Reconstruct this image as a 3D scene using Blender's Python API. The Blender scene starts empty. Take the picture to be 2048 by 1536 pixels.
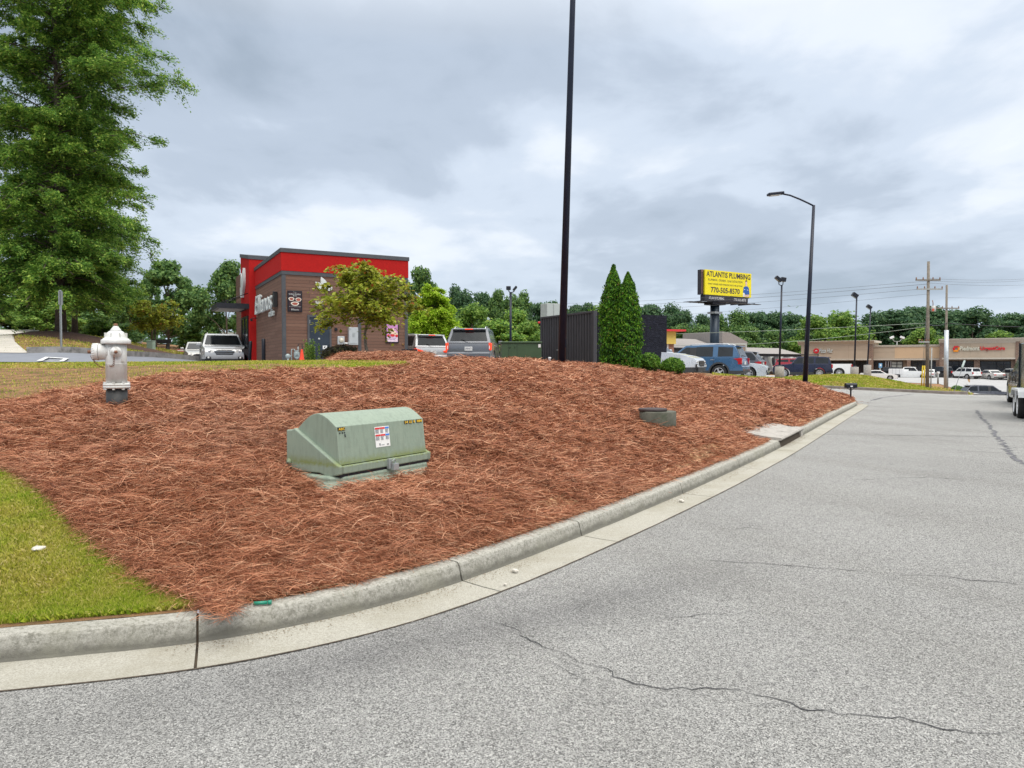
import bpy, math, random
import numpy as np
from mathutils import Vector, Matrix
random.seed(7); rng = np.random.default_rng(11)
S = bpy.context.scene; COL = S.collection
R = math.radians
# ------------------------------------------------------------------ camera model (also used to survey real positions)
FOC, CU, CV, HOR, EYE = 1420.0, 1024.0, 768.0, 727.0, 1.6
TH = math.atan((CV-HOR)/FOC)
def ray(u, v):
    a, b = (u-CU)/FOC, (CV-v)/FOC
    return Vector((a, math.cos(TH)+b*math.sin(TH), -math.sin(TH)+b*math.cos(TH)))
def P(u, v, d):
    r = ray(u, v); k = d/r.y
    return Vector((r.x*k, d, EYE+r.z*k))
def PZ(u, v, z=0.0):
    r = ray(u, v); k = (z-EYE)/r.z
    return Vector((r.x*k, r.y*k, z))
# ------------------------------------------------------------------ noise
_perm = rng.permutation(4096)
def _h(i, j): return _perm[(_perm[i & 4095] + j) & 4095]/4096.0
def vnoise(x, y):
    x = np.asarray(x, float); y = np.asarray(y, float)
    xi = np.floor(x).astype(int); yi = np.floor(y).astype(int); fx = x-xi; fy = y-yi
    fx = fx*fx*(3-2*fx); fy = fy*fy*(3-2*fy)
    a = _h(xi, yi)*(1-fx)+_h(xi+1, yi)*fx; b = _h(xi, yi+1)*(1-fx)+_h(xi+1, yi+1)*fx
    return a*(1-fy)+b*fy
def fbm(x, y, o=3):
    s = 0; a = .5
    for k in range(o): s = s+a*vnoise(x*2**k+17*k, y*2**k+5*k); a *= .5
    return s
def sstep(t): t = np.clip(t, 0, 1); return t*t*(3-2*t)
# ------------------------------------------------------------------ objects
def tag(o, label=None, cat=None, group=None, kind=None):
    if label: o['label'] = label
    if cat: o['category'] = cat
    if group: o['group'] = group
    if kind: o['kind'] = kind
    return o
def thing(name, label, cat, loc=(0, 0, 0), rz=0.0, group=None):
    o = bpy.data.objects.new(name, None); COL.objects.link(o)
    o.location = loc; o.rotation_euler = (0, 0, rz); o.empty_display_size = .2
    return tag(o, label, cat, group)
def link(name, me, parent=None, loc=None, rot=None):
    o = bpy.data.objects.new(name, me); COL.objects.link(o)
    if parent is not None: o.parent = parent
    if loc is not None: o.location = loc
    if rot is not None: o.rotation_euler = rot
    return o
def copy_tree(o, parent=None):
    c = o.copy(); COL.objects.link(c); c.parent = parent
    for ch in list(o.children): copy_tree(ch, c)
    return c
class MB:
    def __init__(s): s.v = []; s.f = []; s.m = []; s.s = []
    def add(s, vs, fs, mi=0, sm=False):
        n = len(s.v); s.v += [tuple(p) for p in vs]
        for f in fs: s.f.append(tuple(n+i for i in f)); s.m.append(mi); s.s.append(sm)
        return s
    def box(s, c, d, mi=0, rz=0, M=None, taper=1.0):
        hx, hy, hz = d[0]/2, d[1]/2, d[2]/2
        vs = [Vector((x*hx*(taper if z > 0 else 1), y*hy*(taper if z > 0 else 1), z*hz)) for z in (-1, 1) for y in (-1, 1) for x in (-1, 1)]
        Q = Matrix.Rotation(rz, 3, 'Z') if M is None else M
        vs = [Q @ p + Vector(c) for p in vs]
        return s.add(vs, [(0, 2, 3, 1), (4, 5, 7, 6), (0, 1, 5, 4), (2, 6, 7, 3), (0, 4, 6, 2), (1, 3, 7, 5)], mi)
    def bx(s, a, b, mi=0):
        return s.box(((a[0]+b[0])/2, (a[1]+b[1])/2, (a[2]+b[2])/2), (abs(b[0]-a[0]), abs(b[1]-a[1]), abs(b[2]-a[2])), mi)
    def tube(s, pts, r, n=8, mi=0, caps=True):
        pts = [Vector(p) for p in pts]; rs = r if hasattr(r, '__len__') else [r]*len(pts)
        vs = []; ref = None
        for i, p in enumerate(pts):
            d = (pts[min(i+1, len(pts)-1)]-pts[max(i-1, 0)])
            d = d.normalized() if d.length > 1e-9 else Vector((0, 0, 1))
            if ref is None: ref = Vector((0, 0, 1)) if abs(d.z) < .9 else Vector((1, 0, 0))
            a = d.cross(ref).normalized(); b = d.cross(a).normalized(); ref = -b if False else ref
            for k in range(n):
                t = 2*math.pi*k/n; vs.append(p+(a*math.cos(t)+b*math.sin(t))*rs[i])
        fs = [(i*n+k, i*n+(k+1) % n, (i+1)*n+(k+1) % n, (i+1)*n+k) for i in range(len(pts)-1) for k in range(n)]
        s.add(vs, fs, mi, True)
        if caps:
            q = len(s.v)-len(vs); s.f.append(tuple(q+k for k in range(n))[::-1]); s.m.append(mi); s.s.append(False)
            s.f.append(tuple(q+(len(pts)-1)*n+k for k in range(n))); s.m.append(mi); s.s.append(False)
        return s
    def lathe(s, prof, n=24, M=None, mi=0, sm=True, caps=True):
        M = M or Matrix.Identity(4); vs = []
        for r, z in prof:
            for k in range(n):
                t = 2*math.pi*k/n; vs.append(M @ Vector((r*math.cos(t), r*math.sin(t), z)))
        fs = [(i*n+k, i*n+(k+1) % n, (i+1)*n+(k+1) % n, (i+1)*n+k) for i in range(len(prof)-1) for k in range(n)]
        s.add(vs, fs, mi, sm)
        q = len(s.v)-len(vs)
        for i in (0, len(prof)-1):
            if caps and prof[i][0] > 1e-4: s.f.append(tuple(q+i*n+k for k in range(n))); s.m.append(mi); s.s.append(False)
        return s
    def prism(s, poly, lo, hi, ax='y', mi=0, fn=None):   # poly of (x,z) extruded along y (or (y,z) along x, (x,y) along z)
        def mk(p, t):
            if ax == 'y': q = Vector((p[0], t, p[1]))
            elif ax == 'x': q = Vector((t, p[0], p[1]))
            else: q = Vector((p[0], p[1], t))
            return fn(q) if fn else q
        n = len(poly); vs = [mk(p, lo) for p in poly]+[mk(p, hi) for p in poly]
        fs = [tuple(range(n)), tuple(range(2*n-1, n-1, -1))]+[(i, n+i, n+(i+1) % n, (i+1) % n) for i in range(n)]
        return s.add(vs, fs, mi)
    def each(s, name, mats, parent=None, **k):
        """one object per loose piece"""
        par = list(range(len(s.v)))
        def fd(a):
            while par[a] != a: par[a] = par[par[a]]; a = par[a]
            return a
        for f in s.f:
            for i in f[1:]: par[fd(i)] = fd(f[0])
        gr = {}
        for j, f in enumerate(s.f): gr.setdefault(fd(f[0]), []).append(j)
        out = []
        for js in gr.values():
            m = MB(); idx = {}
            for j in js:
                m.f.append(tuple(idx.setdefault(i, len(idx)) for i in s.f[j])); m.m.append(s.m[j]); m.s.append(s.s[j])
            m.v = [None]*len(idx)
            for a, b in idx.items(): m.v[b] = s.v[a]
            out.append(m.build(name, mats, parent, **k))
        return out
    def build(s, name, mats, parent=None, loc=None, rot=None, bevel=0, seg=2, smooth=False):
        me = bpy.data.meshes.new(name); me.from_pydata(s.v, [], s.f); me.update()
        for m in (mats if isinstance(mats, (list, tuple)) else [mats]): me.materials.append(m)
        me.polygons.foreach_set('material_index', s.m)
        me.polygons.foreach_set('use_smooth', [True]*len(s.f) if smooth else s.s)
        import bmesh
        bm = bmesh.new(); bm.from_mesh(me); bmesh.ops.recalc_face_normals(bm, faces=bm.faces); bm.to_mesh(me); bm.free()
        o = link(name, me, parent, loc, rot)
        if bevel:
            b = o.modifiers.new('Bevel', 'BEVEL'); b.width = bevel; b.segments = seg; b.limit_method = 'ANGLE'; b.angle_limit = R(35); b.harden_normals = smooth
        return o
def np_mesh(name, V, F, mats, parent=None, smooth=False, mi=None):
    V = np.asarray(V, np.float32).reshape(-1, 3); F = np.asarray(F, np.int32)
    me = bpy.data.meshes.new(name); me.vertices.add(len(V)); me.vertices.foreach_set('co', V.ravel())
    nf, k = F.shape; me.loops.add(nf*k); me.loops.foreach_set('vertex_index', F.ravel())
    me.polygons.add(nf); me.polygons.foreach_set('loop_start', np.arange(nf, dtype=np.int32)*k)
    me.update(calc_edges=True)
    if smooth: me.polygons.foreach_set('use_smooth', np.ones(nf, bool))
    for m in (mats if isinstance(mats, (list, tuple)) else [mats]): me.materials.append(m)
    if mi is not None: me.polygons.foreach_set('material_index', np.asarray(mi, np.int32))
    me.validate()
    return link(name, me, parent)
def grid_faces(nr, nc):
    i = np.arange((nr-1)*nc).reshape(nr-1, nc)[:, :-1].ravel()
    return np.stack([i, i+1, i+nc+1, i+nc], 1)
# ------------------------------------------------------------------ materials
def srgb(r, g, b): return tuple(((c/255)/12.92 if c/255 < .04045 else ((c/255+.055)/1.055)**2.4) for c in (r, g, b))
class NT:
    def __init__(s, name):
        s.m = bpy.data.materials.new(name); s.m.use_nodes = True; s.t = s.m.node_tree; s.n = s.t.nodes; s.l = s.t.links
        s.b = s.n['Principled BSDF']
    def node(s, t, **k):
        x = s.n.new(t)
        for a, b in k.items():
            if a in x.inputs: x.inputs[a].default_value = b
            else: setattr(x, a, b)
        return x
    def noise(s, scale, detail=4, rough=.6, co=None, dim='3D'):
        x = s.node('ShaderNodeTexNoise'); x.inputs['Scale'].default_value = scale; x.inputs['Detail'].default_value = detail; x.inputs['Roughness'].default_value = rough
        s.l.new(co if co is not None else s.obj(), x.inputs['Vector']); return x.outputs['Fac']
    def obj(s):
        if not hasattr(s, 'tc'): s.tc = s.node('ShaderNodeTexCoord')
        return s.tc.outputs['Object']
    def ramp(s, fac, stops):
        x = s.node('ShaderNodeValToRGB'); e = x.color_ramp.elements
        while len(e) < len(stops): e.new(.5)
        for i, (p, c) in enumerate(stops): e[i].position = p; e[i].color = (*c, 1) if hasattr(c, '__len__') else (c, c, c, 1)
        s.l.new(fac, x.inputs[0]); return x.outputs[0]
    def mix(s, f, a, b, mode='MIX'):
        x = s.node('ShaderNodeMix', data_type='RGBA', blend_type=mode)
        for sock, v in ((x.inputs[0], f), (x.inputs[6], a), (x.inputs[7], b)):
            if isinstance(v, bpy.types.NodeSocket): s.l.new(v, sock)
            else: sock.default_value = v if not hasattr(v, '__len__') else (*v[:3], 1)
        return x.outputs[2]
    def math(s, op, a, b=0.0, c=0.0):
        x = s.node('ShaderNodeMath', operation=op)
        for i, v in enumerate((a, b, c)):
            if isinstance(v, bpy.types.NodeSocket): s.l.new(v, x.inputs[i])
            else: x.inputs[i].default_value = v
        return x.outputs[0]
    def xyz(s, co=None):
        x = s.node('ShaderNodeSeparateXYZ'); s.l.new(co if co is not None else s.obj(), x.inputs[0]); return x.outputs
    def scaled(s, v, co=None):
        x = s.node('ShaderNodeMapping'); x.inputs['Scale'].default_value = v; s.l.new(co if co is not None else s.obj(), x.inputs[0]); return x.outputs[0]
    def island(s): return s.node('ShaderNodeNewGeometry').outputs['Random Per Island']
    def col(s, c):
        if isinstance(c, bpy.types.NodeSocket): s.l.new(c, s.b.inputs['Base Color'])
        else: s.b.inputs['Base Color'].default_value = (*c, 1)
        return s
    def set(s, **k):
        for a, v in k.items():
            a = a.replace('_', ' ')
            i = s.b.inputs[a]
            if isinstance(v, bpy.types.NodeSocket): s.l.new(v, i)
            else: i.default_value = v
        return s
    def bump(s, h, dist=.01, st=1.0):
        x = s.node('ShaderNodeBump'); x.inputs['Distance'].default_value = dist; x.inputs['Strength'].default_value = st
        s.l.new(h, x.inputs['Height']); s.l.new(x.outputs[0], s.b.inputs['Normal']); return s
_mc = {}
def mat(name, c, rough=.6, metal=0.0, var=.12, scale=6.0, bump=0.0, coat=0.0, emit=None, dirt=None, spec=.5):
    if name in _mc: return _mc[name]
    n = NT(name); f = n.noise(scale, 5)
    lo = tuple(x*(1-var) for x in c); hi = tuple(min(1, x*(1+var)) for x in c)
    k = n.ramp(f, [(.3, lo), (.7, hi)])
    if dirt:
        f2 = n.noise(dirt[1], 8, .7); k = n.mix(n.ramp(f2, [(dirt[2], 0), (min(.99, dirt[2]+.15), 1)]), k, dirt[0])
    n.col(k); n.set(Roughness=n.math('MULTIPLY_ADD', f, .2, rough-.1), Metallic=metal)
    n.b.inputs['Specular IOR Level'].default_value = spec
    if coat: n.set(Coat_Weight=coat, Coat_Roughness=.05)
    if bump: n.bump(n.noise(scale*6, 6), bump)
    if emit: n.b.inputs['Emission Color'].default_value = (*emit[0], 1); n.b.inputs['Emission Strength'].default_value = emit[1]
    _mc[name] = n.m; return n.m
def emitless(): pass
def text(body, w, h, m, parent, origin, xd=(1, 0, 0), yd=(0, 0, 1), depth=.02, name='lettering', shear=0.0, bold=0.0, align='C'):
    cu = bpy.data.curves.new(name, 'FONT'); cu.body = body; cu.size = 1; cu.extrude = .02; cu.shear = shear; cu.offset = bold; cu.resolution_u = 2
    o = bpy.data.objects.new(name, cu); COL.objects.link(o)
    dg = bpy.context.evaluated_depsgraph_get(); me = bpy.data.meshes.new_from_object(o.evaluated_get(dg))
    bpy.data.objects.remove(o); bpy.data.curves.remove(cu)
    V = np.empty(len(me.vertices)*3, np.float32); me.vertices.foreach_get('co', V); V = V.reshape(-1, 3)
    lo, hi = V.min(0), V.max(0); V = (V-lo)/np.maximum(hi-lo, 1e-6)
    X = Vector(xd).normalized(); Y = Vector(yd).normalized(); Z = X.cross(Y); O = Vector(origin)
    ox = -.5 if align == 'C' else 0
    W = (np.array(O)[None]+(V[:, :1]+ox)*w*np.array(X)[None]+(V[:, 1:2]-.5)*h*np.array(Y)[None]+V[:, 2:]*depth*np.array(Z)[None])
    me.vertices.foreach_set('co', W.astype(np.float32).ravel()); me.materials.clear(); me.materials.append(m); me.update()
    me.name = name
    return link(name, me, parent)
# common materials
M_black = mat('black_metal', (.012, .014, .022), .4, .3)
M_dark = mat('dark_plastic', (.02, .02, .022), .5)
M_glass = mat('dark_glass', (.012, .015, .018), .12, 0, .5, 1.2, spec=.45)
M_glassl = mat('lit_glass', (.16, .21, .2), .12, 0, .5, 3, spec=.5)
M_conc = mat('concrete_cast', (.36, .34, .31), .85, 0, .2, 9, .004, dirt=((.16, .15, .13), 4, .55))
M_steel = mat('galvanised_steel', (.42, .45, .46), .45, .6, .12, 12)
M_white = mat('white_paint', (.72, .73, .74), .45, 0, .06, 8)
M_chrome = mat('chrome', (.6, .6, .62), .15, 1, .05)
M_rubber = mat('tyre_rubber', (.018, .018, .018), .85)
M_alloy = mat('alloy_wheel', (.5, .5, .52), .3, .7)
M_bark = mat('bark', (.11, .085, .065), .95, 0, .45, 10, .03)
M_barkp = mat('pale_bark', (.2, .18, .15), .95, 0, .3, 10, .02)
CLOUD_OFF = (3.1, 2.2, 0)
# ================================================================== ground shape
EDGE = [(-60, 2.2), (-30, 2.6), (-14, 2.75), (-8, 2.85), (-5, 2.98), (-3.6, 3.17), (-2.47, 3.43), (-1.55, 3.72), (-.8, 4.2), (-.08, 4.93), (1.02, 6.42), (2.13, 8.05), (3.3, 9.85), (5.2, 12.9), (10, 21), (13.1, 26.2),
        (13.75, 27.5), (13.7, 28.6), (12.9, 29.4), (8, 32.2), (0, 36.8)]
def catmull(pts, step):
    pts = [np.array(p, float) for p in pts]; out = []
    for i in range(len(pts)-1):
        p0 = pts[max(i-1, 0)]; p1 = pts[i]; p2 = pts[i+1]; p3 = pts[min(i+2, len(pts)-1)]
        L = np.linalg.norm(p2-p1); n = max(2, int(L/step)); d1 = (p2-p0)/(np.linalg.norm(p2-p1)+np.linalg.norm(p1-p0)+1e-9)*L; d2 = (p3-p1)/(np.linalg.norm(p3-p2)+np.linalg.norm(p2-p1)+1e-9)*L
        for k in range(n):
            t = k/n; out.append((2*t**3-3*t*t+1)*p1+(t**3-2*t*t+t)*d1+(-2*t**3+3*t*t)*p2+(t**3-t*t)*d2)
    out.append(pts[-1]); return np.array(out)
PATH = catmull(EDGE, .12)
tan = np.gradient(PATH, axis=0); tan /= np.linalg.norm(tan, axis=1)[:, None]
NOR = np.stack([-tan[:, 1], tan[:, 0]], 1)
def offs(s): return PATH+NOR*s
def zr(x, y):
    x = np.asarray(x, float); y = np.asarray(y, float)
    s = (17.3-x)*.87+(y-40)*.5
    a = np.clip(.035*(s+6.3), 0, 1.0)*sstep((y-27)/9)
    p = x*.5+y*.87
    return a-.05*np.clip(p-43.5, 0, 60)
BACK = offs(.56); itip = int(np.argmax(BACK[:, 0]/np.maximum(BACK[:, 1], .1)*(BACK[:, 1] > 2)))
RKU = CU+FOC*BACK[:itip+1, 0]/BACK[:itip+1, 1]; RKD = BACK[:itip+1, 1]
UTIP = RKU[-1]
def rk(u): return np.interp(u, RKU, RKD)
# control points of the ground: (u, v, depth)
CP = [(0, 930, 6.4), (0, 815, 8.7), (-300, 815, 8.5), (-300, 960, 5.9), (0, 765, 12), (0, 742, 15), (0, 727, 20), (-400, 727, 18), (-400, 700, 30), (-1200, 727, 16), (-1200, 660, 40), (-900, 850, 7),
      (233, 815, 8), (150, 900, 6.6), (400, 960, 5.7), (330, 1080, 5.0), (673, 998, 5.9), (571, 950, 6.4), (770, 976, 6.4), (868, 950, 7.0), (760, 880, 7.7), (480, 850, 7.6), (330, 775, 9.6), (310, 759, 11), (420, 743, 12), (566, 735, 13.5), (660, 731, 14), (760, 728, 14.5), (850, 730, 15.2),
      (700, 800, 9.6), (560, 790, 9.6), (850, 815, 9.0), (950, 725, 15), (1000, 724, 15.5), (1060, 725, 16), (1123, 734, 17.6), (1345, 753, 24), (1300, 751, 24), (1123, 730, 16), (1000, 760, 11), (1123, 800, 10.7), (1000, 850, 8.6), (1123, 900, 8.6), (1150, 980, 7.3), (900, 1010, 6.1),
      (1123, 735, 19.5), (1060, 723, 19), (1000, 727, 19.5), (930, 728, 20.5), (1180, 738, 20), (1240, 743, 21), (1300, 750, 22), (1350, 757, 22), (1180, 731.5, 17), (1240, 738, 17.8), (1345, 751, 19.3), (1300, 742, 20), (1270, 832, 10.7), (1352, 876, 10.2), (1310, 864, 10.2), (1260, 790, 12.4), (1400, 757, 21), (1400, 745, 24), (1450, 752, 24), (1500, 755, 25), (1540, 757, 26), (1610, 766, 28), (1580, 762, 29), (1400, 860, 12.6), (1500, 800, 17.5), (1600, 800, 21), (1650, 795, 24.5), (1690, 802, 27),
      (400, 724, 19), (500, 723, 18.5), (600, 723, 18), (700, 722, 17), (700, 720, 19), (850, 720, 18.5), (950, 726, 17.5), (300, 725, 20), (200, 725, 20), (100, 726, 20.5),
      (60, 724, 23), (60, 708, 29), (124, 699, 31.5), (124, 707, 29.3), (200, 714, 30), (122, 670, 37), (150, 669, 45), (24, 688, 42), (-60, 686, 42), (-200, 680, 42), (-200, 702, 29), (20, 662, 60), (86, 662, 60), (-100, 662, 60), (220, 692, 40), (330, 717, 36), (330, 708, 42), (279, 698, 55), (370, 707, 50), (250, 690, 60), (450, 712, 60)]
CPW = [(-9.2, 28.6, 1.35), (-4.5, 31.3, 1.35), (-12.6, 35, 1.33), (-8, 38, 1.35), (-14, 33, 1.33), (-14.5, 40, 1.45), (-10, 24, 1.45), (-5, 26, 1.4), (0, 26, 1.38), (2, 30, 1.36), (-2, 30, 1.36), (-2, 40, 1.3), (3, 24, 1.38), (6, 27, 1.15), (6, 35, 1.05), (11, 36, .78), (8, 27, .95), (9, 45, .75), (13, 40, .72), (0, 60, 1.2), (-15, 60, 1.6), (-30, 100, 3), (0, 100, 1.2), (-70, 100, 4), (-60, 60, 4), (-50, 40, 3.4), (30, 100, .3),
       (24.6, 59, .38), (20, 55, .45), (30, 63, .3), (17, 42, .25), (16, 48, .5), (17.3, 40.3, .3), (20.2, 39.2, .2), (22.8, 37.4, .03), (23, 48, .62), (26, 52, .7), (21, 44, .52), tuple(P(1809, 765, 48)), tuple(P(1850, 776, 46)), tuple(P(1880, 783, 44)), (29, 50, -.3), (35.5, 61, -.68), (33, 70, -.4), (40, 75, -.7), (47, 80, -.9), (48, 75, -1.5), (52, 78, -2.5), (45, 62, -2.0), (62, 78, -2.6), (38, 50, -1.2), (33, 43, -.5), (25, 37.5, -.05), (26, 38.5, -.12), (28, 40, -.25), (32, 42, -.5), (30, 39, -.3), (35, 38, -.3), (27, 43, -.3), (24.2, 38, -.05), (45, 40, -.5), (40, 36, -.2), (60, 95, -1.5), (70, 95, -1.6), (66, 108, -.75), (73, 106, -.8), (80, 103, -.8), (60, 115, -.75), (75, 120, -.65), (55, 134, -.6), (90, 110, -.65), (48, 100, -.6), (100, 160, 0), (60, 160, 0), (40, 70, -.5), (60, 60, -2.5), (90, 80, -2)]
CTRL = [tuple(P(*c)) for c in CP]+CPW
for u_ in (-1500, -700, -200, 50, 200, 300, 400, 500, 600, 700, 800, 900, 1000, 1100, 1200, 1300, 1400, 1500, 1600, 1680):
    d_ = float(rk(u_)); CTRL.append(((u_-CU)/FOC*d_, d_, .14))
CTRL = np.array(CTRL); CX = CTRL[:, :2]; nC = len(CX)
def _phi(r2): return .5*r2*np.log(np.maximum(r2, 1e-9))
A_ = np.zeros((nC+3, nC+3)); d2 = ((CX[:, None]-CX[None])**2).sum(-1); A_[:nC, :nC] = _phi(d2)+np.eye(nC)*.02
A_[:nC, nC] = 1; A_[:nC, nC+1:] = CX; A_[nC:, :nC] = A_[:nC, nC:].T
W_ = np.linalg.solve(A_, np.concatenate([CTRL[:, 2], [0, 0, 0]]))
def H0(x, y):
    x = np.asarray(x, float); y = np.asarray(y, float); sh = x.shape; q = np.stack([x.ravel(), y.ravel()], 1)
    # clamp to surveyed hull
    qc = q.copy(); rr = np.hypot(qc[:, 0], qc[:, 1]); k = np.minimum(1, 150/np.maximum(rr, 1)); qc *= k[:, None]
    out = np.empty(len(q))
    for i in range(0, len(q), 20000):
        b = qc[i:i+20000]; out[i:i+20000] = _phi(((b[:, None]-CX[None])**2).sum(-1)) @ W_[:nC]+W_[nC]+b @ W_[nC+1:]
    out = np.clip(out, -3.2, 5.5); far = sstep((rr-110)/60); out = out*(1-far)+(-.4)*far
    return out.reshape(sh)
def H(x, y):
    x = np.asarray(x, float); y = np.asarray(y, float); h = H0(x, y)
    u = CU+FOC*x/np.maximum(y, .5); d = y-rk(u); w = np.where(u < UTIP, sstep(d/.6), 1)
    h = .142*(1-w)+h*w
    return h
def HP(x, y): return Vector((x, y, float(H(np.array([x]), np.array([y]))[0])))
def at(u, d): x = (u-CU)/FOC*d; return HP(x, d)
def hit(u, v, dmax=30):
    ds = np.linspace(float(rk(u))+.02, dmax, 500); x = (u-CU)/FOC*ds; h = H(x, ds); r = ray(u, v); z = EYE+r.z/r.y*ds
    i = np.argmax(h >= z); return ds[i] if (h >= z).any() else dmax
FAR0 = [(-40, 41.4+30), (0, 49.3), (17.3, 40), (20.2, 38.6), (22.8, 37.0), (24.5, 36.6), (60, 36.6), (400, 36.6)]   # far edge of the street
def yfar(x): return np.interp(x, [a for a, b in FAR0], [b for a, b in FAR0])
# street region lies just above the ground
def instreet(x, y): 
    near = np.interp(x, [0, 8, 12.9, 13.7, 14], [36.8, 32.2, 29.6, 28.5, 0]); return (y > near) & (y < yfar(x)) & (x > 0)
# ---- ground sheet
g = NT('ground_grass'); gx = g.xyz()
f1 = g.noise(.55, 6, .7); f2 = g.noise(28, 5, .75, g.scaled((1, .45, 1))); f3 = g.noise(2.2, 5)
gc = g.mix(g.ramp(f2, [(.3, 0), (.7, 1)]), (.12, .17, .03), (.4, .36, .1))
gc = g.mix(g.ramp(f1, [(.48, 0), (.66, 1)]), gc, (.36, .29, .12))
# worn earth patch on the verge beside the hydrant
px = g.math('MULTIPLY', g.math('ADD', gx[0], 8.6), .26); py = g.math('MULTIPLY', g.math('SUBTRACT', gx[1], 12.4), .42)
rr_ = g.math('SQRT', g.math('ADD', g.math('MULTIPLY', px, px), g.math('MULTIPLY', py, py)))
patch = g.ramp(g.math('ADD', rr_, g.math('MULTIPLY', f3, .8)), [(1.1, 1), (1.75, 0)])
earth = g.mix(g.ramp(f3, [(.4, 0), (.6, 1)]), (.16, .095, .05), (.42, .22, .115))
gc = g.mix(patch, gc, g.mix(g.ramp(f2, [(.35, 0), (.75, .7)]), earth, (.2, .15, .07)))
g.col(gc).set(Roughness=.95).bump(f2, .05); g.b.inputs['Specular IOR Level'].default_value = .15
M_ground = g.m
LOWE = [(-500, 905), (-150, 915), (0, 927), (45, 950), (90, 975), (150, 1032), (190, 1062), (230, 1096), (300, 1140), (330, 1162), (372, 1178), (430, 1213)]
TOPE = [(-500, 822), (0, 816), (60, 805), (106, 790), (192, 780), (254, 774), (310, 757), (376, 750), (420, 751), (500, 747), (566, 743), (617, 742), (758, 738), (820, 733)]
lo_u = np.array([a for a, b in LOWE]); lo_d = np.array([hit(a, b) for a, b in LOWE])
to_u = np.array([a for a, b in TOPE]); to_d = np.array([hit(a, b, 18) for a, b in TOPE])
ru = np.array([820, 850, 900, 1000, 1083, 1190, 1330, 1400, 1450, 1500, 1560, 1600, 1640, 1690, UTIP]); rd = np.array([14.4, 19.5, 21, 22, 23, 22.8, 22.6, 22.0, 23.2, 24.3, 26.2, 28.2, 28.9, 28.9, 28])
def s_lo(u): u = np.asarray(u, float); return np.where(u < 432, np.interp(u, lo_u, lo_d), rk(u)+np.clip((u-400)/120, 0, 1)*(.03+.0085*rk(u)*np.clip((fbm(u*.035, u*0+1.5)-.3)*6, 0, 2)))+.06*(fbm(u*.06, u*0+3)-.44)*(1+0*u)
def s_hi(u): u = np.asarray(u, float); return np.where(u <= 820, np.interp(u, to_u, to_d), np.interp(u, ru, rd))*(1+.05*(fbm(u*.03, u*0+9)-.44))
def in_straw(u, d): return sstep((d-s_lo(u))/.25)*sstep((s_hi(u)-d)/.35)
def straw_zone(u, d): return in_straw(u, d)*sstep((u+500)/30)
UC = np.unique(np.concatenate([np.linspace(-7000, -600, 40), np.linspace(-600, UTIP, 330)]))
def ground_part():
    Vs = []; Fs = []; base = 0
    # behind the kerb
    t = np.linspace(0, 1, 260)[:, None]
    lo = rk(UC)[None]-.03; D = lo*(np.maximum(1.0001, 2500/lo))**(t**1.35)
    X = (UC[None]-CU)/FOC*D; Z = H(X, D); Z = np.where(instreet(X, D), np.minimum(Z, zr(X, D)-.1), Z); UU = np.repeat(UC[None], 260, 0); Z = Z-.14*straw_zone(UU, D)
    Vs.append(np.stack([X, D, Z], -1).reshape(-1, 3)); Fs.append(grid_faces(260, len(UC)))
    base += X.size
    U2 = np.linspace(UTIP, 5200, 200); xs0 = (U2-CU)/FOC
    D0 = np.array([brent(s) for s in xs0]); t = np.linspace(0, 1, 220)[:, None]
    D = D0[None]*(2500/D0[None])**(t**1.3); X = xs0[None]*D; Z = H(X, D); w = sstep((D-D0[None])/1.2); Z = (zr(X, D)-.01)*(1-w)+Z*w
    Vs.append(np.stack([X, D, Z], -1).reshape(-1, 3)); Fs.append(grid_faces(220, 200)+base)
    o = np_mesh('ground', np.concatenate(Vs), np.concatenate(Fs), M_ground, smooth=True); tag(o, kind='structure')
def brent(s):   # depth where the line x=s*d meets the far edge of the street
    ds = np.linspace(20, 60, 4000); d = ds[np.argmax(ds >= yfar(s*ds))]; return d
ground_part()
def sheet(name, us, lo, hi, nr, m, off=.03, kind='structure', fn=H, label=None):
    us = np.asarray(us, float); lo = np.asarray(lo, float)[None]; hi = np.asarray(hi, float)[None]; t = np.linspace(0, 1, nr)[:, None]
    D = lo*(hi/lo)**t; X = (us[None]-CU)/FOC*D; Z = fn(X, D)+off
    o = np_mesh(name, np.stack([X, D, Z], -1), grid_faces(nr, len(us)), m, smooth=True); return tag(o, kind=kind)
# ---- asphalt
n = NT('asphalt_old'); o_ = n.obj()
v1 = n.node('ShaderNodeTexVoronoi', feature='F1'); v1.inputs['Scale'].default_value = 165; n.l.new(n.scaled((1, 1, .02)), v1.inputs['Vector'])
v2 = n.node('ShaderNodeTexVoronoi', feature='F1'); v2.inputs['Scale'].default_value = 80; n.l.new(n.scaled((1, 1, .02)), v2.inputs['Vector'])
sp = n.xyz(v1.outputs['Color'])[0]; sp2 = n.xyz(v2.outputs['Color'])[1]
c1 = n.ramp(sp, [(0, (.04, .04, .037)), (.3, (.18, .179, .174)), (.55, (.37, .368, .355)), (.85, (.49, .486, .468)), (1, (.72, .71, .68))])
c2 = n.ramp(sp2, [(0, (.21, .209, .203)), (.5, (.37, .366, .355)), (1, (.49, .485, .465))])
cc = n.mix(.33, c1, c2)
big = n.noise(.35, 5, .6); cc = n.mix(n.ramp(big, [(.35, 0), (.65, 1)]), cc, n.mix(1.0, cc, (1.12, 1.12, 1.12), 'MULTIPLY'))
med = n.noise(1.7, 6, .7); cc = n.mix(n.ramp(med, [(.56, 0), (.75, .4)]), cc, n.mix(1.0, cc, (.72, .72, .74), 'MULTIPLY'))
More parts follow.
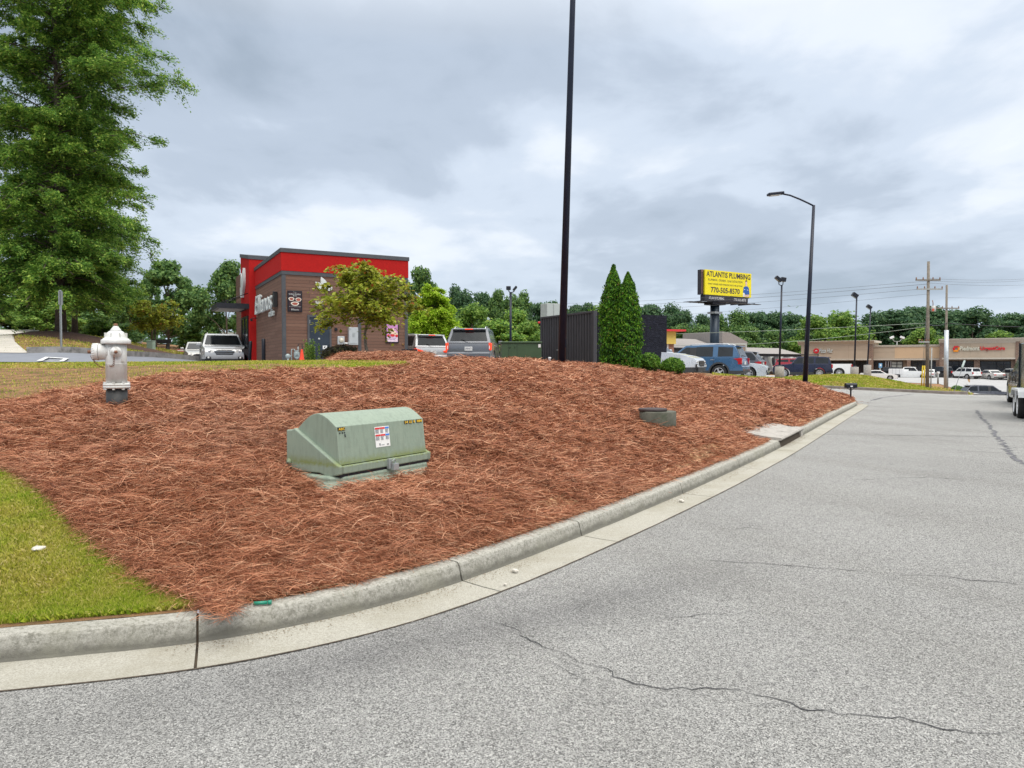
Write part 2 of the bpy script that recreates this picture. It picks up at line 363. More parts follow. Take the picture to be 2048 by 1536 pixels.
tl_ = n.noise(.22, 4, .6, n.scaled((1, 1, 1), None)); rot = n.node('ShaderNodeMapping'); rot.inputs['Rotation'].default_value = (0, 0, R(60)); n.l.new(n.obj(), rot.inputs[0]); str_ = n.noise(.9, 4, .6, n.scaled((.08, 1, 1), rot.outputs[0]))
cc = n.mix(n.ramp(str_, [(.42, 0), (.62, .55)]), cc, n.mix(1.0, cc, (.86, .855, .84), 'MULTIPLY')); st_ = n.noise(5.5, 3, .5); cc = n.mix(n.ramp(st_, [(.7, 0), (.76, .5)]), cc, n.mix(1.0, cc, (.5, .48, .46), 'MULTIPLY'))
# darker worn aggregate beside the gutter
x_ = n.xyz(); ln = n.math('SUBTRACT', x_[1], n.math('MULTIPLY', x_[0], .62)); 
dk = n.ramp(n.math('ADD', n.math('MULTIPLY', n.math('ABSOLUTE', n.math('SUBTRACT', ln, 4.35)), .9), n.math('MULTIPLY', med, .9)), [(.35, 1), (1.0, 0)])
lim = n.ramp(n.math('MULTIPLY_ADD', n.math('ABSOLUTE', n.math('ADD', x_[0], .2)), .3, 0), [(.2, 1), (.75, 0)])
cc = n.mix(n.math('MULTIPLY', n.math('MULTIPLY', dk, lim), .6), cc, n.mix(1.0, cc, (.38, .38, .4), 'MULTIPLY'))
n.col(cc).set(Roughness=.9).bump(n.math('ADD', v1.outputs['Distance'], v2.outputs['Distance']), .01, 1); n.b.inputs['Specular IOR Level'].default_value = .25
M_asph = n.m
def road():
    xs = np.unique(np.concatenate([np.linspace(-60, -6, 40), np.linspace(-6, 13.6, 200)]))
    ex, ey = PATH[:, 0], PATH[:, 1]; k = int(np.argmax(ex)); top = np.interp(xs, ex[:k+1], ey[:k+1])+.01
    t = np.linspace(0, 1, 40)[:, None]; Y = -40+(top[None]+40)*t**.5; X = np.repeat(xs[None], 40, 0); Z = np.zeros_like(X)
    V = [np.stack([X, Y, Z], -1).reshape(-1, 3)]; F = [grid_faces(40, len(xs))]; b = X.size
    xs = np.unique(np.concatenate([np.linspace(13.6, 40, 120), np.linspace(40, 400, 40)])); top = yfar(xs); Y = -40+(top[None]+40)*np.linspace(0, 1, 160)[:, None]
    X = np.repeat(xs[None], 160, 0); V.append(np.stack([X, Y, zr(X, Y)], -1).reshape(-1, 3)); F.append(grid_faces(160, len(xs))+b); b += X.size
    xs = np.linspace(2, 13.6, 60); lo = np.interp(xs, [0, 8, 12.9, 13.7], [36.8, 32.2, 29.4, 28.6]); Y = lo[None]+(yfar(xs)-lo)[None]*np.linspace(0, 1, 40)[:, None]; X = np.repeat(xs[None], 40, 0)
    V.append(np.stack([X, Y, zr(X, Y)], -1).reshape(-1, 3)); F.append(grid_faces(40, 60)+b)
    o = np_mesh('road', np.concatenate(V), np.concatenate(F), M_asph, smooth=True); tag(o, kind='structure')
road()
# ---- kerb with gutter
n = NT('kerb_concrete'); z_ = n.xyz()[2]; fa = n.noise(7, 8, .7); fb = n.noise(75, 6, .85); fc_ = n.noise(2.5, 5)
cc = n.ramp(fb, [(.3, (.25, .242, .21)), (.5, (.44, .428, .38)), (.7, (.62, .6, .54))])
fg = n.noise(30, 8, .8); low = n.ramp(n.math('ADD', z_, n.math('ADD', n.math('MULTIPLY', n.math('SUBTRACT', fa, .5), .14), n.math('MULTIPLY', n.math('SUBTRACT', fg, .5), .12))), [(.0, .9), (.03, .95), (.05, .7), (.07, .3), (.125, .2), (.15, .0)])
cc = n.mix(low, cc, (.125, .12, .1))
cc = n.mix(n.ramp(fg, [(.48, 0), (.6, .85)]), cc, (.17, .165, .135)); cc = n.mix(n.ramp(fa, [(.6, 0), (.67, .7)]), cc, (.13, .125, .1)); cc = n.mix(n.ramp(fc_, [(.5, 0), (.65, .35)]), cc, (.24, .235, .18))
n.col(cc).set(Roughness=.92).bump(n.math('ADD', fb, fa), .006)
M_kerb = n.m
n = NT('gutter_concrete'); fa = n.noise(7, 8, .7); fb = n.noise(110, 5, .8); fc_ = n.noise(1.1, 6, .7)
cc = n.ramp(fb, [(.3, (.2, .19, .155)), (.5, (.36, .345, .295)), (.7, (.52, .5, .435))]); cc = n.mix(n.ramp(fc_, [(.45, 0), (.65, .6)]), cc, (.26, .24, .18))
cc = n.mix(n.ramp(fa, [(.62, 0), (.75, .6)]), cc, (.22, .2, .15))
n.col(cc).set(Roughness=.9).bump(fb, .004); M_gut = n.m
PROF = [(.365, .0), (.375, .02), (.4, .11), (.41, .127), (.428, .137), (.56, .14), (.575, .13), (.58, -.05)]
arc = np.concatenate([[0], np.cumsum(np.linalg.norm(np.diff(PATH, axis=0), axis=1))])
def arc_at(x): return float(np.interp(x, PATH[:int(np.argmax(PATH[:, 0]))+1, 0], arc[:int(np.argmax(PATH[:, 0]))+1]))
ju = []
for (u, v) in ((398, 1285), (945, 1160), (1190, 1072)):
    q = PZ(u, v, .02); ju.append(arc[int(np.argmin(((offs(.37)-np.array([q.x, q.y]))**2).sum(1)))])
J = [ju[0]-3.05*k for k in range(1, 18)]+ju; J = sorted(J)
while J[-1] < arc[-1]-3: J.append(J[-1]+2.6)
# storm inlet span along the kerb
qi = PZ(1567, 893, .02); qj = PZ(1638, 868, .02)
ia = arc[int(np.argmin(((offs(.37)-np.array([qi.x, qi.y]))**2).sum(1)))]; ib = ia+2.6
def swept(prof, a0, a1, m, name=None, zf=None, mb=None, step=.14):
    mb = mb or MB(); nn = max(2, int((a1-a0)/step)+1); ss = np.linspace(a0, a1, nn); vs = []
    px = np.interp(ss, arc, PATH[:, 0]); py = np.interp(ss, arc, PATH[:, 1]); nx = np.interp(ss, arc, NOR[:, 0]); ny = np.interp(ss, arc, NOR[:, 1])
    for i in range(nn):
        for (s_, z) in prof:
            x, y = px[i]+nx[i]*s_, py[i]+ny[i]*s_
            w = (fbm(np.array([ss[i]*5]), np.array([s_*9+z*7]), 3)[0]-.44)*.006
            vs.append((x, y, z+w+float(zr(px[i], py[i]))))
    k = len(prof); fs = [(i*k+j, (i+1)*k+j, (i+1)*k+j+1, i*k+j+1) for i in range(nn-1) for j in range(k-1)]
    fs += [tuple(range(k)), tuple((nn-1)*k+j for j in range(k))]
    mb.add(vs, fs, 0, False); return mb
kb = MB(); Js = [max(J[0], arc[0])]+J[1:]
for a, b in zip(Js[:-1], Js[1:]):
    a += .008; b -= .008
    if b <= ia or a >= ib: swept(PROF, a, b, None, mb=kb)
    else:
        if a < ia-.2: swept(PROF, a, ia, None, mb=kb)
        if b > ib+.2: swept(PROF, ib, b, None, mb=kb)
ko = kb.build('kerb', M_kerb, smooth=False); tag(ko, kind='structure')
gb = MB()
for k, (a, b) in enumerate(zip(Js[:-1], Js[1:])):
    swept([(0, -.05), (.0, .004), (.18, -.004+.006), (.36, .008), (.38, -.03)], a+.009, b-.007, None, mb=gb)
go = gb.build('gutter', M_gut); tag(go, kind='structure')
# dark joint between gutter and asphalt, soil in joints
jb = MB(); swept([(-.012, .0045), (.002, .0045)], arc[0], arc[-1]-6, None, mb=jb)
jo = jb.build('pavement_joint', mat('joint_dirt', (.06, .045, .03), .95, 0, .5, 30)); tag(jo, kind='structure')
sb = MB(); swept([(.01, -.012), (.375, -.012), (.385, .0), (.42, .12), (.52, .125)], arc[0], arc[-1], None, mb=sb)
so = sb.build('joint_soil', mat('joint_dirt', (.06, .045, .03), .95)); tag(so, kind='structure')
# storm inlet: slab, throat lintel and dark chamber
inl = thing('storm_inlet', 'concrete storm drain inlet with a dark open throat in the kerb', 'storm drain')
mb = MB(); swept([(.36, .135), (.345, .16), (.36, .185), (.62, .2), (1.3, .3), (1.5, .33), (1.52, .1), (.5, .12)], ia-.05, ib+.05, None, mb=mb); mb.build('lid_slab', M_conc, inl)
mb = MB(); swept([(.3, -.02), (.36, -.35), (1.2, -.35), (1.2, .1)], ia+.02, ib-.02, None, mb=mb); mb.build('chamber', mat('dark_pit', (.02, .02, .018), .9), inl)  # chamber walls and floor given one near-black colour
mb = MB(); swept([(.36, .0), (.37, .14), (.55, .14), (.55, -.05)], ib-.28, ib-.02, None, mb=mb); mb.build('throat_block', M_conc, inl)
# berm kerb across the street
bk = [(u, d) for u, d in ((1560, 0), (1640, 0), (1700, 0), (1760, 0), (1830, 0), (1900, 0), (1925, 0), (1950, 0))]
mb = MB(); pts = []
for x in np.linspace(6, 23.6, 60): pts.append((x, float(yfar(x))))
vs = []
for (x, y) in pts:
    z = float(zr(x, y)); 
    for (dy, dz) in ((-.12, -.02), (-.1, .14), (-.05, .16), (.12, .16), (.14, -.05)): vs.append((x, y+dy, z+dz))
mb.add(vs, [(i*5+j, (i+1)*5+j, (i+1)*5+j+1, i*5+j+1) for i in range(59) for j in range(4)]); tag(mb.build('far_kerb', mat('old_kerb', (.2, .17, .15), .9, 0, .3, 4)), kind='structure')
# cracks in the asphalt
def crack(pts, w, mb, jit=.02, seed=0):
    r_ = random.Random(seed); q = [PZ(u, v, 0) for u, v in pts]; out = []
    for a, b in zip(q[:-1], q[1:]):
        L = (b-a).length; k = max(2, int(L/.035)); d = (b-a).normalized(); nn = Vector((-d.y, d.x, 0))
        for i in range(k): out.append((a.lerp(b, i/k)+nn*(float(fbm(np.array([L*i/k*6+seed*9]), np.array([a.x*3]), 3)[0])-.44)*jit*4+nn*r_.uniform(-jit, jit)*.35, nn))
    vs = []
    for i, (p, nn) in enumerate(out):
        ww = w*(.35+1.3*float(vnoise(np.array([i*.25+seed]), np.array([seed*3.])) [0]))*min(1, (i+1)/12, (len(out)-i)/12); z = float(zr(p.x, p.y))+.004
        vs += [(p.x-nn.x*ww, p.y-nn.y*ww, z), (p.x+nn.x*ww, p.y+nn.y*ww, z)]
    mb.add(vs, [(2*i, 2*i+1, 2*i+3, 2*i+2) for i in range(len(out)-1)])
mb = MB()
crack([(945, 1228), (1030, 1262), (1090, 1292), (1160, 1322), (1230, 1352), (1300, 1375), (1400, 1378), (1500, 1385), (1600, 1411), (1700, 1432), (1800, 1440), (1950, 1470), (2100, 1484)], .0034, mb, .03, 1)
crack([(1060, 1310), (1140, 1345), (1200, 1370), (1240, 1385), (1275, 1383)], .0025, mb, .025, 2)
crack([(1112, 1403), (1180, 1410), (1270, 1406), (1312, 1394)], .003, mb, .03, 3)
crack([(1790, 1150), (1900, 1155), (2080, 1175)], .006, mb, .03, 4); crack([(1390, 1120), (1560, 1130), (1790, 1150)], .004, mb, .02, 5)
crack([(1600, 868), (1780, 871), (2080, 874)], .012, mb, .01, 7); crack([(1880, 900), (1990, 905), (2060, 907)], .006, mb, .03, 9); crack([(1985, 945), (2080, 947)], .01, mb, .02, 10)
tag(mb.build('road_crack', mat('crack_dark', (.05, .05, .052), .95, 0, .4, 30)), kind='structure')
mb = MB(); crack([(1952, 820), (1965, 838), (1978, 850), (1990, 868), (2004, 884), (2018, 905), (2040, 924), (2070, 935)], .034, mb, .05, 6)
crack([(1990, 890), (2010, 893), (2040, 897)], .03, mb, .05, 8); crack([(1740, 803), (1765, 798), (1800, 794), (1830, 790)], .05, mb, .05, 11)
tag(mb.build('crack_sealant', mat('tar', (.11, .11, .12), .8, 0, .3, 20)), kind='structure')
# ---- paved surfaces beyond
M_lot = mat('lot_asphalt', (.36, .36, .36), .9, 0, .12, 1.5, dirt=((.26, .26, .26), .3, .55))
M_lot2 = mat('street_asphalt', (.2, .215, .25), .9, 0, .1, 3)
M_slab = mat('drive_concrete', (.5, .47, .42), .9, 0, .12, 2, dirt=((.35, .31, .27), .6, .55))
us = np.linspace(-900, 560, 120)
def near_edge(u): return np.interp(u, [-900, 60, 380, 560], [19, 21.3, 23, 25])
def far_edge(u): return np.interp(u, [-900, 0, 60, 124, 240, 330, 560], [28, 28.8, 29.1, 29.4, 32, 36, 44])
sheet('street', us, near_edge(us), far_edge(us), 30, M_lot2, .03)
us2 = np.linspace(500, 1560, 120)
sheet('parking_lot', us2, np.interp(us2, [500, 700, 1090, 1200, 1333, 1480, 1560], [25, 27, 27.2, 25.5, 23.6, 27.5, 33]), np.full(120, 47.), 30, M_lot, .03)
us3 = np.linspace(1420, 1722, 60); sheet('parking_lot', us3, np.interp(us3, [1420, 1560, 1600, 1660, 1722], [48, 52.5, 54, 57.5, 64]), np.full(60, 90.), 30, M_lot, .04)
us4 = np.linspace(1770, 2700, 120); sheet('parking_lot', us4, np.interp(us4, [1770, 1800, 1880, 1905, 1932, 1944, 2700], [98, 98, 98, 92, 88, 37, 36.9]), np.interp(us4, [1770, 2700], [121, 99]), 60, M_lot, .04)
# left street far kerb, drive apron, mulch
def kerbline(name, us, dfn, m, h=.14, w=.18, off=0):
    mb = MB(); vs = []
    for u in us:
        d = float(dfn(u))+off; q = at(u, d)
        for (dy, dz) in ((0, -.02), (.02, h), (w, h), (w+.02, -.05)): vs.append((q.x*(d+dy)/d, d+dy, q.z+dz+.02))
    mb.add(vs, [(i*4+j, (i+1)*4+j, (i+1)*4+j+1, i*4+j+1) for i in range(len(us)-1) for j in range(3)])
    return tag(mb.build(name, m), kind='structure')
kerbline('street_kerb', np.linspace(54, 560, 60), far_edge, mat('grey_kerb', (.26, .25, .24), .9, 0, .25, 3, dirt=((.12, .12, .11), 2, .5)), .26)
us5 = np.linspace(-300, 24, 40); sheet('driveway', us5, far_edge(us5)-.1, np.full(40, 62.), 30, M_slab, .05)
us5 = np.linspace(24, 88, 30); sheet('driveway', us5, np.interp(us5, [24, 50, 88], [42, 50, 61]), np.full(30, 62.), 20, M_slab, .05); us5 = np.linspace(24, 56, 20); sheet('driveway', us5, far_edge(us5)-.1, np.interp(us5, [24, 30, 56], [42, 32.5, 29.3]), 20, M_slab, .05)
m = MB()   # white street bars
for (u0, u1) in ((78, 128), ):
    pass
def marking(quad, mb):
    q = [at(u, d) for u, d in quad]; mb.add([(p.x, p.y, p.z+.065) for p in q], [(0, 1, 2, 3)])
mb = MB()
marking([(73, 21.9), (84, 21.9), (100, 26.5), (91, 26.5)], mb); marking([(118, 21.9), (128, 21.9), (138, 26.5), (130, 26.5)], mb)
marking([(73, 21.9), (128, 21.9), (129, 22.5), (75.5, 22.5)], mb); marking([(90, 26.1), (137, 26.1), (138, 26.6), (91, 26.6)], mb); marking([(252, 24.5), (330, 26.5), (330, 26.9), (252, 24.9)], mb)
tag(mb.build('road_marking', M_white), kind='structure')
us6 = np.linspace(470, UTIP-6, 260); q_ = np.clip((us6-470)/80, .1, 1)*np.clip((UTIP-us6)/60, .1, 1)
sheet('clay_strip', us6, rk(us6)-.02, rk(us6)+.4*q_*(1+rk(us6)*.04), 6, mat('orange_clay', (.6, .4, .22), .95, 0, .25, 12, dirt=((.3, .15, .08), 5, .52)), .012)
M_mulch = mat('bark_mulch', (.1, .055, .04), .95, 0, .5, 12, .03)
# grit, leaf bits and needles gathered in the gutter
def grit(N, s0, s1, size, m, name, label):
    a = rng.uniform(ju[0]-4, ib, N); s_ = s0+(s1-s0)*rng.uniform(0, 1, N)**1.6; px = np.interp(a, arc, PATH[:, 0]); py = np.interp(a, arc, PATH[:, 1]); nx = np.interp(a, arc, NOR[:, 0]); ny = np.interp(a, arc, NOR[:, 1])
    k = fbm(a*.9, s_*2)+rng.uniform(-.1, .1, N) > .42; x, y = (px+nx*s_)[k], (py+ny*s_)[k]; n_ = len(x); r_ = size*rng.uniform(.4, 1.3, n_); V = np.empty((n_, 4, 3)); th = rng.uniform(0, 6.28, n_)
    z = np.where(s_[k] < 0, .003, .011)
    for q in range(3): t_ = th+q*2.1+rng.uniform(-.4, .4, n_); V[:, q] = np.stack([x+np.cos(t_)*r_, y+np.sin(t_)*r_, z], 1)
    V[:, 3] = np.stack([x, y, z+r_*.7], 1); b = np.arange(n_)[:, None]*4; F = np.concatenate([b+np.array([f]) for f in ([0, 1, 3], [1, 2, 3], [2, 0, 3])])
    tag(np_mesh(name, V, F, m), kind='stuff', label=label, cat='grit')
grit(5000, .35, .2, .005, mat('grit_mix', (.2, .16, .11), .9, 0, .6, 200), 'gutter_grit', 'grit and crumbs gathered in the gutter')
grit(2500, -.35, .06, .006, mat('loose_gravel', (.3, .29, .27), .9, 0, .6, 200), 'loose_gravel', 'loose gravel chips along the gutter edge')
mb = MB(); crack([(1470, 1060), (1490, 1056), (1540, 1060)], .012, mb, .01, 21); crack([(1500, 1052), (1530, 1050)], .01, mb, .01, 22)
crack([(1180, 1352), (1150, 1330), (1100, 1310)], .003, mb, .02, 12); crack([(1700, 960), (1850, 955), (1990, 962)], .006, mb, .03, 13); crack([(1300, 1240), (1500, 1225), (1640, 1240)], .003, mb, .03, 14)
tag(mb.build('road_crack', mat('crack_dark', (.05, .05, .052), .95, 0, .4, 30)), kind='structure')
# ================================================================== pine straw
n = NT('pine_straw'); isl = n.island(); big = n.noise(.8, 5, .65); mid = n.noise(5, 5, .7)
cc = n.ramp(isl, [(0, (.1, .033, .015)), (.25, (.29, .1, .046)), (.55, (.45, .18, .092)), (.82, (.6, .285, .155)), (1, (.76, .47, .3))])
cc = n.mix(n.ramp(big, [(.42, 0), (.62, .75)]), cc, n.mix(1.0, cc, (.82, .74, .68), 'MULTIPLY'))
wth = n.noise(.35, 4, .6); cc = n.mix(n.ramp(wth, [(.52, 0), (.68, .45)]), cc, n.mix(.35, cc, (.34, .22, .16))); cc = n.mix(n.ramp(mid, [(.54, 0), (.66, .75)]), cc, n.mix(1.0, cc, (.6, .5, .45), 'MULTIPLY'))
n.col(cc).set(Roughness=.6); n.b.inputs['Specular IOR Level'].default_value = .35; M_needle = n.m
n = NT('straw_bed'); fa = n.noise(26, 8, .8, n.scaled((1, 1, 1))); fb = n.noise(4, 6, .7)
cc = n.ramp(fa, [(.3, (.045, .014, .007)), (.5, (.19, .062, .028)), (.7, (.4, .16, .08))]); cc = n.mix(n.ramp(fb, [(.5, 0), (.65, .6)]), cc, (.1, .035, .022))
n.col(cc).set(Roughness=.95).bump(fa, .03); M_straw = n.m
def hump(x, y):      # lumps and tussocks of raked straw
    return .17*(fbm(x*1.1, y*1.1, 3)-.44)+.15*(fbm(x*3.6+7, y*3.6, 3)-.44)+.05*(vnoise(x*11, y*11)-.5)
def inlet_mask(x, y):   # keep the inlet slab clear
    px = np.interp(ia+1.25, arc, PATH[:, 0]); py = np.interp(ia+1.25, arc, PATH[:, 1]); nx = np.interp(ia+1.25, arc, NOR[:, 0]); ny = np.interp(ia+1.25, arc, NOR[:, 1])
    a = (x-px)*nx+(y-py)*ny; b = -(x-px)*ny+(y-py)*nx
    return (np.abs(b) < 1.25+(.9-a)*.15+.15*np.sin(a*9)) & (a < 1.12+.12*np.sin(b*7))
us = np.linspace(-500, UTIP-.5, 900); lo = s_lo(us); hi = np.maximum(s_hi(us), lo+.05); nr = 330
D = lo[None]*(hi/lo)[None]**np.linspace(0, 1, nr)[:, None]; U = np.repeat(us[None], nr, 0); X = (U-CU)/FOC*D
e = sstep((D-lo[None])/.22)*sstep((hi[None]-D)/.3)*sstep((U+500)/30)*sstep((UTIP-U)/8)
Z = H(X, D)+e*(-.01+hump(X, D))-(1-e)*.02; Z = np.where(inlet_mask(X, D), H(X, D)-.12, Z)
o = np_mesh('pine_straw_bed', np.stack([X, D, Z], -1), grid_faces(nr, len(us)), M_straw, smooth=True); tag(o, kind='stuff', label='raked red brown pine straw bed on the bank', cat='pine straw')
def needles(name, X, Y, Zf, L, Wd, lean=.35, m=None, bed=None):
    N = len(X); th = fbm(X*1.6, Y*1.6, 2)*12+rng.normal(0, 1.25, N); L = L*rng.uniform(.6, 1.25, N); W = Wd
    dx, dy = np.cos(th), np.sin(th); pit = rng.normal(0, lean, N); bend = rng.normal(0, .75, N); z0 = Zf+rng.uniform(-.01, .05, N)
    V = np.empty((N, 8, 3)); roll = rng.uniform(-1.1, 1.1, N)
    for k, t in enumerate((-.5, -.17, .17, .5)):
        cx = X+dx*L*t-dy*bend*L*t*t*2; cy = Y+dy*L*t+dx*bend*L*t*t*2; cz = z0+np.sin(pit)*L*t+(.25-t*t)*L*.28
        w = W*(.5 if k in (0, 3) else 1)*.5; sx, sy, sz = -dy*np.cos(roll)*w, dx*np.cos(roll)*w, np.sin(roll)*w
        V[:, k*2] = np.stack([cx-sx, cy-sy, cz-sz], 1); V[:, k*2+1] = np.stack([cx+sx, cy+sy, cz+sz], 1)
    b = np.arange(N)[:, None]*8; F = np.concatenate([b+np.array([[0, 1, 3, 2]]), b+np.array([[2, 3, 5, 4]]), b+np.array([[4, 5, 7, 6]])])
    return np_mesh(name, V, F, m)
def sample_straw(N, u0, u1, power=1.0):
    u = rng.uniform(u0, u1, N); t = rng.uniform(0, 1, N); lo = s_lo(u)-.05; hi = np.maximum(s_hi(u)+.08, lo+.1)
    inv = 1/lo+(1/hi-1/lo)*t; d = 1/inv; x = (u-CU)/FOC*d; return u, d, x
def straw_pieces(N, u0, u1, L, wk, nm):
    u, d, x = sample_straw(N, u0, u1); k = ~inlet_mask(x, d); u, d, x = u[k], d[k], x[k]
    z = H(x, d)+in_straw(u, d)*(-.0+hump(x, d))
    w = np.maximum(.0028, wk*d)*rng.choice([.7, 1, 1.5], len(d), p=[.5, .38, .12])
    o = needles(nm, x, d, z, L+.001*d, w, m=M_needle); tag(o, kind='stuff', label='loose reddish pine needles lying over the bank', cat='pine needles'); return o
straw_pieces(420000, -330, UTIP, .17, .00062, 'pine_needles')
# arching tufts of longer needles raked into clumps
nt = 5200; u, d, x = sample_straw(nt, -200, UTIP-10); k = ~inlet_mask(x, d); u, d, x = u[k], d[k], x[k]; per = 22; rad = (.07+.008*d)*rng.uniform(.5, 1.4, len(d))
th = rng.uniform(0, 6.28, (len(u), 1))+rng.normal(0, .9, (len(u), per)); X_ = x[:, None]+rng.normal(0, 1, (len(u), per))*rad[:, None]; Y_ = d[:, None]+rng.normal(0, 1, (len(u), per))*rad[:, None]
U_ = CU+FOC*X_/Y_; ok = ((Y_ > s_lo(U_)) & (Y_ < s_hi(U_))).ravel(); X_, Y_ = X_.ravel()[ok], Y_.ravel()[ok]; D_ = np.repeat(d, per)[ok]
o = needles('needle_tufts', X_, Y_, H(X_, Y_)+hump(X_, Y_)+.03-.002*D_, .26-.004*D_, np.maximum(.0028, .00058*D_)*rng.choice([.8, 1.2], len(X_)), lean=.36, m=M_needle); tag(o, kind='stuff', label='arching clumps of longer pine needles on the bank', cat='pine needles')
# needles strayed over the lawn edge and the kerb top
u = rng.uniform(0, 470, 9000); d = s_lo(u)-np.abs(rng.normal(0, .13, 9000)); x = (u-CU)/FOC*d
o = needles('stray_needles', x, d, H(x, d)+.03, .13, np.full(9000, .0026), m=M_needle); tag(o, kind='stuff', label='stray pine needles on the lawn edge', cat='pine needles')
k = rng.uniform(ju[0], ia-.3, 7000); px = np.interp(k, arc, PATH[:, 0]); py = np.interp(k, arc, PATH[:, 1]); nx = np.interp(k, arc, NOR[:, 0]); ny = np.interp(k, arc, NOR[:, 1]); s_ = .6-np.abs(rng.normal(0, .045, 7000)); 
o = needles('kerb_needles', px+nx*s_, py+ny*s_, np.full(7000, .152), .11, np.full(7000, .0028), lean=.1, m=M_needle); tag(o, kind='stuff', label='pine needles spilling over the kerb top', cat='pine needles')
# second straw bank in front of the shop
us = np.linspace(655, 860, 120); e0 = sstep((us-655)/40)
D = np.interp(np.linspace(0, 1, 40), [0, 1], [17.2, 21.5])[:, None]+0*us[None]; X = (us[None]-CU)/FOC*D; t = np.linspace(0, 1, 40)[:, None]
prof = np.sin(np.pi*np.clip(t, 0, 1))**.6*e0[None]*.17; Zs = H(X, D)-.03+prof+hump(X*1.3, D)*.5*e0[None]*(prof > .02)
o = np_mesh('pine_straw_mound', np.stack([X, D, Zs], -1), grid_faces(40, 120), M_straw, smooth=True); tag(o, kind='stuff', label='long low pine straw mound before the coffee shop', cat='pine straw')
N = 26000; i = rng.integers(0, 120, N); j = rng.integers(0, 40, N); x = X[j, i]+rng.normal(0, .05, N); y = D[j, i]+rng.normal(0, .08, N)
k = e0[i] > .15; o = needles('mound_needles', x[k], y[k], Zs[j, i][k], .2, np.full(k.sum(), .009), m=M_needle); tag(o, kind='stuff', label='pine needles on the mound by the coffee shop', cat='pine needles')
# ================================================================== grass
n = NT('grass_blade'); isl = n.island(); f = n.noise(.9, 5, .6)
green = n.ramp(isl, [(0, (.07, .15, .008)), (.4, (.21, .34, .014)), (.8, (.37, .47, .025)), (1, (.54, .48, .13))])
dry = n.ramp(isl, [(0, (.19, .2, .02)), (.4, (.4, .39, .045)), (.8, (.54, .47, .12)), (1, (.66, .56, .25))])
cc = n.mix(n.ramp(f, [(.43, 0), (.6, 1)]), green, dry); n.col(cc).set(Roughness=.7); n.b.inputs['Specular IOR Level'].default_value = .2; n.b.inputs['Subsurface Weight'].default_value = 0
M_blade = n.m
def blades(name, x, y, z, h, w, m=M_blade, label='short green and straw coloured lawn grass'):
    N = len(x); a = rng.uniform(0, 2*np.pi, N); b = rng.uniform(0, 2*np.pi, N); lean = np.abs(rng.normal(0, .55, N)); h = h*rng.uniform(.5, 1.3, N)
    ax, ay = np.cos(a)*w/2, np.sin(a)*w/2; V = np.empty((N, 4, 3)); lx, ly = np.cos(b)*np.sin(lean)*h, np.sin(b)*np.sin(lean)*h
    V[:, 0] = np.stack([x-ax, y-ay, z-.01], 1); V[:, 1] = np.stack([x+ax, y+ay, z-.01], 1)
    V[:, 2] = np.stack([x+ax*.5+lx*.5, y+ay*.5+ly*.5, z+h*.6], 1); V[:, 3] = np.stack([x+lx, y+ly, z+h*np.cos(lean)], 1)
    q = np.arange(N)[:, None]*4; o = np_mesh(name, V, np.concatenate([q+np.array([[0, 1, 2]]), q+np.array([[0, 2, 3]])]), m); return tag(o, kind='stuff', label=label, cat='grass')
N = 190000; u = rng.uniform(-330, 436, N); lo = rk(u)+.02; hi = np.interp(u, lo_u, lo_d)+.05; t = rng.uniform(0, 1, N); d = lo+(np.maximum(hi, lo)-lo)*t**1.15; x = (u-CU)/FOC*d
blades('lawn_grass', x, d, H(x, d), .042, .0042)
def grass_area(N, u0, u1, lof, hif, h, wk, nm, lab, dens=None):
    u = rng.uniform(u0, u1, N); lo = lof(u); hi = np.maximum(hif(u), lo+.01); t = rng.uniform(0, 1, N); d = 1/(1/lo+(1/hi-1/lo)*t); x = (u-CU)/FOC*d
    # thin over the worn earth patch
    r_ = np.hypot((x+8.6)*.26, (d-12.4)*.42)+.8*(fbm(x*1.1, d*1.1)-.1); k = (r_ > 1.85) | (rng.uniform(0, 1, N) < .12); x, d = x[k], d[k]
    return blades(nm, x, d, H(x, d), h, wk*d, label=lab)
grass_area(100000, -300, 860, s_hi, lambda u: np.full_like(u, 21.0), .035, .0009, 'verge_grass', 'dry yellowing grass on the verge behind the straw')
grass_area(50000, -300, 560, lambda u: far_edge(u)+.5, lambda u: np.full_like(u, 60.0), .06, .0011, 'far_grass', 'yellow green grass rising beyond the side street')
def far_lo(u): x0 = (u-CU)/FOC; return np.array([brent(s)+.35 for s in x0])
N = 60000; u = rng.uniform(1500, 1945, N); uu = np.linspace(1490, 1950, 60); fl = np.interp(u, uu, far_lo(uu)); hi = np.interp(u, [1500, 1560, 1600, 1660, 1722, 1800, 1945], [47, 52, 53.5, 57, 63, 70, 84]); t = rng.uniform(0, 1, N)
d = 1/(1/fl+(1/hi-1/fl)*t); x = (u-CU)/FOC*d; blades('berm_grass', x, d, H(x, d), .06, .0013*d, label='olive grass on the rounded berm under the lamps')
N = 5000; u = rng.uniform(1425, 1640, N); d = rng.uniform(0, 1, N)*2.0+np.interp(u, [1425, 1500, 1560, 1640], [23.6, 24.6, 26.4, 29.2]); x = (u-CU)/FOC*d; blades('crest_grass', x, d, H(x, d), .07, .0013*d, label='thin grass strip along the crest of the bank')
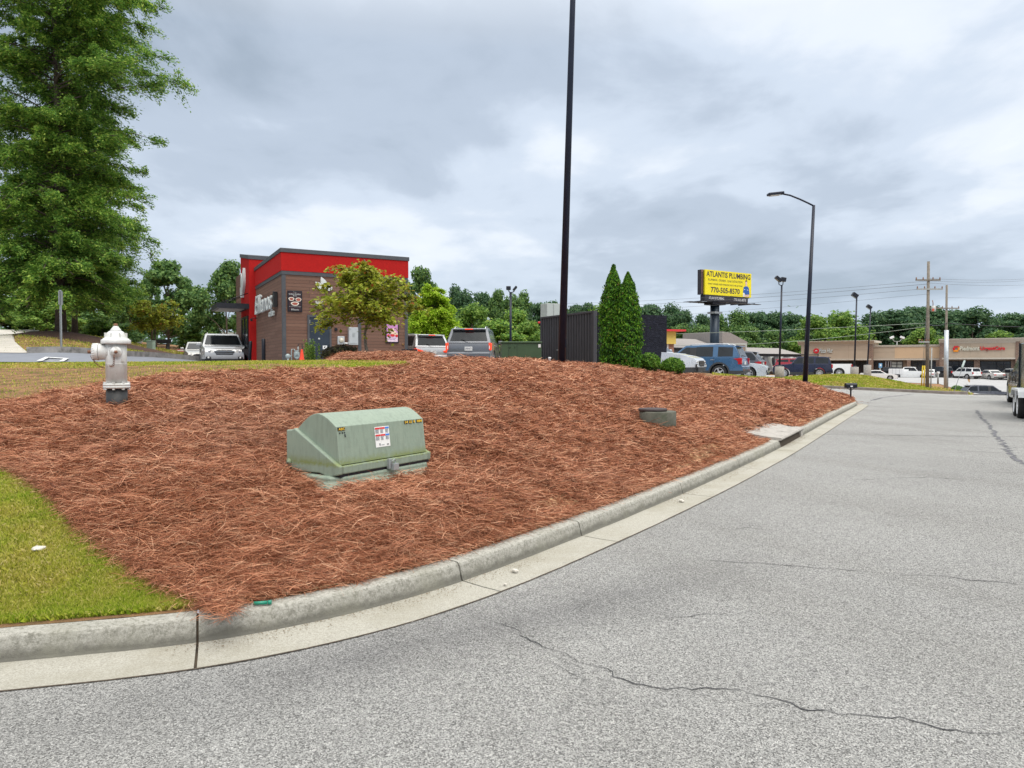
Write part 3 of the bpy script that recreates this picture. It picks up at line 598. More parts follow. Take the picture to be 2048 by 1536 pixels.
# ================================================================== foliage
def leaf_mat(name, stops, sc=.5, amt=.5, rough=.6, dark=(.5, .55, .5)):
    n = NT(name); isl = n.island(); f = n.noise(sc, 4, .6); cc = n.ramp(isl, stops)
    cc = n.mix(n.ramp(f, [(.4, 0), (.62, amt)]), cc, n.mix(1.0, cc, dark, 'MULTIPLY')); n.col(cc).set(Roughness=rough); n.b.inputs['Specular IOR Level'].default_value = .3
    tr = n.node('ShaderNodeBsdfTranslucent'); n.l.new(cc, tr.inputs[0]); mx = n.node('ShaderNodeMixShader'); mx.inputs[0].default_value = .42
    n.l.new(n.b.outputs[0], mx.inputs[1]); n.l.new(tr.outputs[0], mx.inputs[2]); n.l.new(mx.outputs[0], n.n['Material Output'].inputs[0]); return n.m
ML_oak = leaf_mat('willow_oak_leaf', [(0, (.04, .115, .026)), (.4, (.135, .285, .048)), (.8, (.26, .43, .075)), (1, (.46, .58, .13))], .35, .35, dark=(1.5, 1.3, .9))
ML_dec = leaf_mat('broad_leaf', [(0, (.04, .11, .035)), (.5, (.12, .235, .065)), (1, (.26, .4, .11))], .25)
ML_pine = leaf_mat('pine_leaf', [(0, (.026, .08, .036)), (.5, (.07, .155, .07)), (1, (.16, .27, .115))], .25)
ML_lite = leaf_mat('light_leaf', [(0, (.06, .15, .025)), (.5, (.17, .31, .05)), (1, (.34, .48, .1))], .35)
ML_lime = leaf_mat('lime_leaf', [(0, (.16, .3, .012)), (.5, (.36, .56, .025)), (1, (.62, .75, .09))], .9, dark=(.72, .78, .7))
ML_arb = leaf_mat('arborvitae_leaf', [(0, (.01, .045, .004)), (.35, (.05, .17, .008)), (.8, (.14, .35, .016)), (.96, (.28, .47, .04)), (1, (.3, .2, .07))], 9, .8)
ML_box = leaf_mat('boxwood_leaf', [(0, (.015, .06, .006)), (.4, (.07, .19, .014)), (.8, (.17, .35, .03)), (1, (.33, .5, .08))], 5)
ML_dog = leaf_mat('turning_leaf', [(0, (.12, .16, .014)), (.35, (.3, .37, .035)), (.88, (.48, .55, .08)), (.97, (.36, .24, .05)), (1, (.36, .12, .04))], 1.1, .5, dark=(.8, .62, .5))
ML_shr = leaf_mat('dusky_leaf', [(0, (.03, .03, .02)), (.5, (.09, .07, .045)), (.85, (.1, .12, .04)), (1, (.2, .13, .1))], 2)
def leaves(C, N3, size, asp=.5, up=.3, droop=None):
    """one small folded face pair per leaf at centres C with normals N3"""
    n = len(C); nn = N3+rng.normal(0, .55, (n, 3)); nn[:, 2] += up; nn /= np.linalg.norm(nn, axis=1)[:, None]+1e-9
    a = rng.normal(0, 1, (n, 3)); 
    if droop is not None: a = droop+rng.normal(0, .45, (n, 3))
    a -= nn*(a*nn).sum(1)[:, None]; a /= np.linalg.norm(a, axis=1)[:, None]+1e-9; b = np.cross(nn, a)
    s = (size*rng.uniform(.55, 1.3, n))[:, None]; V = np.empty((n, 4, 3))
    V[:, 0] = C-a*s*.5; V[:, 1] = C+b*s*asp*.5-nn*s*.05; V[:, 2] = C+a*s*.5-nn*s*.12; V[:, 3] = C-b*s*asp*.5-nn*s*.05
    return V
def quadmesh(name, V, m, parent=None): return np_mesh(name, V, np.arange(len(V)*4).reshape(-1, 4), m, parent)
def limb_pts(o, az, L, rise, droop, k=7, wob=.12):
    pts = []; d = Vector((math.cos(az), math.sin(az), 0)); s = Vector((-d.y, d.x, 0)); w1 = random.uniform(-wob, wob); w2 = random.uniform(-wob, wob)
    for i in range(k):
        t = i/(k-1); pts.append(Vector(o)+d*L*t+Vector((0, 0, rise*L*t-droop*L*t*t))+s*L*(w1*t+w2*math.sin(t*4)))
    return pts
def branchy(name, label, base, height, trunk_r, limbs, leaf_n, leaf_size, ml, asp=.35, spread=.35, trunk_m=M_bark, cat='tree', group=None, lean=(0, 0), clump=1.0, twigs=1, zt=.92):
    """tree grown from limbs: limbs = list of (height, azimuth, length, rise, droop)"""
    t = thing(name, label, cat, base, 0, group); mb = MB()
    tp = [Vector((lean[0]*k/8+.06*math.sin(k*1.7), lean[1]*k/8+.06*math.cos(k*2.1), height*zt*k/8-.1)) for k in range(9)]
    mb.tube(tp, [trunk_r*(1.25 if k == 0 else 1-.1*k) for k in range(9)], 10)
    C = []; DR = []; tot = sum(l[2] for l in limbs)
    for (h, az, L, rise, dr) in limbs:
        f = h/height; o = Vector((lean[0]*f, lean[1]*f, h)); pts = limb_pts(o, az, L, rise, dr)
        mb.tube(pts, [max(.008, trunk_r*.32*(1-f*.6)*(1-.13*i)) for i in range(7)], 5, caps=False)
        nl = int(leaf_n*L/tot); ncl = max(2, int(L*2.6*clump)); A = np.array(pts)
        tt = rng.uniform(.12, 1.0, ncl)**.8; cen = np.stack([np.interp(tt*6, np.arange(7), A[:, i]) for i in range(3)], 1)
        out = np.array([math.cos(az), math.sin(az), 0.0]); sp = spread*L*.42*np.clip(1.15-tt*.75, .2, 1)
        # twigs: short shoots leaving the limb sideways and drooping
        sd = rng.normal(0, 1, (ncl, 3)); sd[:, 2] = sd[:, 2]*.35; sd = sd+out*1.0; sd /= np.linalg.norm(sd, axis=1)[:, None]
        per = max(3, nl//ncl); tl = (sp+.25)*rng.uniform(.7, 1.5, ncl)
        q = rng.uniform(0, 1, (ncl, per)); pos = cen[:, None]+sd[:, None]*(q*tl[:, None])[..., None]; pos[..., 2] -= (q**2)*tl[:, None]*.35
        pos = pos+rng.normal(0, 1, (ncl, per, 3))*(.05+.13*sp)[:, None, None]*np.array([1, 1, .95])
        C.append(pos.reshape(-1, 3)); dd = np.repeat(sd[:, None], per, 1).reshape(-1, 3)+np.array([0, 0, -.5]); DR.append(dd)
        if twigs:
            for c_, s_, l_ in list(zip(cen, sd, tl))[::2]:
                p0 = Vector(c_); p2 = p0+Vector(s_)*l_*.8; p2.z -= l_*.25; mb.tube([p0, (p0+p2)/2+Vector((0, 0, .03)), p2], [.018*leaf_size/.11, .012*leaf_size/.11, .004], 3, caps=False)
    mb.build('trunk', trunk_m, t); C = np.concatenate(C); DR = np.concatenate(DR)
    V = leaves(C, np.tile([0, 0, 1.0], (len(C), 1)), leaf_size, asp, .2, DR); quadmesh('crown', V, ml, t); return t
def ring(n, h0, h1, rf, rise=(.05, .4), dr=(.25, .5), z0=0):
    out = []
    for i in range(n):
        h = h0+(h1-h0)*(i+random.random())/n; f = (h-h0)/(h1-h0); out.append((h, random.uniform(0, 2*math.pi), rf(h)*random.uniform(.72, 1.12), random.uniform(*rise)*(1+f), random.uniform(*dr)))
    return out
# the two willow oaks
b1 = at(122, 37); rf = lambda h: np.interp(h, [1.8, 3, 6, 9, 12, 14, 17, 19, 21.5], [2.0, 2.8, 3.0, 3.2, 3.3, 3.6, 4.2, 4.0, 2.2])
lb = ring(210, 2.4, 20.5, rf, (-.15, .6), (.15, .6)); lb += [(random.uniform(2.5, 20), random.uniform(0, 6.28), random.uniform(1.2, 2.6), random.uniform(-.3, .9), .3) for k in range(70)]; lb += [(random.uniform(1.9, 4.6), random.uniform(0, 6.28), random.uniform(2.6, 3.9), random.uniform(.0, .25), random.uniform(.3, .5)) for k in range(45)]
lb += [(13.2, .05, 6.2, .3, .27), (12.8, -.35, 5.8, .3, .3), (13.6, -.15, 6.0, .25, .22), (16.4, -.2, 5.0, .35, .3), (17.2, .15, 4.8, .25, .25), (17.6, -.5, 4.6, .3, .3), (10.4, .1, 4.9, .25, .3), (6.2, -.3, 4.5, .15, .3), (11.9, -.12, 5.6, .36, .2), (12.6, -.3, 5.2, .3, .2), (15.5, -.05, 4.6, .3, .2), (9.6, -.2, 4.3, .3, .26), (8.9, .05, 4.2, .2, .3), (5.3, -.1, 4.2, .2, .3), (4.6, -.35, 4.2, .1, .3), (7.4, -.1, 4.4, .22, .35)]
branchy('willow_oak', 'tall willow oak with a thick dark trunk and dense drooping branches on the mulch', b1, 21, .24, lb, 430000, .17, ML_oak, asp=.36, spread=.55, clump=1.3)
b2 = at(150, 46); branchy('willow_oak', 'thinner willow oak right behind the big one, its slim trunk on the mulch', b2, 16, .17, ring(90, 2.0, 15.5, lambda h: np.interp(h, [2, 5, 10, 16], [3.2, 4.6, 3.8, 1])), 100000, .22, ML_oak, asp=.4, spread=.8)
b3 = at(-150, 38); branchy('willow_oak', 'willow oak at the far left edge overhanging the driveway', b3, 19, .22, ring(95, 2.2, 18.5, lambda h: np.interp(h, [2, 5, 12, 19], [3.5, 5.2, 4.8, 1])), 110000, .22, ML_oak, asp=.4, spread=.8)
# mulch ring under the oaks
def patch_mound(name, cx, cy, rx, ry, h, m, label, cat):
    a = np.linspace(0, 2*np.pi, 49); r_ = np.linspace(0, 1, 14)[:, None]; X = cx+rx*r_*np.cos(a)*(1+.12*np.sin(3*a)); Y = cy+ry*r_*np.sin(a); Z = H(X, Y)+h*(1-r_**2)-.02+.05*(fbm(X*3, Y*3)-.44)
    o = np_mesh(name, np.stack([X, Y, Z], -1), grid_faces(14, 49), m, smooth=True); return tag(o, kind='stuff', label=label, cat=cat)
patch_mound('bark_mulch', b1.x+.3, b1.y+2.5, 4.6, 4.8, .32, M_mulch, 'dark bark mulch under the two oaks', 'mulch')
# generic crowns
def lobes_crown(nl, lobes, size, asp=.75, core=.35, up=.4):
    per = nl//len(lobes); C = []; N3 = []
    for (cx, cy, cz, rx, rz) in lobes:
        k = max(30, int(per*(rx*rx)/np.mean([l[3]**2 for l in lobes]))); d = rng.normal(0, 1, (k, 3)); d /= np.linalg.norm(d, axis=1)[:, None]
        r_ = np.clip(1-np.abs(rng.normal(0, core, k)), 0, 1); lump = np.clip(1+.22*np.sin(d[:, 0]*5+cx*9)*np.sin(d[:, 1]*5+cy*7)+.12*rng.normal(0, 1, k), .5, 1.2)
        C.append(np.stack([cx+d[:, 0]*rx*r_*lump, cy+d[:, 1]*rx*r_*lump, cz+d[:, 2]*rz*r_*lump], 1)); N3.append(d)
    C = np.concatenate(C); N3 = np.concatenate(N3); return leaves(C, N3, size, asp, up)
def proto(seed, kind):
    rr = random.Random(seed); L = []
    if kind == 'pine':
        for k in range(26):
            t = rr.random(); z = .48+.42*t; w = .34*(1-t**2.5)+.05; a = rr.uniform(0, 6.28); r_ = w*rr.uniform(.3, 1); L.append((r_*math.cos(a), r_*math.sin(a), z, rr.uniform(.11, .19), rr.uniform(.05, .085)))
        for k in range(8): a = rr.uniform(0, 6.28); L.append((.25*math.cos(a), .25*math.sin(a), rr.uniform(.25, .5), .1, .05))
        nl, sz = 8500, .04
    elif kind == 'round':
        for k in range(26):
            t = rr.random(); z = .22+.68*t; w = .42*math.sin(math.pi*min(1, .25+t*.72)); a = rr.uniform(0, 6.28); r_ = w*rr.uniform(.35, .85); L.append((r_*math.cos(a), r_*math.sin(a), z, rr.uniform(.1, .19), rr.uniform(.08, .14)))
        nl, sz = 9500, .04
    else:
        for k in range(28):
            t = rr.random(); z = .16+.8*t; w = .33*math.sin(math.pi*min(1, .2+t*.78))+.04; a = rr.uniform(0, 6.28); r_ = w*rr.uniform(.3, 1); L.append((r_*math.cos(a), r_*math.sin(a), z, rr.uniform(.06, .13), rr.uniform(.06, .12)))
        nl, sz = 9500, .036
    V = lobes_crown(nl, L, sz, core=.3); me = np_mesh('crown', V, np.arange(len(V)*4).reshape(-1, 4), M_ground); me_ = me.data; bpy.data.objects.remove(me)
    tb = MB(); tb.tube([(0, 0, -.03), (.005, 0, .3), (-.01, .01, .6), (0, 0, .9)], [.018, .014, .01, .004], 7)
    for l in L[:12]: tb.tube([(0, 0, max(.15, l[2]-.22)), (l[0]*.5, l[1]*.5, l[2]-.08), (l[0], l[1], l[2])], [.008, .005, .002], 4, caps=False)
    to = tb.build('trunk', M_bark); tm = to.data; bpy.data.objects.remove(to); return me_, tm
PR = {k: [proto(31*i+j, k) for j in range(3)] for i, k in enumerate(('pine', 'round', 'tall'))}
ORD = ['first', 'second', 'third', 'fourth', 'fifth', 'sixth', 'seventh', 'eighth', 'ninth', 'tenth', 'eleventh', 'twelfth', 'thirteenth', 'fourteenth', 'fifteenth', 'sixteenth', 'seventeenth', 'eighteenth', 'nineteenth', 'twentieth', 'twenty first', 'twenty second', 'twenty third', 'twenty fourth', 'twenty fifth', 'twenty sixth', 'twenty seventh', 'twenty eighth', 'twenty ninth', 'thirtieth']
def crown_var(me, m):
    key = (me.name, m.name)
    if key not in _mc: c = me.copy(); c.materials.clear(); c.materials.append(m); _mc[key] = c
    return _mc[key]
def tree(u, vtop, d, kind, wpx, ml, name, label, group, zb=None):
    b = at(u, d); top = P(u, vtop, d).z; h = top-b.z+.4; me, tm = PR[kind][int(u+vtop) % 3]
    t = thing(name, label, 'tree', (b.x, b.y, b.z-.3), random.uniform(0, 6.28), group); w = wpx/FOC*d/.56
    for nm, m_ in (('crown', crown_var(me, ml)), ('trunk', tm)):
        o = link(nm, m_, t); o.scale = (w, w, h) if nm == 'crown' else (w*.8, w*.8, h)
def tree_row(lst, kind_label, grp, where):
    for i, (u, v, d, kind, w, ml) in enumerate(sorted(lst)):
        nm = {'pine': 'pine_tree', 'round': 'broadleaf_tree', 'tall': 'broadleaf_tree'}[kind]
        sh = {ML_pine.name: 'dark', ML_dec.name: 'mid green', ML_lite.name: 'light green', ML_oak.name: 'green'}[ml.name]
        if (u < -40 or u > 2090): ORDn = 'outermost'
        tree(u, v, d, kind, w, ml, nm, f"{sh} {'pine' if kind=='pine' else 'leafy tree'}, {ORD[i]} from the left {where}", grp)
Pn, De, Li, Oa = ML_pine, ML_dec, ML_lite, ML_oak
tree_row([(-330, 520, 75, 'round', 200, De), (-120, 530, 72, 'round', 170, De), (-20, 560, 70, 'round', 150, Li), (55, 545, 78, 'round', 140, De), (95, 600, 58, 'round', 90, Li), (160, 575, 74, 'round', 110, De), (205, 640, 50, 'round', 60, Li), (232, 560, 80, 'tall', 80, De), (262, 578, 62, 'tall', 60, De), (250, 650, 52, 'round', 50, De), (305, 560, 84, 'tall', 60, De), (338, 528, 64, 'tall', 105, De), (372, 560, 80, 'tall', 55, De), (408, 590, 76, 'tall', 45, De), (454, 530, 64, 'tall', 88, De), (495, 560, 70, 'round', 70, De), (385, 655, 66, 'round', 40, Li), (540, 560, 80, 'round', 90, De)], '', 'woodland edge behind the side street', 'in the woodland left of the coffee shop')
tree_row([(842, 543, 62, 'tall', 70, De), (800, 560, 72, 'round', 90, De), (878, 588, 90, 'round', 70, Pn), (905, 578, 100, 'tall', 60, Pn), (932, 583, 96, 'round', 55, Pn), (966, 580, 104, 'pine', 50, Pn), (992, 586, 100, 'tall', 50, De), (1028, 592, 96, 'round', 60, De), (1052, 590, 110, 'tall', 55, De), (1080, 600, 105, 'pine', 55, Pn), (1102, 596, 120, 'pine', 50, Pn), (1150, 604, 130, 'pine', 50, Pn), (1178, 602, 130, 'pine', 50, Pn), (1215, 600, 125, 'pine', 50, Pn)], '', 'trees far behind the drive through lane', 'in the row behind the waiting cars')
tree_row([(945, 612, 66, 'round', 80, Li), (1000, 640, 62, 'round', 90, Oa), (1060, 645, 64, 'round', 70, Li), (905, 640, 62, 'round', 60, Oa), (1030, 620, 80, 'round', 70, Oa), (1195, 610, 80, 'round', 75, Li), (1110, 640, 80, 'round', 70, Oa)], '', 'lighter trees behind the drive through lane', 'of the short light trees behind the cars')
tree_row([(1262, 605, 165, 'pine', 70, Pn), (1298, 603, 160, 'pine', 70, Pn), (1335, 608, 168, 'round', 70, Pn), (1368, 622, 160, 'round', 60, Pn), (1402, 630, 165, 'round', 50, Pn), (1432, 628, 160, 'round', 60, De), (1470, 620, 158, 'round', 65, De), (1512, 618, 165, 'pine', 70, Pn), (1548, 625, 162, 'round', 60, Pn), (1580, 622, 168, 'pine', 65, Pn), (1612, 640, 166, 'round', 60, Pn), (1722, 645, 175, 'pine', 50, Pn), (1748, 625, 168, 'round', 70, Pn), (1785, 616, 170, 'pine', 90, Pn), (1822, 615, 172, 'round', 80, Pn), (1862, 608, 172, 'pine', 75, Pn), (1908, 616, 175, 'pine', 70, Pn), (1945, 617, 170, 'round', 85, Pn), (1985, 634, 172, 'round', 60, Pn), (2022, 622, 175, 'pine', 70, Pn), (2062, 620, 172, 'pine', 80, Pn), (2120, 610, 170, 'round', 110, Pn), (2200, 600, 175, 'round', 120, Pn)], '', 'dark trees behind the shops', 'in the dark line behind the shopping strip')
tree_row([(1630, 632, 150, 'round', 75, Li), (1678, 622, 152, 'round', 90, Li), (1706, 650, 150, 'round', 60, Li), (1660, 665, 148, 'round', 60, Oa), (1850, 656, 140, 'round', 70, Li), (2000, 664, 140, 'round', 60, Li), (1545, 660, 150, 'round', 60, De), (1360, 650, 140, 'round', 60, De), (1400, 652, 135, 'round', 60, De), (1500, 655, 150, 'round', 60, De)], '', 'lighter trees above the shop roofs', 'among lighter trees above the shop roofs')
# far-off wood closing the horizon
C = []
for k in range(150):
    a = R(-75+150*k/149); rr = 235+random.uniform(-15, 25); C.append((rr*math.sin(a), rr*math.cos(a), random.uniform(3, 7), random.uniform(8, 14), random.uniform(6, 11)))
V = lobes_crown(60000, C, 1.5, core=.15); tag(quadmesh('distant_wood', V, ML_pine), kind='stuff', label='distant wood closing the horizon', cat='wood')
# lime-green bald cypress
bb = at(866, 43); lim = []
for k in range(95):
    f = (k+.5)/95; h = .4+4.9*f; lim.append((h*.9, random.uniform(0, 6.28), (1.75-1.5*f**1.5)*random.uniform(.75, 1.1)+.12, .35+.3*f, .15))
branchy('bald_cypress', 'bright lime green feathery tree behind the coffee shop corner', bb, 5.0, .1, lim, 85000, .15, ML_lime, asp=.5, spread=1.0, clump=2)
# turning dogwood-like tree in front of the shop
bt = at(733, 22.5); lim = []
for k in range(58):
    f = random.random(); az = random.uniform(0, 6.28); lim.append((1.3+1.6*f, az, random.uniform(.8, 1.6)*(1-.45*f), random.uniform(.1, .8), random.uniform(.1, .45)))
lim += [(1.5, 0.05, 1.6, .42, .2), (1.45, 3.1, 1.55, .5, .2), (1.5, -.2, 1.5, .8, .3), (1.5, 3.3, 1.3, 1.0, .2)]
branchy('ornamental_tree', 'small spreading tree with green leaves turning rusty in front of the coffee shop', bt, 3.6, .06, lim, 11000, .13, ML_dog, asp=.75, spread=.6, trunk_m=M_barkp, clump=2.4, zt=.8)
bt = at(312, 47); lim = [(random.uniform(1.2, 2.6), random.uniform(0, 6.28), random.uniform(.6, 1.5), random.uniform(.1, .7), .2) for k in range(40)]
branchy('ornamental_tree', 'small yellowish tree on the grass beyond the side street near the stop sign', bt, 3.0, .06, lim, 5000, .17, ML_dog, asp=.7, spread=.8, clump=2.2)
# arborvitae pair
def conical(name, label, u, d, vtop, rmax, n, size, ml):
    b = at(u, d); h = P(u, vtop, d).z-b.z; t = thing(name, label, 'shrub', b, 0, 'twin columnar evergreens'); z = rng.uniform(0, 1, n)**.85
    pr = np.interp(z, [0, .06, .25, .42, .6, .75, .87, .95, 1], [.8, .92, 1, 1, .9, .7, .42, .17, .015])*rmax; a = rng.uniform(0, 2*np.pi, n)
    lump = 1+.12*np.sin(a*5+z*23+u)*np.sin(z*34+a*3)+.09*np.sin(z*90+a*9)+.1*rng.normal(0, 1, n); rr = pr*lump*(1-np.abs(rng.normal(0, .13, n)))*np.where(rng.uniform(0, 1, n) < .05, rng.uniform(1.05, 1.22, n), 1)+.012*rng.normal(0, 1, n)
    C = np.stack([rr*np.cos(a), rr*np.sin(a), z*h], 1); N3 = np.stack([np.cos(a), np.sin(a), np.zeros(n)], 1); up = np.stack([np.cos(a)*.4, np.sin(a)*.4, np.ones(n)], 1)
    quadmesh('foliage', leaves(C, N3, size, .5, .1, up), ml, t)
    mb = MB(); mb.tube([(0, 0, -.1), (0, 0, h*.55), (.01, 0, h*.99)], [.05, .03, .004], 8); mb.build('trunk', M_bark, t)
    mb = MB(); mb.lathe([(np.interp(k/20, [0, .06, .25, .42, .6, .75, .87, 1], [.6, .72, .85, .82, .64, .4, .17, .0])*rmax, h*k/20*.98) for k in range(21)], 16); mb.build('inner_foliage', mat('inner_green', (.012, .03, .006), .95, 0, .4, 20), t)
conical('columnar_evergreen', 'taller left one of the twin pointed evergreens by the black enclosure', 1226, 18.3, 530, .335, 17000, .07, ML_arb)
conical('columnar_evergreen', 'right one of the twin pointed evergreens, beside the round shrubs', 1255, 18.0, 545, .335, 15000, .07, ML_arb)
def round_shrub(name, label, u, d, wpx, hpx, n, size, ml, group=None, zoff=0.0, dense=True, cat='shrub'):
    b = at(u, d); w = wpx/FOC*d/2; h = hpx/FOC*d; t = thing(name, label, cat, (b.x, b.y, b.z+zoff), 0, group); dd = rng.normal(0, 1, (n, 3)); dd[:, 2] = np.abs(dd[:, 2])*1.0-.25; dd /= np.linalg.norm(dd, axis=1)[:, None]
    lump = 1+.06*np.sin(dd[:, 0]*9)*np.sin(dd[:, 1]*8+dd[:, 2]*5)+.05*rng.normal(0, 1, n); r_ = lump*(1-np.abs(rng.normal(0, .08 if dense else .3, n)))
    C = np.stack([dd[:, 0]*w*r_, dd[:, 1]*w*r_, h*.42+dd[:, 2]*h*.55*r_], 1); quadmesh('foliage', leaves(C, dd, size, .6, .2), ml, t)
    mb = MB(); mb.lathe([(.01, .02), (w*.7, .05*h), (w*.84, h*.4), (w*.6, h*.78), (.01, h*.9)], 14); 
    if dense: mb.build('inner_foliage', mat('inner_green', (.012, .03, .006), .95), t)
    else:
        mb = MB()
        for k in range(9): a = random.uniform(0, 6.28); mb.tube([(0, 0, -.05), (w*.3*math.cos(a), w*.3*math.sin(a), h*.4), (w*.6*math.cos(a), w*.6*math.sin(a), h*.8)], [.012, .009, .004], 4)
        mb.build('stem', M_bark, t)
    return t
round_shrub('boxwood', 'round clipped boxwood touching the twin evergreens', 1298, 18.6, 44, 40, 5200, .055, ML_box, 'clipped boxwoods on the straw')
round_shrub('boxwood', 'round clipped boxwood in front of the silver car nose', 1345, 18.9, 47, 38, 5200, .055, ML_box, 'clipped boxwoods on the straw')
round_shrub('dusky_shrub', 'wide brownish purple shrub below the shop door', 681, 22.5, 78, 42, 3200, .09, ML_shr, None, 0, False)
round_shrub('dusky_shrub', 'low thin brown shrub left of the pink poster', 758, 22.8, 44, 22, 900, .08, ML_shr, None, 0, False)
round_shrub('green_shrub', 'small leafy green shrub beside the pumpkin sign', 797, 21.5, 30, 15, 900, .08, ML_box, None, .02, False)
bs = at(622, 23); t = thing('upright_shrub', 'narrow upright green shrub between the orange cone and the shop door', 'shrub', bs); C = []
mb = MB()
for k in range(16):
    a = random.uniform(0, 6.28); r_ = random.uniform(.05, .26); hh = random.uniform(.5, .86); mb.tube([(r_*.4*math.cos(a), r_*.4*math.sin(a), 0), (r_*math.cos(a), r_*math.sin(a), hh)], [.01, .004], 4)
    C.append(np.stack([np.full(90, r_*math.cos(a)), np.full(90, r_*math.sin(a)), rng.uniform(.08, hh, 90)], 1)+rng.normal(0, .03, (90, 3)))
mb.build('stem', M_bark, t); C = np.concatenate(C); quadmesh('foliage', leaves(C, np.tile([0, -1., 0], (len(C), 1)), .06, .5, .3), ML_lite, t)
for i, (u, v, w) in enumerate([(1914, 757, 20), (1926, 760, 22), (1936, 764, 20), (1944, 768, 18)]):
    round_shrub('mall_shrub', ['rounded shrub in the mall island nearest the steel pole', 'rounded shrub second from the steel pole in the mall island', 'rounded shrub third from the steel pole in the mall island', 'rounded shrub lowest down, just above the dark moving crossover'][i], u, 82+i*-.8, w, 15, 700, .2, ML_dec, 'row of rounded shrubs in the mall island', .1)
# ================================================================== helpers for walls
class Face:
    """vertical wall plane: origin o (Vector), horizontal unit direction d"""
    def __init__(s, o, d): s.o = Vector(o); s.d = Vector((d[0], d[1], 0)).normalized(); s.rz = math.atan2(s.d.y, s.d.x)
    def t(s, u):
        k = (u-CU)/FOC; return (k*s.o.y-s.o.x)/(s.d.x-k*s.d.y)
    def tz(s, u, v):
        t = s.t(u); q = s.o+s.d*t; return t, P(u, v, q.y).z-s.o.z
# ================================================================== coffee shop
BZ = 1.33; CO = P(566, 727, 28.6); CO.z = BZ; da = Vector((.88, .475, 0)).normalized(); db = Vector((-da.y, da.x, 0))
FR = Face(CO, da); FL = Face(CO, db)
n = NT('plank_siding'); o3 = n.obj(); xx = n.xyz(); hv = n.math('ADD', xx[0], xx[1])
cbv = n.node('ShaderNodeCombineXYZ'); n.l.new(hv, cbv.inputs[0]); n.l.new(xx[2], cbv.inputs[1])
bt_ = n.node('ShaderNodeTexBrick'); n.l.new(cbv.outputs[0], bt_.inputs['Vector']); bt_.inputs['Scale'].default_value = 1; bt_.inputs['Brick Width'].default_value = 1.7; bt_.inputs['Row Height'].default_value = .135; bt_.inputs['Mortar Size'].default_value = .007; bt_.offset = .37
bt_.inputs['Color1'].default_value = (.12, .055, .036, 1); bt_.inputs['Color2'].default_value = (.175, .09, .062, 1); bt_.inputs['Mortar'].default_value = (.035, .02, .015, 1)
gr = n.noise(1, 6, .7, n.scaled((3, 3, 60))); n.col(n.mix(n.ramp(gr, [(.35, 0), (.7, .55)]), bt_.outputs[0], (.21, .125, .09))).set(Roughness=.75).bump(bt_.outputs['Fac'], -.004)
M_plank = n.m
M_red = mat('red_stucco', (.4, .015, .014), .9, 0, .09, 14, .002, spec=.15); M_char = mat('charcoal_trim', (.075, .08, .09), .5, .2)
shop = thing('coffee_shop', 'small coffee shop with brown plank walls under a red parapet band', 'building', CO, FR.rz)
W1 = FR.t(815)[0] if False else FR.t(815); W2 = FL.t(513.5); H0b, H1b, H2b, H3b = 3.85, 4.0, 4.73, 4.9
def shopbox(nm, a, b, m, bev=0): mb = MB(); mb.bx(a, b); return mb.build(nm, m, shop, bevel=bev)
shopbox('plank_wall', (0, 0, -.3), (W1, W2, H0b), M_plank)
shopbox('dark_band', (-.03, -.03, H0b), (W1+.03, W2, H1b), M_char); shopbox('red_parapet', (-.045, -.045, H1b), (W1+.045, W2, H2b), M_red); shopbox('coping', (-.08, -.08, H2b), (W1+.08, W2+.02, H3b), M_char, .01)
mb = MB(); mb.bx((-.015, -.015, -.3), (.13, .1, H0b)); mb.bx((W1-.12, -.015, -.3), (W1+.02, .1, H0b)); 
q = FR.t(719.5); mb.bx((q-.07, -.03, -.3), (q+.07, -.004, 2.2)); mb.each('corner_trim', M_char, shop)
# red tower with the drive through window
mb = MB(); mb.prism([(W2, -.3), (W2+2.9, -.3), (W2+2.9, 5.75), (W2, 5.3)], -.3, 1.4, 'x'); mb.build('red_tower', M_red, shop)
mb = MB(); mb.prism([(W2-.03, 5.3), (W2+2.93, 5.75), (W2+2.93, 5.93), (W2-.03, 5.48)], -.34, 1.44, 'x'); mb.build('tower_coping', M_char, shop)
shopbox('rear_wing', (-.15, W2+2.9, -.3), (3, W2+6, 5.05), M_plank)
wf = MB(); wy0, wy1 = W2+.35, W2+2.5
wf.bx((-.36, wy0, 1.0), (-.3, wy1, 1.1)); wf.bx((-.36, wy0, 2.5), (-.3, wy1, 2.6)); [wf.bx((-.36, y-.04, 1.1), (-.3, y+.04, 2.5)) for y in (wy0+.04, (wy0+wy1)/2, wy1-.04)]
wo = wf.build('serving_window', M_black, shop); mb = MB(); mb.bx((-.33, wy0, 1.1), (-.302, wy1, 2.5)); mb.build('pane', M_glass, wo)
mb = MB(); mb.prism([(-.3, .98), (-.62, .98), (-.62, .9), (-.3, .55)], wy0, wy1, 'y'); mb.build('counter_shelf', M_dark, shop)
mb = MB(); mb.box((-.5, wy0+1.1, 1.08), (.16, .2, .16)); mb.build('napkin_box', M_steel, shop)
cy0, cy1 = W2+.1, W2+2.8
cn = MB(); cn.bx((-1.75, cy0, 2.92), (-.3, cy1, 3.16)); co_ = cn.build('canopy', mat('canopy_black', (.02, .022, .03), .5, .3), shop); mb = MB(); mb.bx((-1.6, cy0+.2, 2.9), (-.5, cy1-.2, 2.925)); mb.build('soffit_panel', mat('soffit', (.4, .38, .35), .6), co_)
mb = MB(); [mb.tube([(-1.6, y, 3.16), (-.3, y, 3.7)], .02, 6) for y in (cy0+.3, cy1-.3)]; mb.each('tie_rod', M_black, co_)
M_sign = mat('sign_white', (.6, .64, .63), .5, 0, .04)
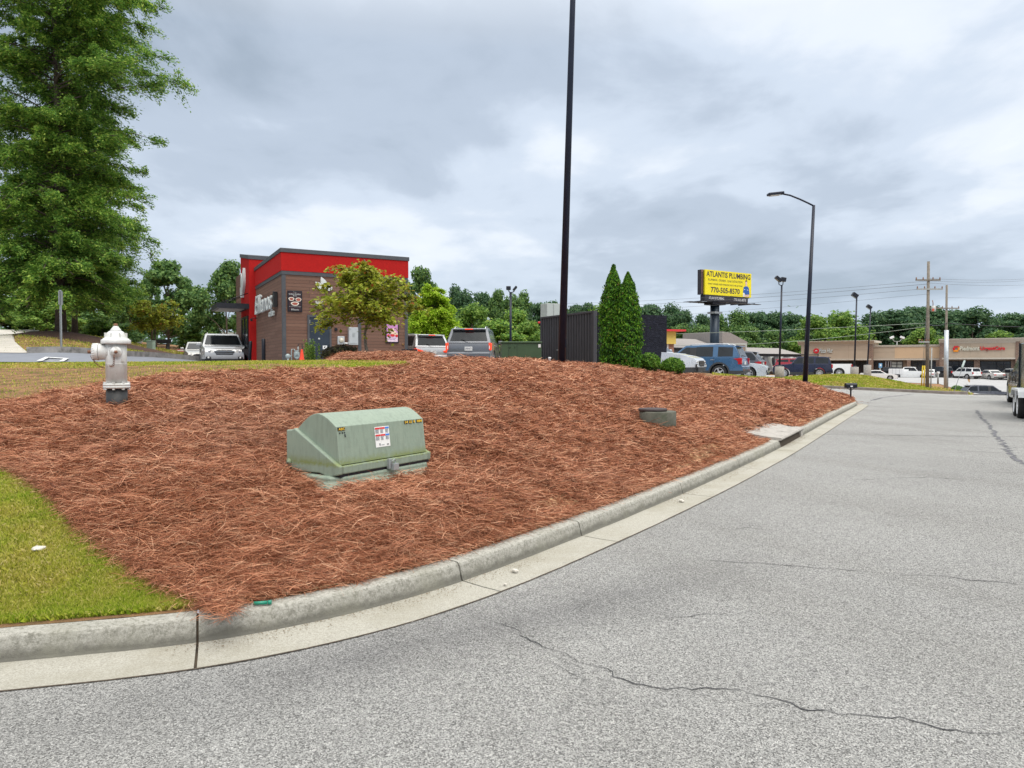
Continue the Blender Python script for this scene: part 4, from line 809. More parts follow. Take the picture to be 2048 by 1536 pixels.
# round leaf emblem on the tower and on the front wall
def leafshape(c, a, L, Wd, k=10):
    out = []
    for i in range(k+1): t = i/k; out.append((c[0]+math.cos(a)*L*t-math.sin(a)*Wd*math.sin(math.pi*t), c[1]+math.sin(a)*L*t+math.cos(a)*Wd*math.sin(math.pi*t)))
    for i in range(1, k): t = 1-i/k; out.append((c[0]+math.cos(a)*L*t+math.sin(a)*Wd*math.sin(math.pi*t), c[1]+math.sin(a)*L*t-math.cos(a)*Wd*math.sin(math.pi*t)))
    return out
t0, z0 = FR.tz(652, 582); mb = MB()
for (dx, dz, a, L) in ((-.0, .0, 2.45, .6), (.05, .05, 2.0, .62), (.12, .0, 1.3, .3)): mb.prism(leafshape((t0+dx, z0+dz), a, L*.92, .12), -.07, -.02, 'y')
mb.each('leaf_emblem', M_sign, shop)
mb = MB()
for (dy, dz, a, L) in ((0, -.2, 1.9, 1.15), (.15, -.1, 1.35, 1.2), (-.1, -.35, 2.4, .8)): mb.prism([(W2+1.7-y, 3.95+z) for y, z in leafshape((dy, dz), a, L, .26)], -.42, -.3, 'x')
mb.each('leaf_emblem', M_sign, shop)
ta, za = FL.tz(556, 606); tb_, zb_ = FL.tz(518, 603); ln_ = shopbox('sign_backing', (-.16, min(ta, tb_)-.15, 2.62), (-.02, min(ta, tb_)+.22, 3.2), M_dark); 
shopbox('sign_backing', (-.16, max(ta, tb_)-.35, 2.62), (-.02, max(ta, tb_)+.05, 3.2), M_dark)
text('Ellianos', abs(tb_-ta)-.5, .84, M_sign, shop, (-.14, (ta+tb_)/2, 2.98), (0, -1, 0), (0, 0, 1), .07, 'sign_lettering', .3, .0)
text('coffee', 1.15, .3, M_sign, shop, (-.08, ta+.75, 2.42), (0, -1, 0), (0, 0, 1), .06, 'sign_lettering', .2, .01)
# posters
def panel(nm, u0, v0, u1, v1, m, frame, dpt=.05, y=-.0, parent=None):
    t0, z0 = FR.tz(u0, v0); t1, z1 = FR.tz(u1, v1); mb = MB(); mb.bx((t0, y-dpt, z1), (t1, y, z0)); fo = mb.build(nm, frame, parent or shop, bevel=.006)
    mb = MB(); mb.bx((t0+.045, y-dpt-.006, z1+.045), (t1-.045, y-dpt+.002, z0-.045)); mb.build('face', m, fo); return fo, (t0, t1, z1, z0, y-dpt-.007)
def discs(lst, y, m, par, nm):
    mb = MB()
    for (x, z, rx, rz_) in lst: mb.prism([(x+rx*math.cos(a)*(1+.1*math.sin(3*a)), z+rz_*math.sin(a)) for a in np.linspace(0, 6.283, 15)[:-1]], y-.004, y, 'y')
    return mb.build(nm, m, par)
pf, (x0, x1, z0, z1, yy) = panel('menu_poster', 576, 581, 605, 624, mat('poster_dark', (.03, .012, .018), .4), M_black); xc = (x0+x1)/2; wd = x1-x0; hh = z1-z0
for bd, w_, h_, fz in (('Try our', .22, .04, .93), ('Southern Breakfast', .82, .075, .84), ('Bowl', .24, .06, .76), ('GRITS, POTATOES, EGGS & SAUSAGE', .82, .03, .235), ('Ellianos', .5, .075, .1)): text(bd, wd*w_, hh*h_, M_sign, pf, (xc, yy, z0+hh*fz), (1, 0, 0), (0, 0, 1), .004)
discs([(xc-wd*.24, z0+hh*.6, wd*.2, hh*.09), (xc+wd*.24, z0+hh*.58, wd*.2, hh*.1), (xc, z0+hh*.38, wd*.28, hh*.1)], yy, mat('bowl_white', (.7, .66, .58), .5), pf, 'food_bowl')
discs([(xc-wd*.24, z0+hh*.6, wd*.13, hh*.06), (xc+wd*.24, z0+hh*.58, wd*.15, hh*.07), (xc, z0+hh*.38, wd*.2, hh*.06)], yy-.005, mat('food_red', (.35, .09, .06), .6, 0, .6, 40), pf, 'food')
pk, (x0, x1, z0, z1, yy) = panel('dessert_poster', 771, 646.5, 797, 686, mat('poster_pink', (.6, .27, .56), .5, 0, .1, 2), M_black); xc = (x0+x1)/2; wd = x1-x0; hh = z1-z0
mb = MB(); mb.bx((x0+.05, yy-.003, z0+.05), (x1-.05, yy+.003, z0+hh*.32)); mb.build('lower_field', mat('poster_pale', (.75, .6, .7), .5), pk)
mb = MB(); [mb.bx((xc+wd*a, yy-.006, z0+hh*b), (xc+wd*(a+.3), yy-.001, z0+hh*(b+.16))) for a, b in ((-.3, .45), (0, .45), (-.15, .58), (.12, .36))]; mb.build('cake_pieces', mat('cake', (.8, .6, .45), .6), pk)
discs([(xc-wd*.3, z0+hh*.36, .06, .06), (xc+wd*.33, z0+hh*.36, .06, .06), (xc+wd*.02, z0+hh*.38, .1, .06)], yy-.004, mat('berry_red', (.6, .03, .04), .4), pk, 'berries')
text('LEMONADE', wd*.6, hh*.05, mat('violet_ink', (.15, .05, .35), .5), pk, (xc, yy-.003, z0+hh*.25), (1, 0, 0), (0, 0, 1), .004); text('Blended', wd*.42, hh*.05, mat('violet_ink', (.15, .05, .35), .5), pk, (xc, yy-.003, z0+hh*.18), (1, 0, 0), (0, 0, 1), .004)
# door
t0, z0 = FR.tz(615.5, 629.5); t1, _ = FR.tz(663, 629.5); mb = MB(); mb.bx((t0, -.05, -.2), (t0+.08, .0, z0)); mb.bx((t1-.08, -.05, -.2), (t1, 0, z0)); mb.bx((t0+.08, -.05, z0-.09), (t1-.08, 0, z0))
dr = MB(); dr.bx((t0+.08, -.03, -.2), (t1-.08, -.004, z0-.09)); M_door = mat('door_navy', (.022, .035, .055), .45, .1, .1, 3); do = dr.build('door', M_door, shop); mb.build('frame', M_char, do)
mb = MB(); tc_ = (t0+t1)/2; mb.lathe([(.045, 0), (.045, .02), (.01, .025)], 14, Matrix.Translation((tc_-.02, -.03, z0-.98)) @ Matrix.Rotation(R(90), 4, 'X')); mb.build('peephole', M_steel, do)
mb = MB(); mb.bx((t1-.36, -.036, z0-1.4), (t1-.18, -.031, z0-1.25)); mb.build('notice', M_white, do)
mb = MB(); mb.box((t1-.18, -.05, z0-1.55), (.05, .04, .22)); mb.tube([(t1-.2, -.09, z0-1.62), (t1-.34, -.09, z0-1.62)], .014, 6); mb.tube([(t1-.18, -.03, z0-1.62), (t1-.18, -.1, z0-1.62)], .02, 8); mb.build('handle', M_steel, do, bevel=.005)
mb = MB(); [mb.box((t0+.09, -.045, z0-.28-k*.75), (.02, .03, .14)) for k in range(3)]; mb.each('hinge', M_steel, do)
# wall lamps, meters, camera, fixture
def wall_lamp(u, v, w_, h_): t_, z_ = FR.tz(u, v); mb = MB(); mb.prism([(-.0, z_-h_/2), (-.2, z_-h_/2), (-.2, z_-h_*.2), (-.06, z_+h_/2), (0, z_+h_/2)], t_-w_/2, t_+w_/2, 'x'); o = mb.build('wall_lamp', mat('lamp_grey', (.3, .3, .3), .5), shop, bevel=.01); mb = MB(); mb.bx((t_-w_/2+.02, -.19, z_-h_/2-.012), (t_+w_/2-.02, -.02, z_-h_/2)); mb.build('lens', mat('lens', (.6, .6, .55), .3), o)
wall_lamp(638.5, 607, .3, .2)
t_, z_ = FR.tz(739, 540); mb = MB(); mb.bx((t_-.16, -.08, z_-.11), (t_+.16, -.02, z_+.13)); o = mb.build('flood_light', M_char, shop); mb = MB(); mb.bx((t_-.09, -.088, z_-.07), (t_+.08, -.079, z_+.05)); mb.build('lens', mat('lens', (.6, .6, .55), .3), o)
def pbox(nm, u0, v0, u1, v1, m, dp, bev=.01): t0, z0 = FR.tz(u0, v0); t1, z1 = FR.tz(u1, v1); mb = MB(); mb.bx((t0, -dp, z1), (t1, -.001, z0)); return mb.build(nm, m, shop, bevel=bev), (t0+t1)/2, (z0+z1)/2
M_pan = mat('panel_grey', (.47, .5, .52), .4, .2, .05, 6, dirt=((.38, .4, .42), 6, .6))
o, tx, zz_ = pbox('electric_panel', 696, 655, 714, 690, M_pan, .22); mb = MB(); mb.bx((tx-.05, -.235, zz_-.02), (tx+.05, -.221, zz_+.14)); mb.build('latch_plate', M_steel, o); mb = MB(); mb.bx((tx-.16, -.235, zz_-.3), (tx+.16, -.221, zz_-.27)); mb.build('rib', M_pan, o)
o, tx, zz_ = pbox('meter_box', 674.5, 672.5, 688, 689, M_pan, .14); mb = MB(); mb.lathe([(.1, 0), (.1, .05), (.085, .09), (.0, .1)], 18, Matrix.Translation((tx, -.14, zz_)) @ Matrix.Rotation(R(90), 4, 'X')); mb.build('meter_dial', mat('dial', (.55, .52, .42), .2), o)
t0, z0 = FR.tz(688, 686.5); t1, _ = FR.tz(697, 686.5); mb = MB(); mb.tube([(t0, -.08, z0), (t1, -.08, z0)], .035, 8); mb.build('conduit', M_white, shop)
o, tx, zz_ = pbox('door_light', 669.5, 656, 674.5, 661.5, M_black, .1); 
t_, z_ = FR.tz(805.5, 689); mb = MB(); mb.lathe([(.04, 0), (.04, .05), (.02, .06)], 12, Matrix.Translation((t_, 0, z_)) @ Matrix.Rotation(R(90), 4, 'X')); mb.build('hose_tap', mat('brass', (.3, .16, .06), .4, .8), shop)
t_, z_ = FL.tz(516, 636); mb = MB(); mb.tube([(0, t_, z_), (-.28, t_, z_-.02)], .02, 6); mb.tube([(-.28, t_+.12, z_-.08), (-.28, t_-.12, z_-.12)], .055, 8); mb.build('security_camera', M_black, shop)
t_, z_ = FL.tz(557, 585); mb = MB(); mb.tube([(-.02, t_, z_), (-.2, t_, z_+.02)], .03, 6); mb.build('sign_spotlight', M_black, shop)
# gas meter
g0 = at(585, 27.8); t_, zz = FR.tz(588, 700); gm = thing('gas_meter', 'grey gas meter with curved pipes against the plank wall', 'gas meter', (FR.o+da*t_-db*.35)[:2]+(BZ,), FR.rz)
M_gm = mat('meter_grey', (.3, .36, .37), .5, .3, .1, 10); px = 28.9/1420
mb = MB(); mb.box((.04, 0, .62), (.21, .16, .2)); mb.box((.04, 0, .75), (.14, .14, .08)); mb.lathe([(.1, -.08), (.1, .08)], 16, Matrix.Translation((.04, 0, .55)) @ Matrix.Rotation(R(90), 4, 'X')); mb.build('meter_body', M_gm, gm, bevel=.02)
mb = MB(); mb.tube([(-.16, 0, -.2), (-.16, 0, .78), (-.14, 0, .84), (-.1, 0, .86), (-.05, 0, .84), (-.03, 0, .78), (-.03, 0, .68)], .022, 8); mb.build('inlet_pipe', M_gm, gm)
mb = MB(); mb.tube([(.1, 0, .68), (.1, 0, .95)], .02, 8); mb.tube([(-.03, 0, .76), (.1, 0, .76)], .015, 6); mb.tube([(.04, 0, -.2), (.04, 0, .46)], .02, 8); mb.build('outlet_pipe', M_gm, gm)
mb = MB(); mb.tube([(.1, 0, .95), (.1, 0, 1.05), (.26, 0, 1.05), (.27, 0, .85), (.29, 0, .72), (.24, 0, .68)], .018, 8); mb.build('vent_pipe', M_black, gm)
mb = MB(); mb.lathe([(.02, -.03), (.1, -.02), (.1, .02), (.02, .03)], 16, Matrix.Translation((-.3, 0, .56)) @ Matrix.Rotation(R(90), 4, 'X')); mb.tube([(-.3, 0, .56), (-.16, 0, .56)], .03, 8); mb.tube([(-.3, 0, .46), (-.3, 0, .36)], .035, 8); mb.build('regulator', M_gm, gm)
# bollards, cone
for (u, v0, lab, ln) in ((525.5, 682, 'leaning black bollard nearer the drive through window', .06), (558, 677, 'straight black bollard next to the shop corner', 0.0)):
    t_, _ = FL.tz(u, 700); q = FL.o+db*t_-da*.6; b = thing('bollard', lab, 'bollard', (q.x, q.y, BZ-.1), 0, 'black bollards by the shop'); h = P(u, v0, q.y).z-BZ+.1
    mb = MB(); mb.lathe([(.075, 0), (.075, h-.04), (.05, h-.005), (0, h)], 14, Matrix.Shear('XY', 4, (ln, 0)) if ln else None); mb.build('post', M_black, b); mb = MB(); mb.lathe([(.13, .05), (.13, .12), (.08, .125)], 14); mb.build('base_collar', M_black, b)
cq = P(604, 727, 24.6); cn_ = thing('traffic_cone', 'orange traffic cone between the gas meter and the upright shrub', 'traffic cone', (cq.x, cq.y, BZ+.06)); M_or = mat('cone_orange', (.85, .06, .02), .5, 0, .08)
mb = MB(); mb.lathe([(.15, .02), (.13, .05), (.03, .68), (.025, .7), (0, .7)], 20); mb.build('cone_body', M_or, cn_); mb = MB(); mb.box((0, 0, .01), (.34, .34, .04)); mb.build('base', mat('cone_base', (.5, .05, .02), .7), cn_, bevel=.01)
# pumpkin sign board
ps = at(819, 20.3); sg = thing('sign_board', 'low black board with orange pumpkins beside the shop corner', 'sign', (ps.x, ps.y, ps.z+.1), R(8))
mb = MB(); mb.bx((-.22, -.01, .0), (.22, .012, .26)); bo = mb.build('board', M_black, sg); mb = MB(); [mb.box((x, 0, -.02), (.03, .03, .3)) for x in (-.2, .2)]; mb.build('stake', M_black, sg)
M_pk = mat('pumpkin', (.75, .16, .04), .5, 0, .35, 30)
mb = MB()
for (x, z, r_) in ((-.14, .06, .095), (.0, .0, .06), (.1, .03, .07)): mb.lathe([(0.001, z-r_*.8), (r_*.7, z-r_*.6), (r_, z), (r_*.75, z+r_*.6), (.001, z+r_*.7)], 12, Matrix.Translation((x, -.02, 0)) @ Matrix.Scale(.35, 4, (0, 1, 0)))
mb.build('pumpkin_picture', M_pk, sg); text('RISE & SHINE', .32, .045, mat('orange_ink', (.6, .2, .06), .5), sg, (.02, -.014, .2), (1, 0, 0), (0, 0, 1), .004); text('coffee', .14, .03, M_sign, sg, (.02, -.014, .155), (1, 0, 0), (0, 0, 1), .003)
# ================================================================== bin enclosure
EN = P(1188, 727, 25); EN.z = 1.2; ea = Vector((.9, .44, 0)).normalized(); eb = Vector((-ea.y, ea.x, 0)); FE = Face(EN, ea); FE2 = Face(EN, eb)
enc = thing('bin_enclosure', 'black bin enclosure of ribbed metal gate and split faced block', 'enclosure', EN, FE.rz); ew = FE.t(1333); el = FE2.t(1083); eh = FE.tz(1188, 624)[1]
n = NT('black_block'); xx = n.xyz(); cbv = n.node('ShaderNodeCombineXYZ'); n.l.new(n.math('ADD', xx[0], xx[1]), cbv.inputs[0]); n.l.new(xx[2], cbv.inputs[1])
bt_ = n.node('ShaderNodeTexBrick'); n.l.new(cbv.outputs[0], bt_.inputs['Vector']); bt_.inputs['Scale'].default_value = 1; bt_.inputs['Brick Width'].default_value = .4; bt_.inputs['Row Height'].default_value = .2; bt_.inputs['Mortar Size'].default_value = .006
rk_ = n.noise(7, 8, .8, n.scaled((1, 1, 2.2))); bt_.inputs['Color1'].default_value = (.01, .011, .02, 1); bt_.inputs['Color2'].default_value = (.015, .017, .028, 1); bt_.inputs['Mortar'].default_value = (.016, .018, .028, 1)
n.col(n.mix(n.ramp(rk_, [(.5, 0), (.68, .8)]), bt_.outputs[0], (.05, .056, .088))).set(Roughness=.75); n.b.inputs['Specular IOR Level'].default_value = .2
bh = n.math('ADD', n.math('MULTIPLY', rk_, 1.0), n.math('MULTIPLY', bt_.outputs['Fac'], -.25)); n.bump(bh, .09); M_blk = n.m
mb = MB(); mb.bx((.16, 0, -.6), (ew, .2, eh-.03)); mb.bx((ew-.2, .2, -.6), (ew, el, eh-.03)); mb.bx((.3, el-.2, -.6), (ew-.2, el, eh-.03)); mb.build('block_wall', M_blk, enc)
mb = MB(); k = 0; y = .12
M_rib = mat('ribbed_metal', (.06, .06, .068), .5, .35, .12, 4)
mb.bx((.05, .1, -.5), (.08, el, eh-.02))
while y < el-.05: mb.prism([(.05, y), (-.01, y+.02), (-.01, y+.1), (.05, y+.12)][::-1], -.5, eh-.02, 'z'); y += .185
mb.build('ribbed_gate', M_rib, enc)
mb = MB(); mb.bx((-.03, .08, eh-.02), (.1, el+.02, eh+.05)); mb.bx((-.03, -.02, -.5), (.12, .08, eh+.05)); mb.bx((-.02, el, -.5), (.1, el+.08, eh)); mb.build('gate_post', M_rib, enc, bevel=.005)
mb = MB(); mb.bx((-.06, el*.56, .9), (-.02, el*.66, .94)); mb.build('gate_latch', M_steel, enc)
# rooftop unit peeking behind it
ru_ = P(1107, 727, 36); un = thing('hvac_cabinet', 'pale grey metal cabinet rising behind the black enclosure', 'cabinet', (ru_.x, ru_.y, 1.3), FE.rz); zt_ = P(1107, 603, 36).z-1.3
mb = MB(); mb.bx((-.38, 0, 0), (.4, .7, zt_-.1)); mb.build('casing', mat('cabinet_pale', (.42, .45, .43), .5, .2, .05), un, bevel=.02); mb = MB(); mb.bx((-.02, -.012, .2), (.02, 0, zt_-.14)); mb.build('seam', mat('cabinet_seam', (.28, .3, .29), .5), un)
mb = MB(); rl = P(1079, 645, 30); rs = thing('red_light', 'tiny red light at the left end of the black enclosure', 'light', (rl.x, rl.y, rl.z-.05)); mb.box((0, 0, .05), (.14, .1, .07)); mb.build('lens', mat('red_lens', (.7, .04, .04), .3), rs, bevel=.015); mb = MB(); mb.box((.12, .0, .0), (.18, .04, .04)); mb.build('bracket', M_black, rs)
# big green cabinet
gcb = Vector(P(1043, 727, 26.5)); tg = thing('utility_cabinet', 'large dark green utility cabinet left of the black enclosure', 'utility cabinet', (gcb.x, gcb.y, 1.25), R(3)); M_gr = mat('cabinet_green', (.045, .085, .042), .45, .1, .12, 3, dirt=((.06, .1, .05), 3, .6))
zt_ = P(1043, 683, 26.5).z-1.25; wc = 80/FOC*26.5; mb = MB(); mb.bx((-wc/2, 0, 0), (wc/2, 1.3, zt_-.06)); mb.build('housing', M_gr, tg, bevel=.01); mb = MB(); mb.bx((-wc/2-.03, -.04, zt_-.06), (wc/2+.03, 1.34, zt_)); mb.build('lid', M_gr, tg, bevel=.015)
mb = MB(); mb.bx((-wc/2+.26, -.008, .1), (-wc/2+.265, 0, zt_-.08)); mb.bx((-wc/2+.58, -.008, .1), (-wc/2+.585, 0, zt_-.08)); mb.build('door_seam', M_black, tg)
mb = MB(); mb.bx((-wc/2+.3, -.012, .27), (-wc/2+.38, -.003, .36)); mb.bx((wc/2-.12, -.012, zt_-.22), (wc/2-.03, -.003, zt_-.1)); mb.build('sticker', M_white, tg)
mb = MB(); [mb.tube([(-wc/2+x, -.02, zt_-.24), (-wc/2+x+.03, -.03, zt_-.2), (-wc/2+x+.03, -.02, zt_-.14)], .01, 6) for x in (.3, .48)]; mb.build('lifting_eye', M_gr, tg)
pp = at(1097, 17.2); pt_ = thing('marker_pipe', 'short white pipe stub standing in the straw before the enclosure', 'pipe', (pp.x, pp.y, pp.z-.05)); mb = MB(); mb.lathe([(.03, 0), (.03, .24), (.022, .24), (.022, .2)], 14, Matrix.Shear('XY', 4, (.12, 0))); mb.build('pipe', M_white, pt_); mb = MB(); mb.lathe([(.034, .2), (.034, .25)], 14, Matrix.Shear('XY', 4, (.12, 0))); mb.build('collar', M_white, pt_)
# ================================================================== hydrant
hb = at(233, 8.0); hy = thing('fire_hydrant', 'weathered silver fire hydrant standing in the pine straw', 'fire hydrant', (hb.x, hb.y, hb.z-.02), R(4))
n = NT('hydrant_silver'); fa = n.noise(11, 7, .7); fb = n.noise(3, 5, .7, n.scaled((1, 1, .35))); fc_ = n.noise(45, 6, .8); zz = n.xyz()[2]
cc = n.mix(n.ramp(fb, [(.4, 0), (.65, 1)]), (.72, .73, .72), (.5, .5, .46)); cc = n.mix(n.ramp(fa, [(.55, 0), (.68, .75)]), cc, (.25, .23, .19)); cc = n.mix(n.ramp(fc_, [(.63, 0), (.7, .8)]), cc, (.14, .1, .07))
n.col(cc).set(Roughness=.55, Metallic=.1).bump(fc_, .003); M_hy = n.m; M_rust = mat('rust', (.24, .12, .075), .85, .2, .5, 30)
n = NT('hydrant_black'); fa = n.noise(9, 6, .7); n.col(n.mix(n.ramp(fa, [(.5, 0), (.65, .7)]), (.022, .024, .026), (.12, .09, .045))).set(Roughness=.55); M_hb = n.m
mb = MB(); mb.lathe([(.108, -.15), (.108, .24)], 32); mb.build('lower_barrel', M_hb, hy)
mb = MB(); mb.lathe([(.112, .235), (.134, .24), (.137, .248), (.137, .262), (.132, .266), (.132, .27), (.137, .274), (.137, .284), (.13, .292), (.112, .296)], 32)
for k in range(8): a = k*math.pi/4+.2; mb.box((.122*math.cos(a), .122*math.sin(a), .302), (.022, .022, .02)); mb.box((.122*math.cos(a), .122*math.sin(a), .232), (.022, .022, .02))
mb.build('flange', M_hy, hy)
mb = MB(); mb.lathe([(.108, .29), (.108, .508), (.11, .512), (.106, .516), (.107, .52), (.108, .745)], 36); mb.build('barrel', M_hy, hy)
mb = MB(); mb.lathe([(.1, .735), (.147, .737), (.15, .743), (.15, .778), (.144, .785), (.132, .788), (.13, .797), (.118, .803), (.112, .815), (.103, .838), (.09, .86), (.07, .878), (.055, .884), (.058, .888), (.05, .9), (.034, .922), (.026, .934), (.026, .938)], 40)
for k in range(8): a = k*math.pi/4; mb.box((.095*math.cos(a), .095*math.sin(a), .83), (.05, .008, .06), 0, M=Matrix.Rotation(a, 3, 'Z'))
bn = mb.build('bonnet', M_hy, hy); mb = MB(); mb.lathe([(.026, .934), (.02, .965), (0, .966)], 5); mb.build('operating_nut', M_rust, bn)
def nozzle(ang, r_, l0, l1, z, nm):
    Mx = Matrix.Translation((0, 0, z)) @ Matrix.Rotation(ang, 4, 'Z') @ Matrix.Rotation(R(90), 4, 'Y'); L = l1-l0
    mb = MB(); mb.lathe([(r_*.92, .05), (r_*.97, l0-.01), (r_*1.0, l0), (r_*.96, l0+.003)], 32, Mx); no = mb.build(nm, M_hy, hy)
    mb = MB(); mb.lathe([(r_*.98, l0+.006), (r_*1.04, l0+.01), (r_*1.04, l0+.02), (r_, l1-.03), (r_*.9, l1-.012), (r_*.4, l1-.006), (r_*.3, l1)], 32, Mx)
    for k in range(22): a = k*2*math.pi/22; c = Mx @ Vector((r_*1.0*math.cos(a), r_*1.0*math.sin(a), l1-.03)); mb.box(c, (.006, .006, .03), 0, M=(Mx.to_3x3() @ Matrix.Rotation(a, 3, 'Z')))
    cp = mb.build('cap', M_hy, no); mb = MB(); mb.lathe([(.022, l1-.01), (.019, l1+.035), (0, l1+.036)], 5, Mx); mb.build('cap_nut', M_rust, no); return no
nozzle(R(196), .092, .165, .245, .648, 'steamer_nozzle'); nozzle(R(-66), .062, .108, .15, .645, 'hose_nozzle')
def chain(pts, nm):
    mb = MB(); tot = sum((Vector(b)-Vector(a)).length for a, b in zip(pts[:-1], pts[1:])); nl = int(tot/.022); q = []
    L = [0]
    for a, b in zip(pts[:-1], pts[1:]): L.append(L[-1]+(Vector(b)-Vector(a)).length)
    for i in range(nl+1):
        s = tot*i/nl; k = min(len(pts)-2, max(j for j in range(len(L)) if L[j] <= s+1e-9)); f = (s-L[k])/max(1e-6, L[k+1]-L[k]); q.append(Vector(pts[k]).lerp(Vector(pts[k+1]), f))
    for i in range(nl):
        c = (q[i]+q[i+1])/2; d = (q[i+1]-q[i]).normalized(); s = d.cross(Vector((0, 1, 0)) if i % 2 else Vector((0, .5, .9))).normalized(); ring_ = [c+d*.016*math.cos(a)+s*.008*math.sin(a) for a in np.linspace(0, 6.283, 9)]; mb.tube(ring_, .0028, 4, caps=False)
    mb.build(nm, M_rust, hy)
sw = lambda a, b, n_, sag: [tuple(Vector(a).lerp(Vector(b), i/n_)+Vector((0, -.0, -sag*math.sin(math.pi*i/n_)))) for i in range(n_+1)]
chain(sw((-.225, -.1, .6), (-.1, -.06, .47), 8, .035), 'chain'); chain(sw((.055, -.165, .61), (.03, -.125, .5), 5, .0)+sw((.03, -.125, .5), (-.02, -.115, .49), 4, .01), 'chain')
# ================================================================== pad-mounted transformer
q = P(672, 727, 6.02); tz0 = .52; td = Vector((.54, .84, 0)).normalized(); tr = thing('utility_transformer', 'domed pale green utility transformer box half buried in pine straw', 'transformer', (q.x, q.y, tz0), math.atan2(td.y, td.x))
n = NT('transformer_green'); fa = n.noise(5, 6, .65, n.scaled((6, 6, .8))); fb = n.noise(30, 6, .8); fd = n.noise(4, 6, .7); zz = n.xyz()[2]
cc = n.mix(n.ramp(fa, [(.45, 0), (.7, .55)]), (.24, .3, .235), (.16, .195, .155)); cc = n.mix(n.ramp(fd, [(.5, 0), (.7, .4)]), cc, (.3, .36, .28)); cc = n.mix(n.ramp(fb, [(.7, 0), (.78, .6)]), cc, (.1, .12, .08))
moss = n.math('MULTIPLY', n.ramp(n.math('ADD', zz, n.math('MULTIPLY', fb, .1)), [(.235, 0), (.26, .8), (.29, .35), (.33, 0)]), n.ramp(fd, [(.36, 0), (.52, 1)])); cc = n.mix(moss, cc, (.17, .2, .03))
n.col(cc).set(Roughness=.55).bump(fb, .002); M_tg = n.m
LX = 1.22; dome = [(.52-(.52-.05)*t, .505+.12*math.sin(math.pi*t)+.035*t) for t in np.linspace(0, 1, 15)]
body = [(-.0, .205), (.045, .54)]+dome[::-1][0:]+[(.545, .49), (.02, .195)]
body = [(.0, .205), (.04, .538)]+[(p[0], p[1]) for p in dome[::-1]]+[(.545, .485)]
mb = MB(); mb.prism(body, .035, LX-.035, 'x'); hd = mb.build('hood', M_tg, tr, bevel=.006)
mb = MB(); back = [(-.03, .13), (-.035, .205), (.0, .215), (.53, .505), (.57, .49), (.64, .485), (.64, .14), (.5, .12), (.22, .13), (.1, .1)]
mb.prism(back, 0, .045, 'x'); mb.prism(back, LX-.045, LX, 'x'); mb.bx((.04, .5, .14), (LX-.04, .64, .484)); mb.bx((.045, -.034, .132), (LX-.045, .0, .204)); mb.build('cabinet_shell', M_tg, tr, bevel=.012, seg=3)
mb = MB()
def ringpoly(o, r_=.09): return [(-o+r_, -o), (LX+o-r_, -o), (LX+o, -o+r_), (LX+o, .64+o-r_), (LX+o-r_, .64+o), (-o+r_, .64+o), (-o, .64+o-r_), (-o, -o+r_)]
lv = [(.0, .115), (.035, .105), (.03, .06), (.07, .045), (.1, .0), (.11, -.25)]; vs = []
for o_, z in lv:
    for i, p in enumerate(ringpoly(o_)): vs.append((p[0], p[1], z+(.0)))
mb.add(vs, [(i*8+k, i*8+(k+1) % 8, (i+1)*8+(k+1) % 8, (i+1)*8+k) for i in range(5) for k in range(8)]+[tuple(range(8))]); mb.build('ground_sleeve', M_tg, tr, bevel=.02, seg=3)
mb = MB(); mb.bx((.02, -.02, .108), (LX-.02, .62, .135)); mb.build('lid_gap', M_black, tr)
# labels
sx0 = .62; mb = MB(); M3 = Matrix.Rotation(-math.atan2(.04, .333), 3, 'X')
def onfront(x, z): return Vector((x, (z-.205)*.12-.003, z))
def fquad(x0, x1, z0, z1, m, nm, off=0): a, b = onfront(x0, z0), onfront(x1, z1); mb = MB(); mb.add([(x0, a.y-off, z0), (x1, a.y-off, z0), (x1, b.y-off, z1), (x0, b.y-off, z1), (x0, a.y-off+.002, z0), (x1, a.y-off+.002, z0), (x1, b.y-off+.002, z1), (x0, b.y-off+.002, z1)], [(0, 1, 2, 3), (4, 5, 6, 7), (0, 1, 5, 4), (3, 2, 6, 7)]); return mb.build(nm, m, hd)
lb_ = fquad(.49, .68, .315, .5, mat('label_white', (.78, .78, .76), .5, 0, .03), 'warning_label'); 
M_lr, M_lb, M_ink = mat('label_red', (.65, .03, .03), .5), mat('label_blue', (.05, .2, .65), .5), mat('ink_grey', (.25, .25, .27), .6)
for zt_, in ((.493,), (.43,)):
    for (a, b, m_) in ((.495, .555, M_lr), (.56, .62, M_lr), (.625, .675, M_lb)): fquad(a, b, zt_-.015, zt_, m_, 'label_heading', .003)
    for k in range(5):
        for (a, b) in ((.497, .545), (.562, .6), (.627, .67)): fquad(a, b-.008*(k % 2), zt_-.0225-k*.0068, zt_-.02-k*.0068, M_ink, 'label_print', .003)
fquad(.535, .55, .33, .35, M_ink, 'label_mark', .003); fquad(.635, .66, .33, .338, mat('ink_black', (.03, .03, .03), .6), 'label_mark', .003); fquad(.56, .6, .332, .336, M_ink, 'label_mark', .003)
M_yel = mat('sticker_yellow', (.8, .5, .03), .5); M_bk2 = mat('sticker_black', (.02, .02, .02), .5)
def stick(body, x0, x1, z0, z1):
    fquad(x0, x1, z0, z1, M_bk2, 'id_sticker', .001); w_ = (x1-x0); c = onfront((x0+x1)/2, (z0+z1)/2); text(body, w_*.86, (z1-z0)*.74, M_yel, hd, (c.x, c.y-.004, c.z), (1, 0, 0), (0, .12, 1), .002, 'id_letters', 0, .015)
stick('ABC', .045, .13, .5, .53); 
for (b_, a, e) in (('54', .9, .95), ('22', .962, 1.01), ('8', 1.03, 1.05), ('084', 1.075, 1.16)): stick(b_, a, e, .5, .532)
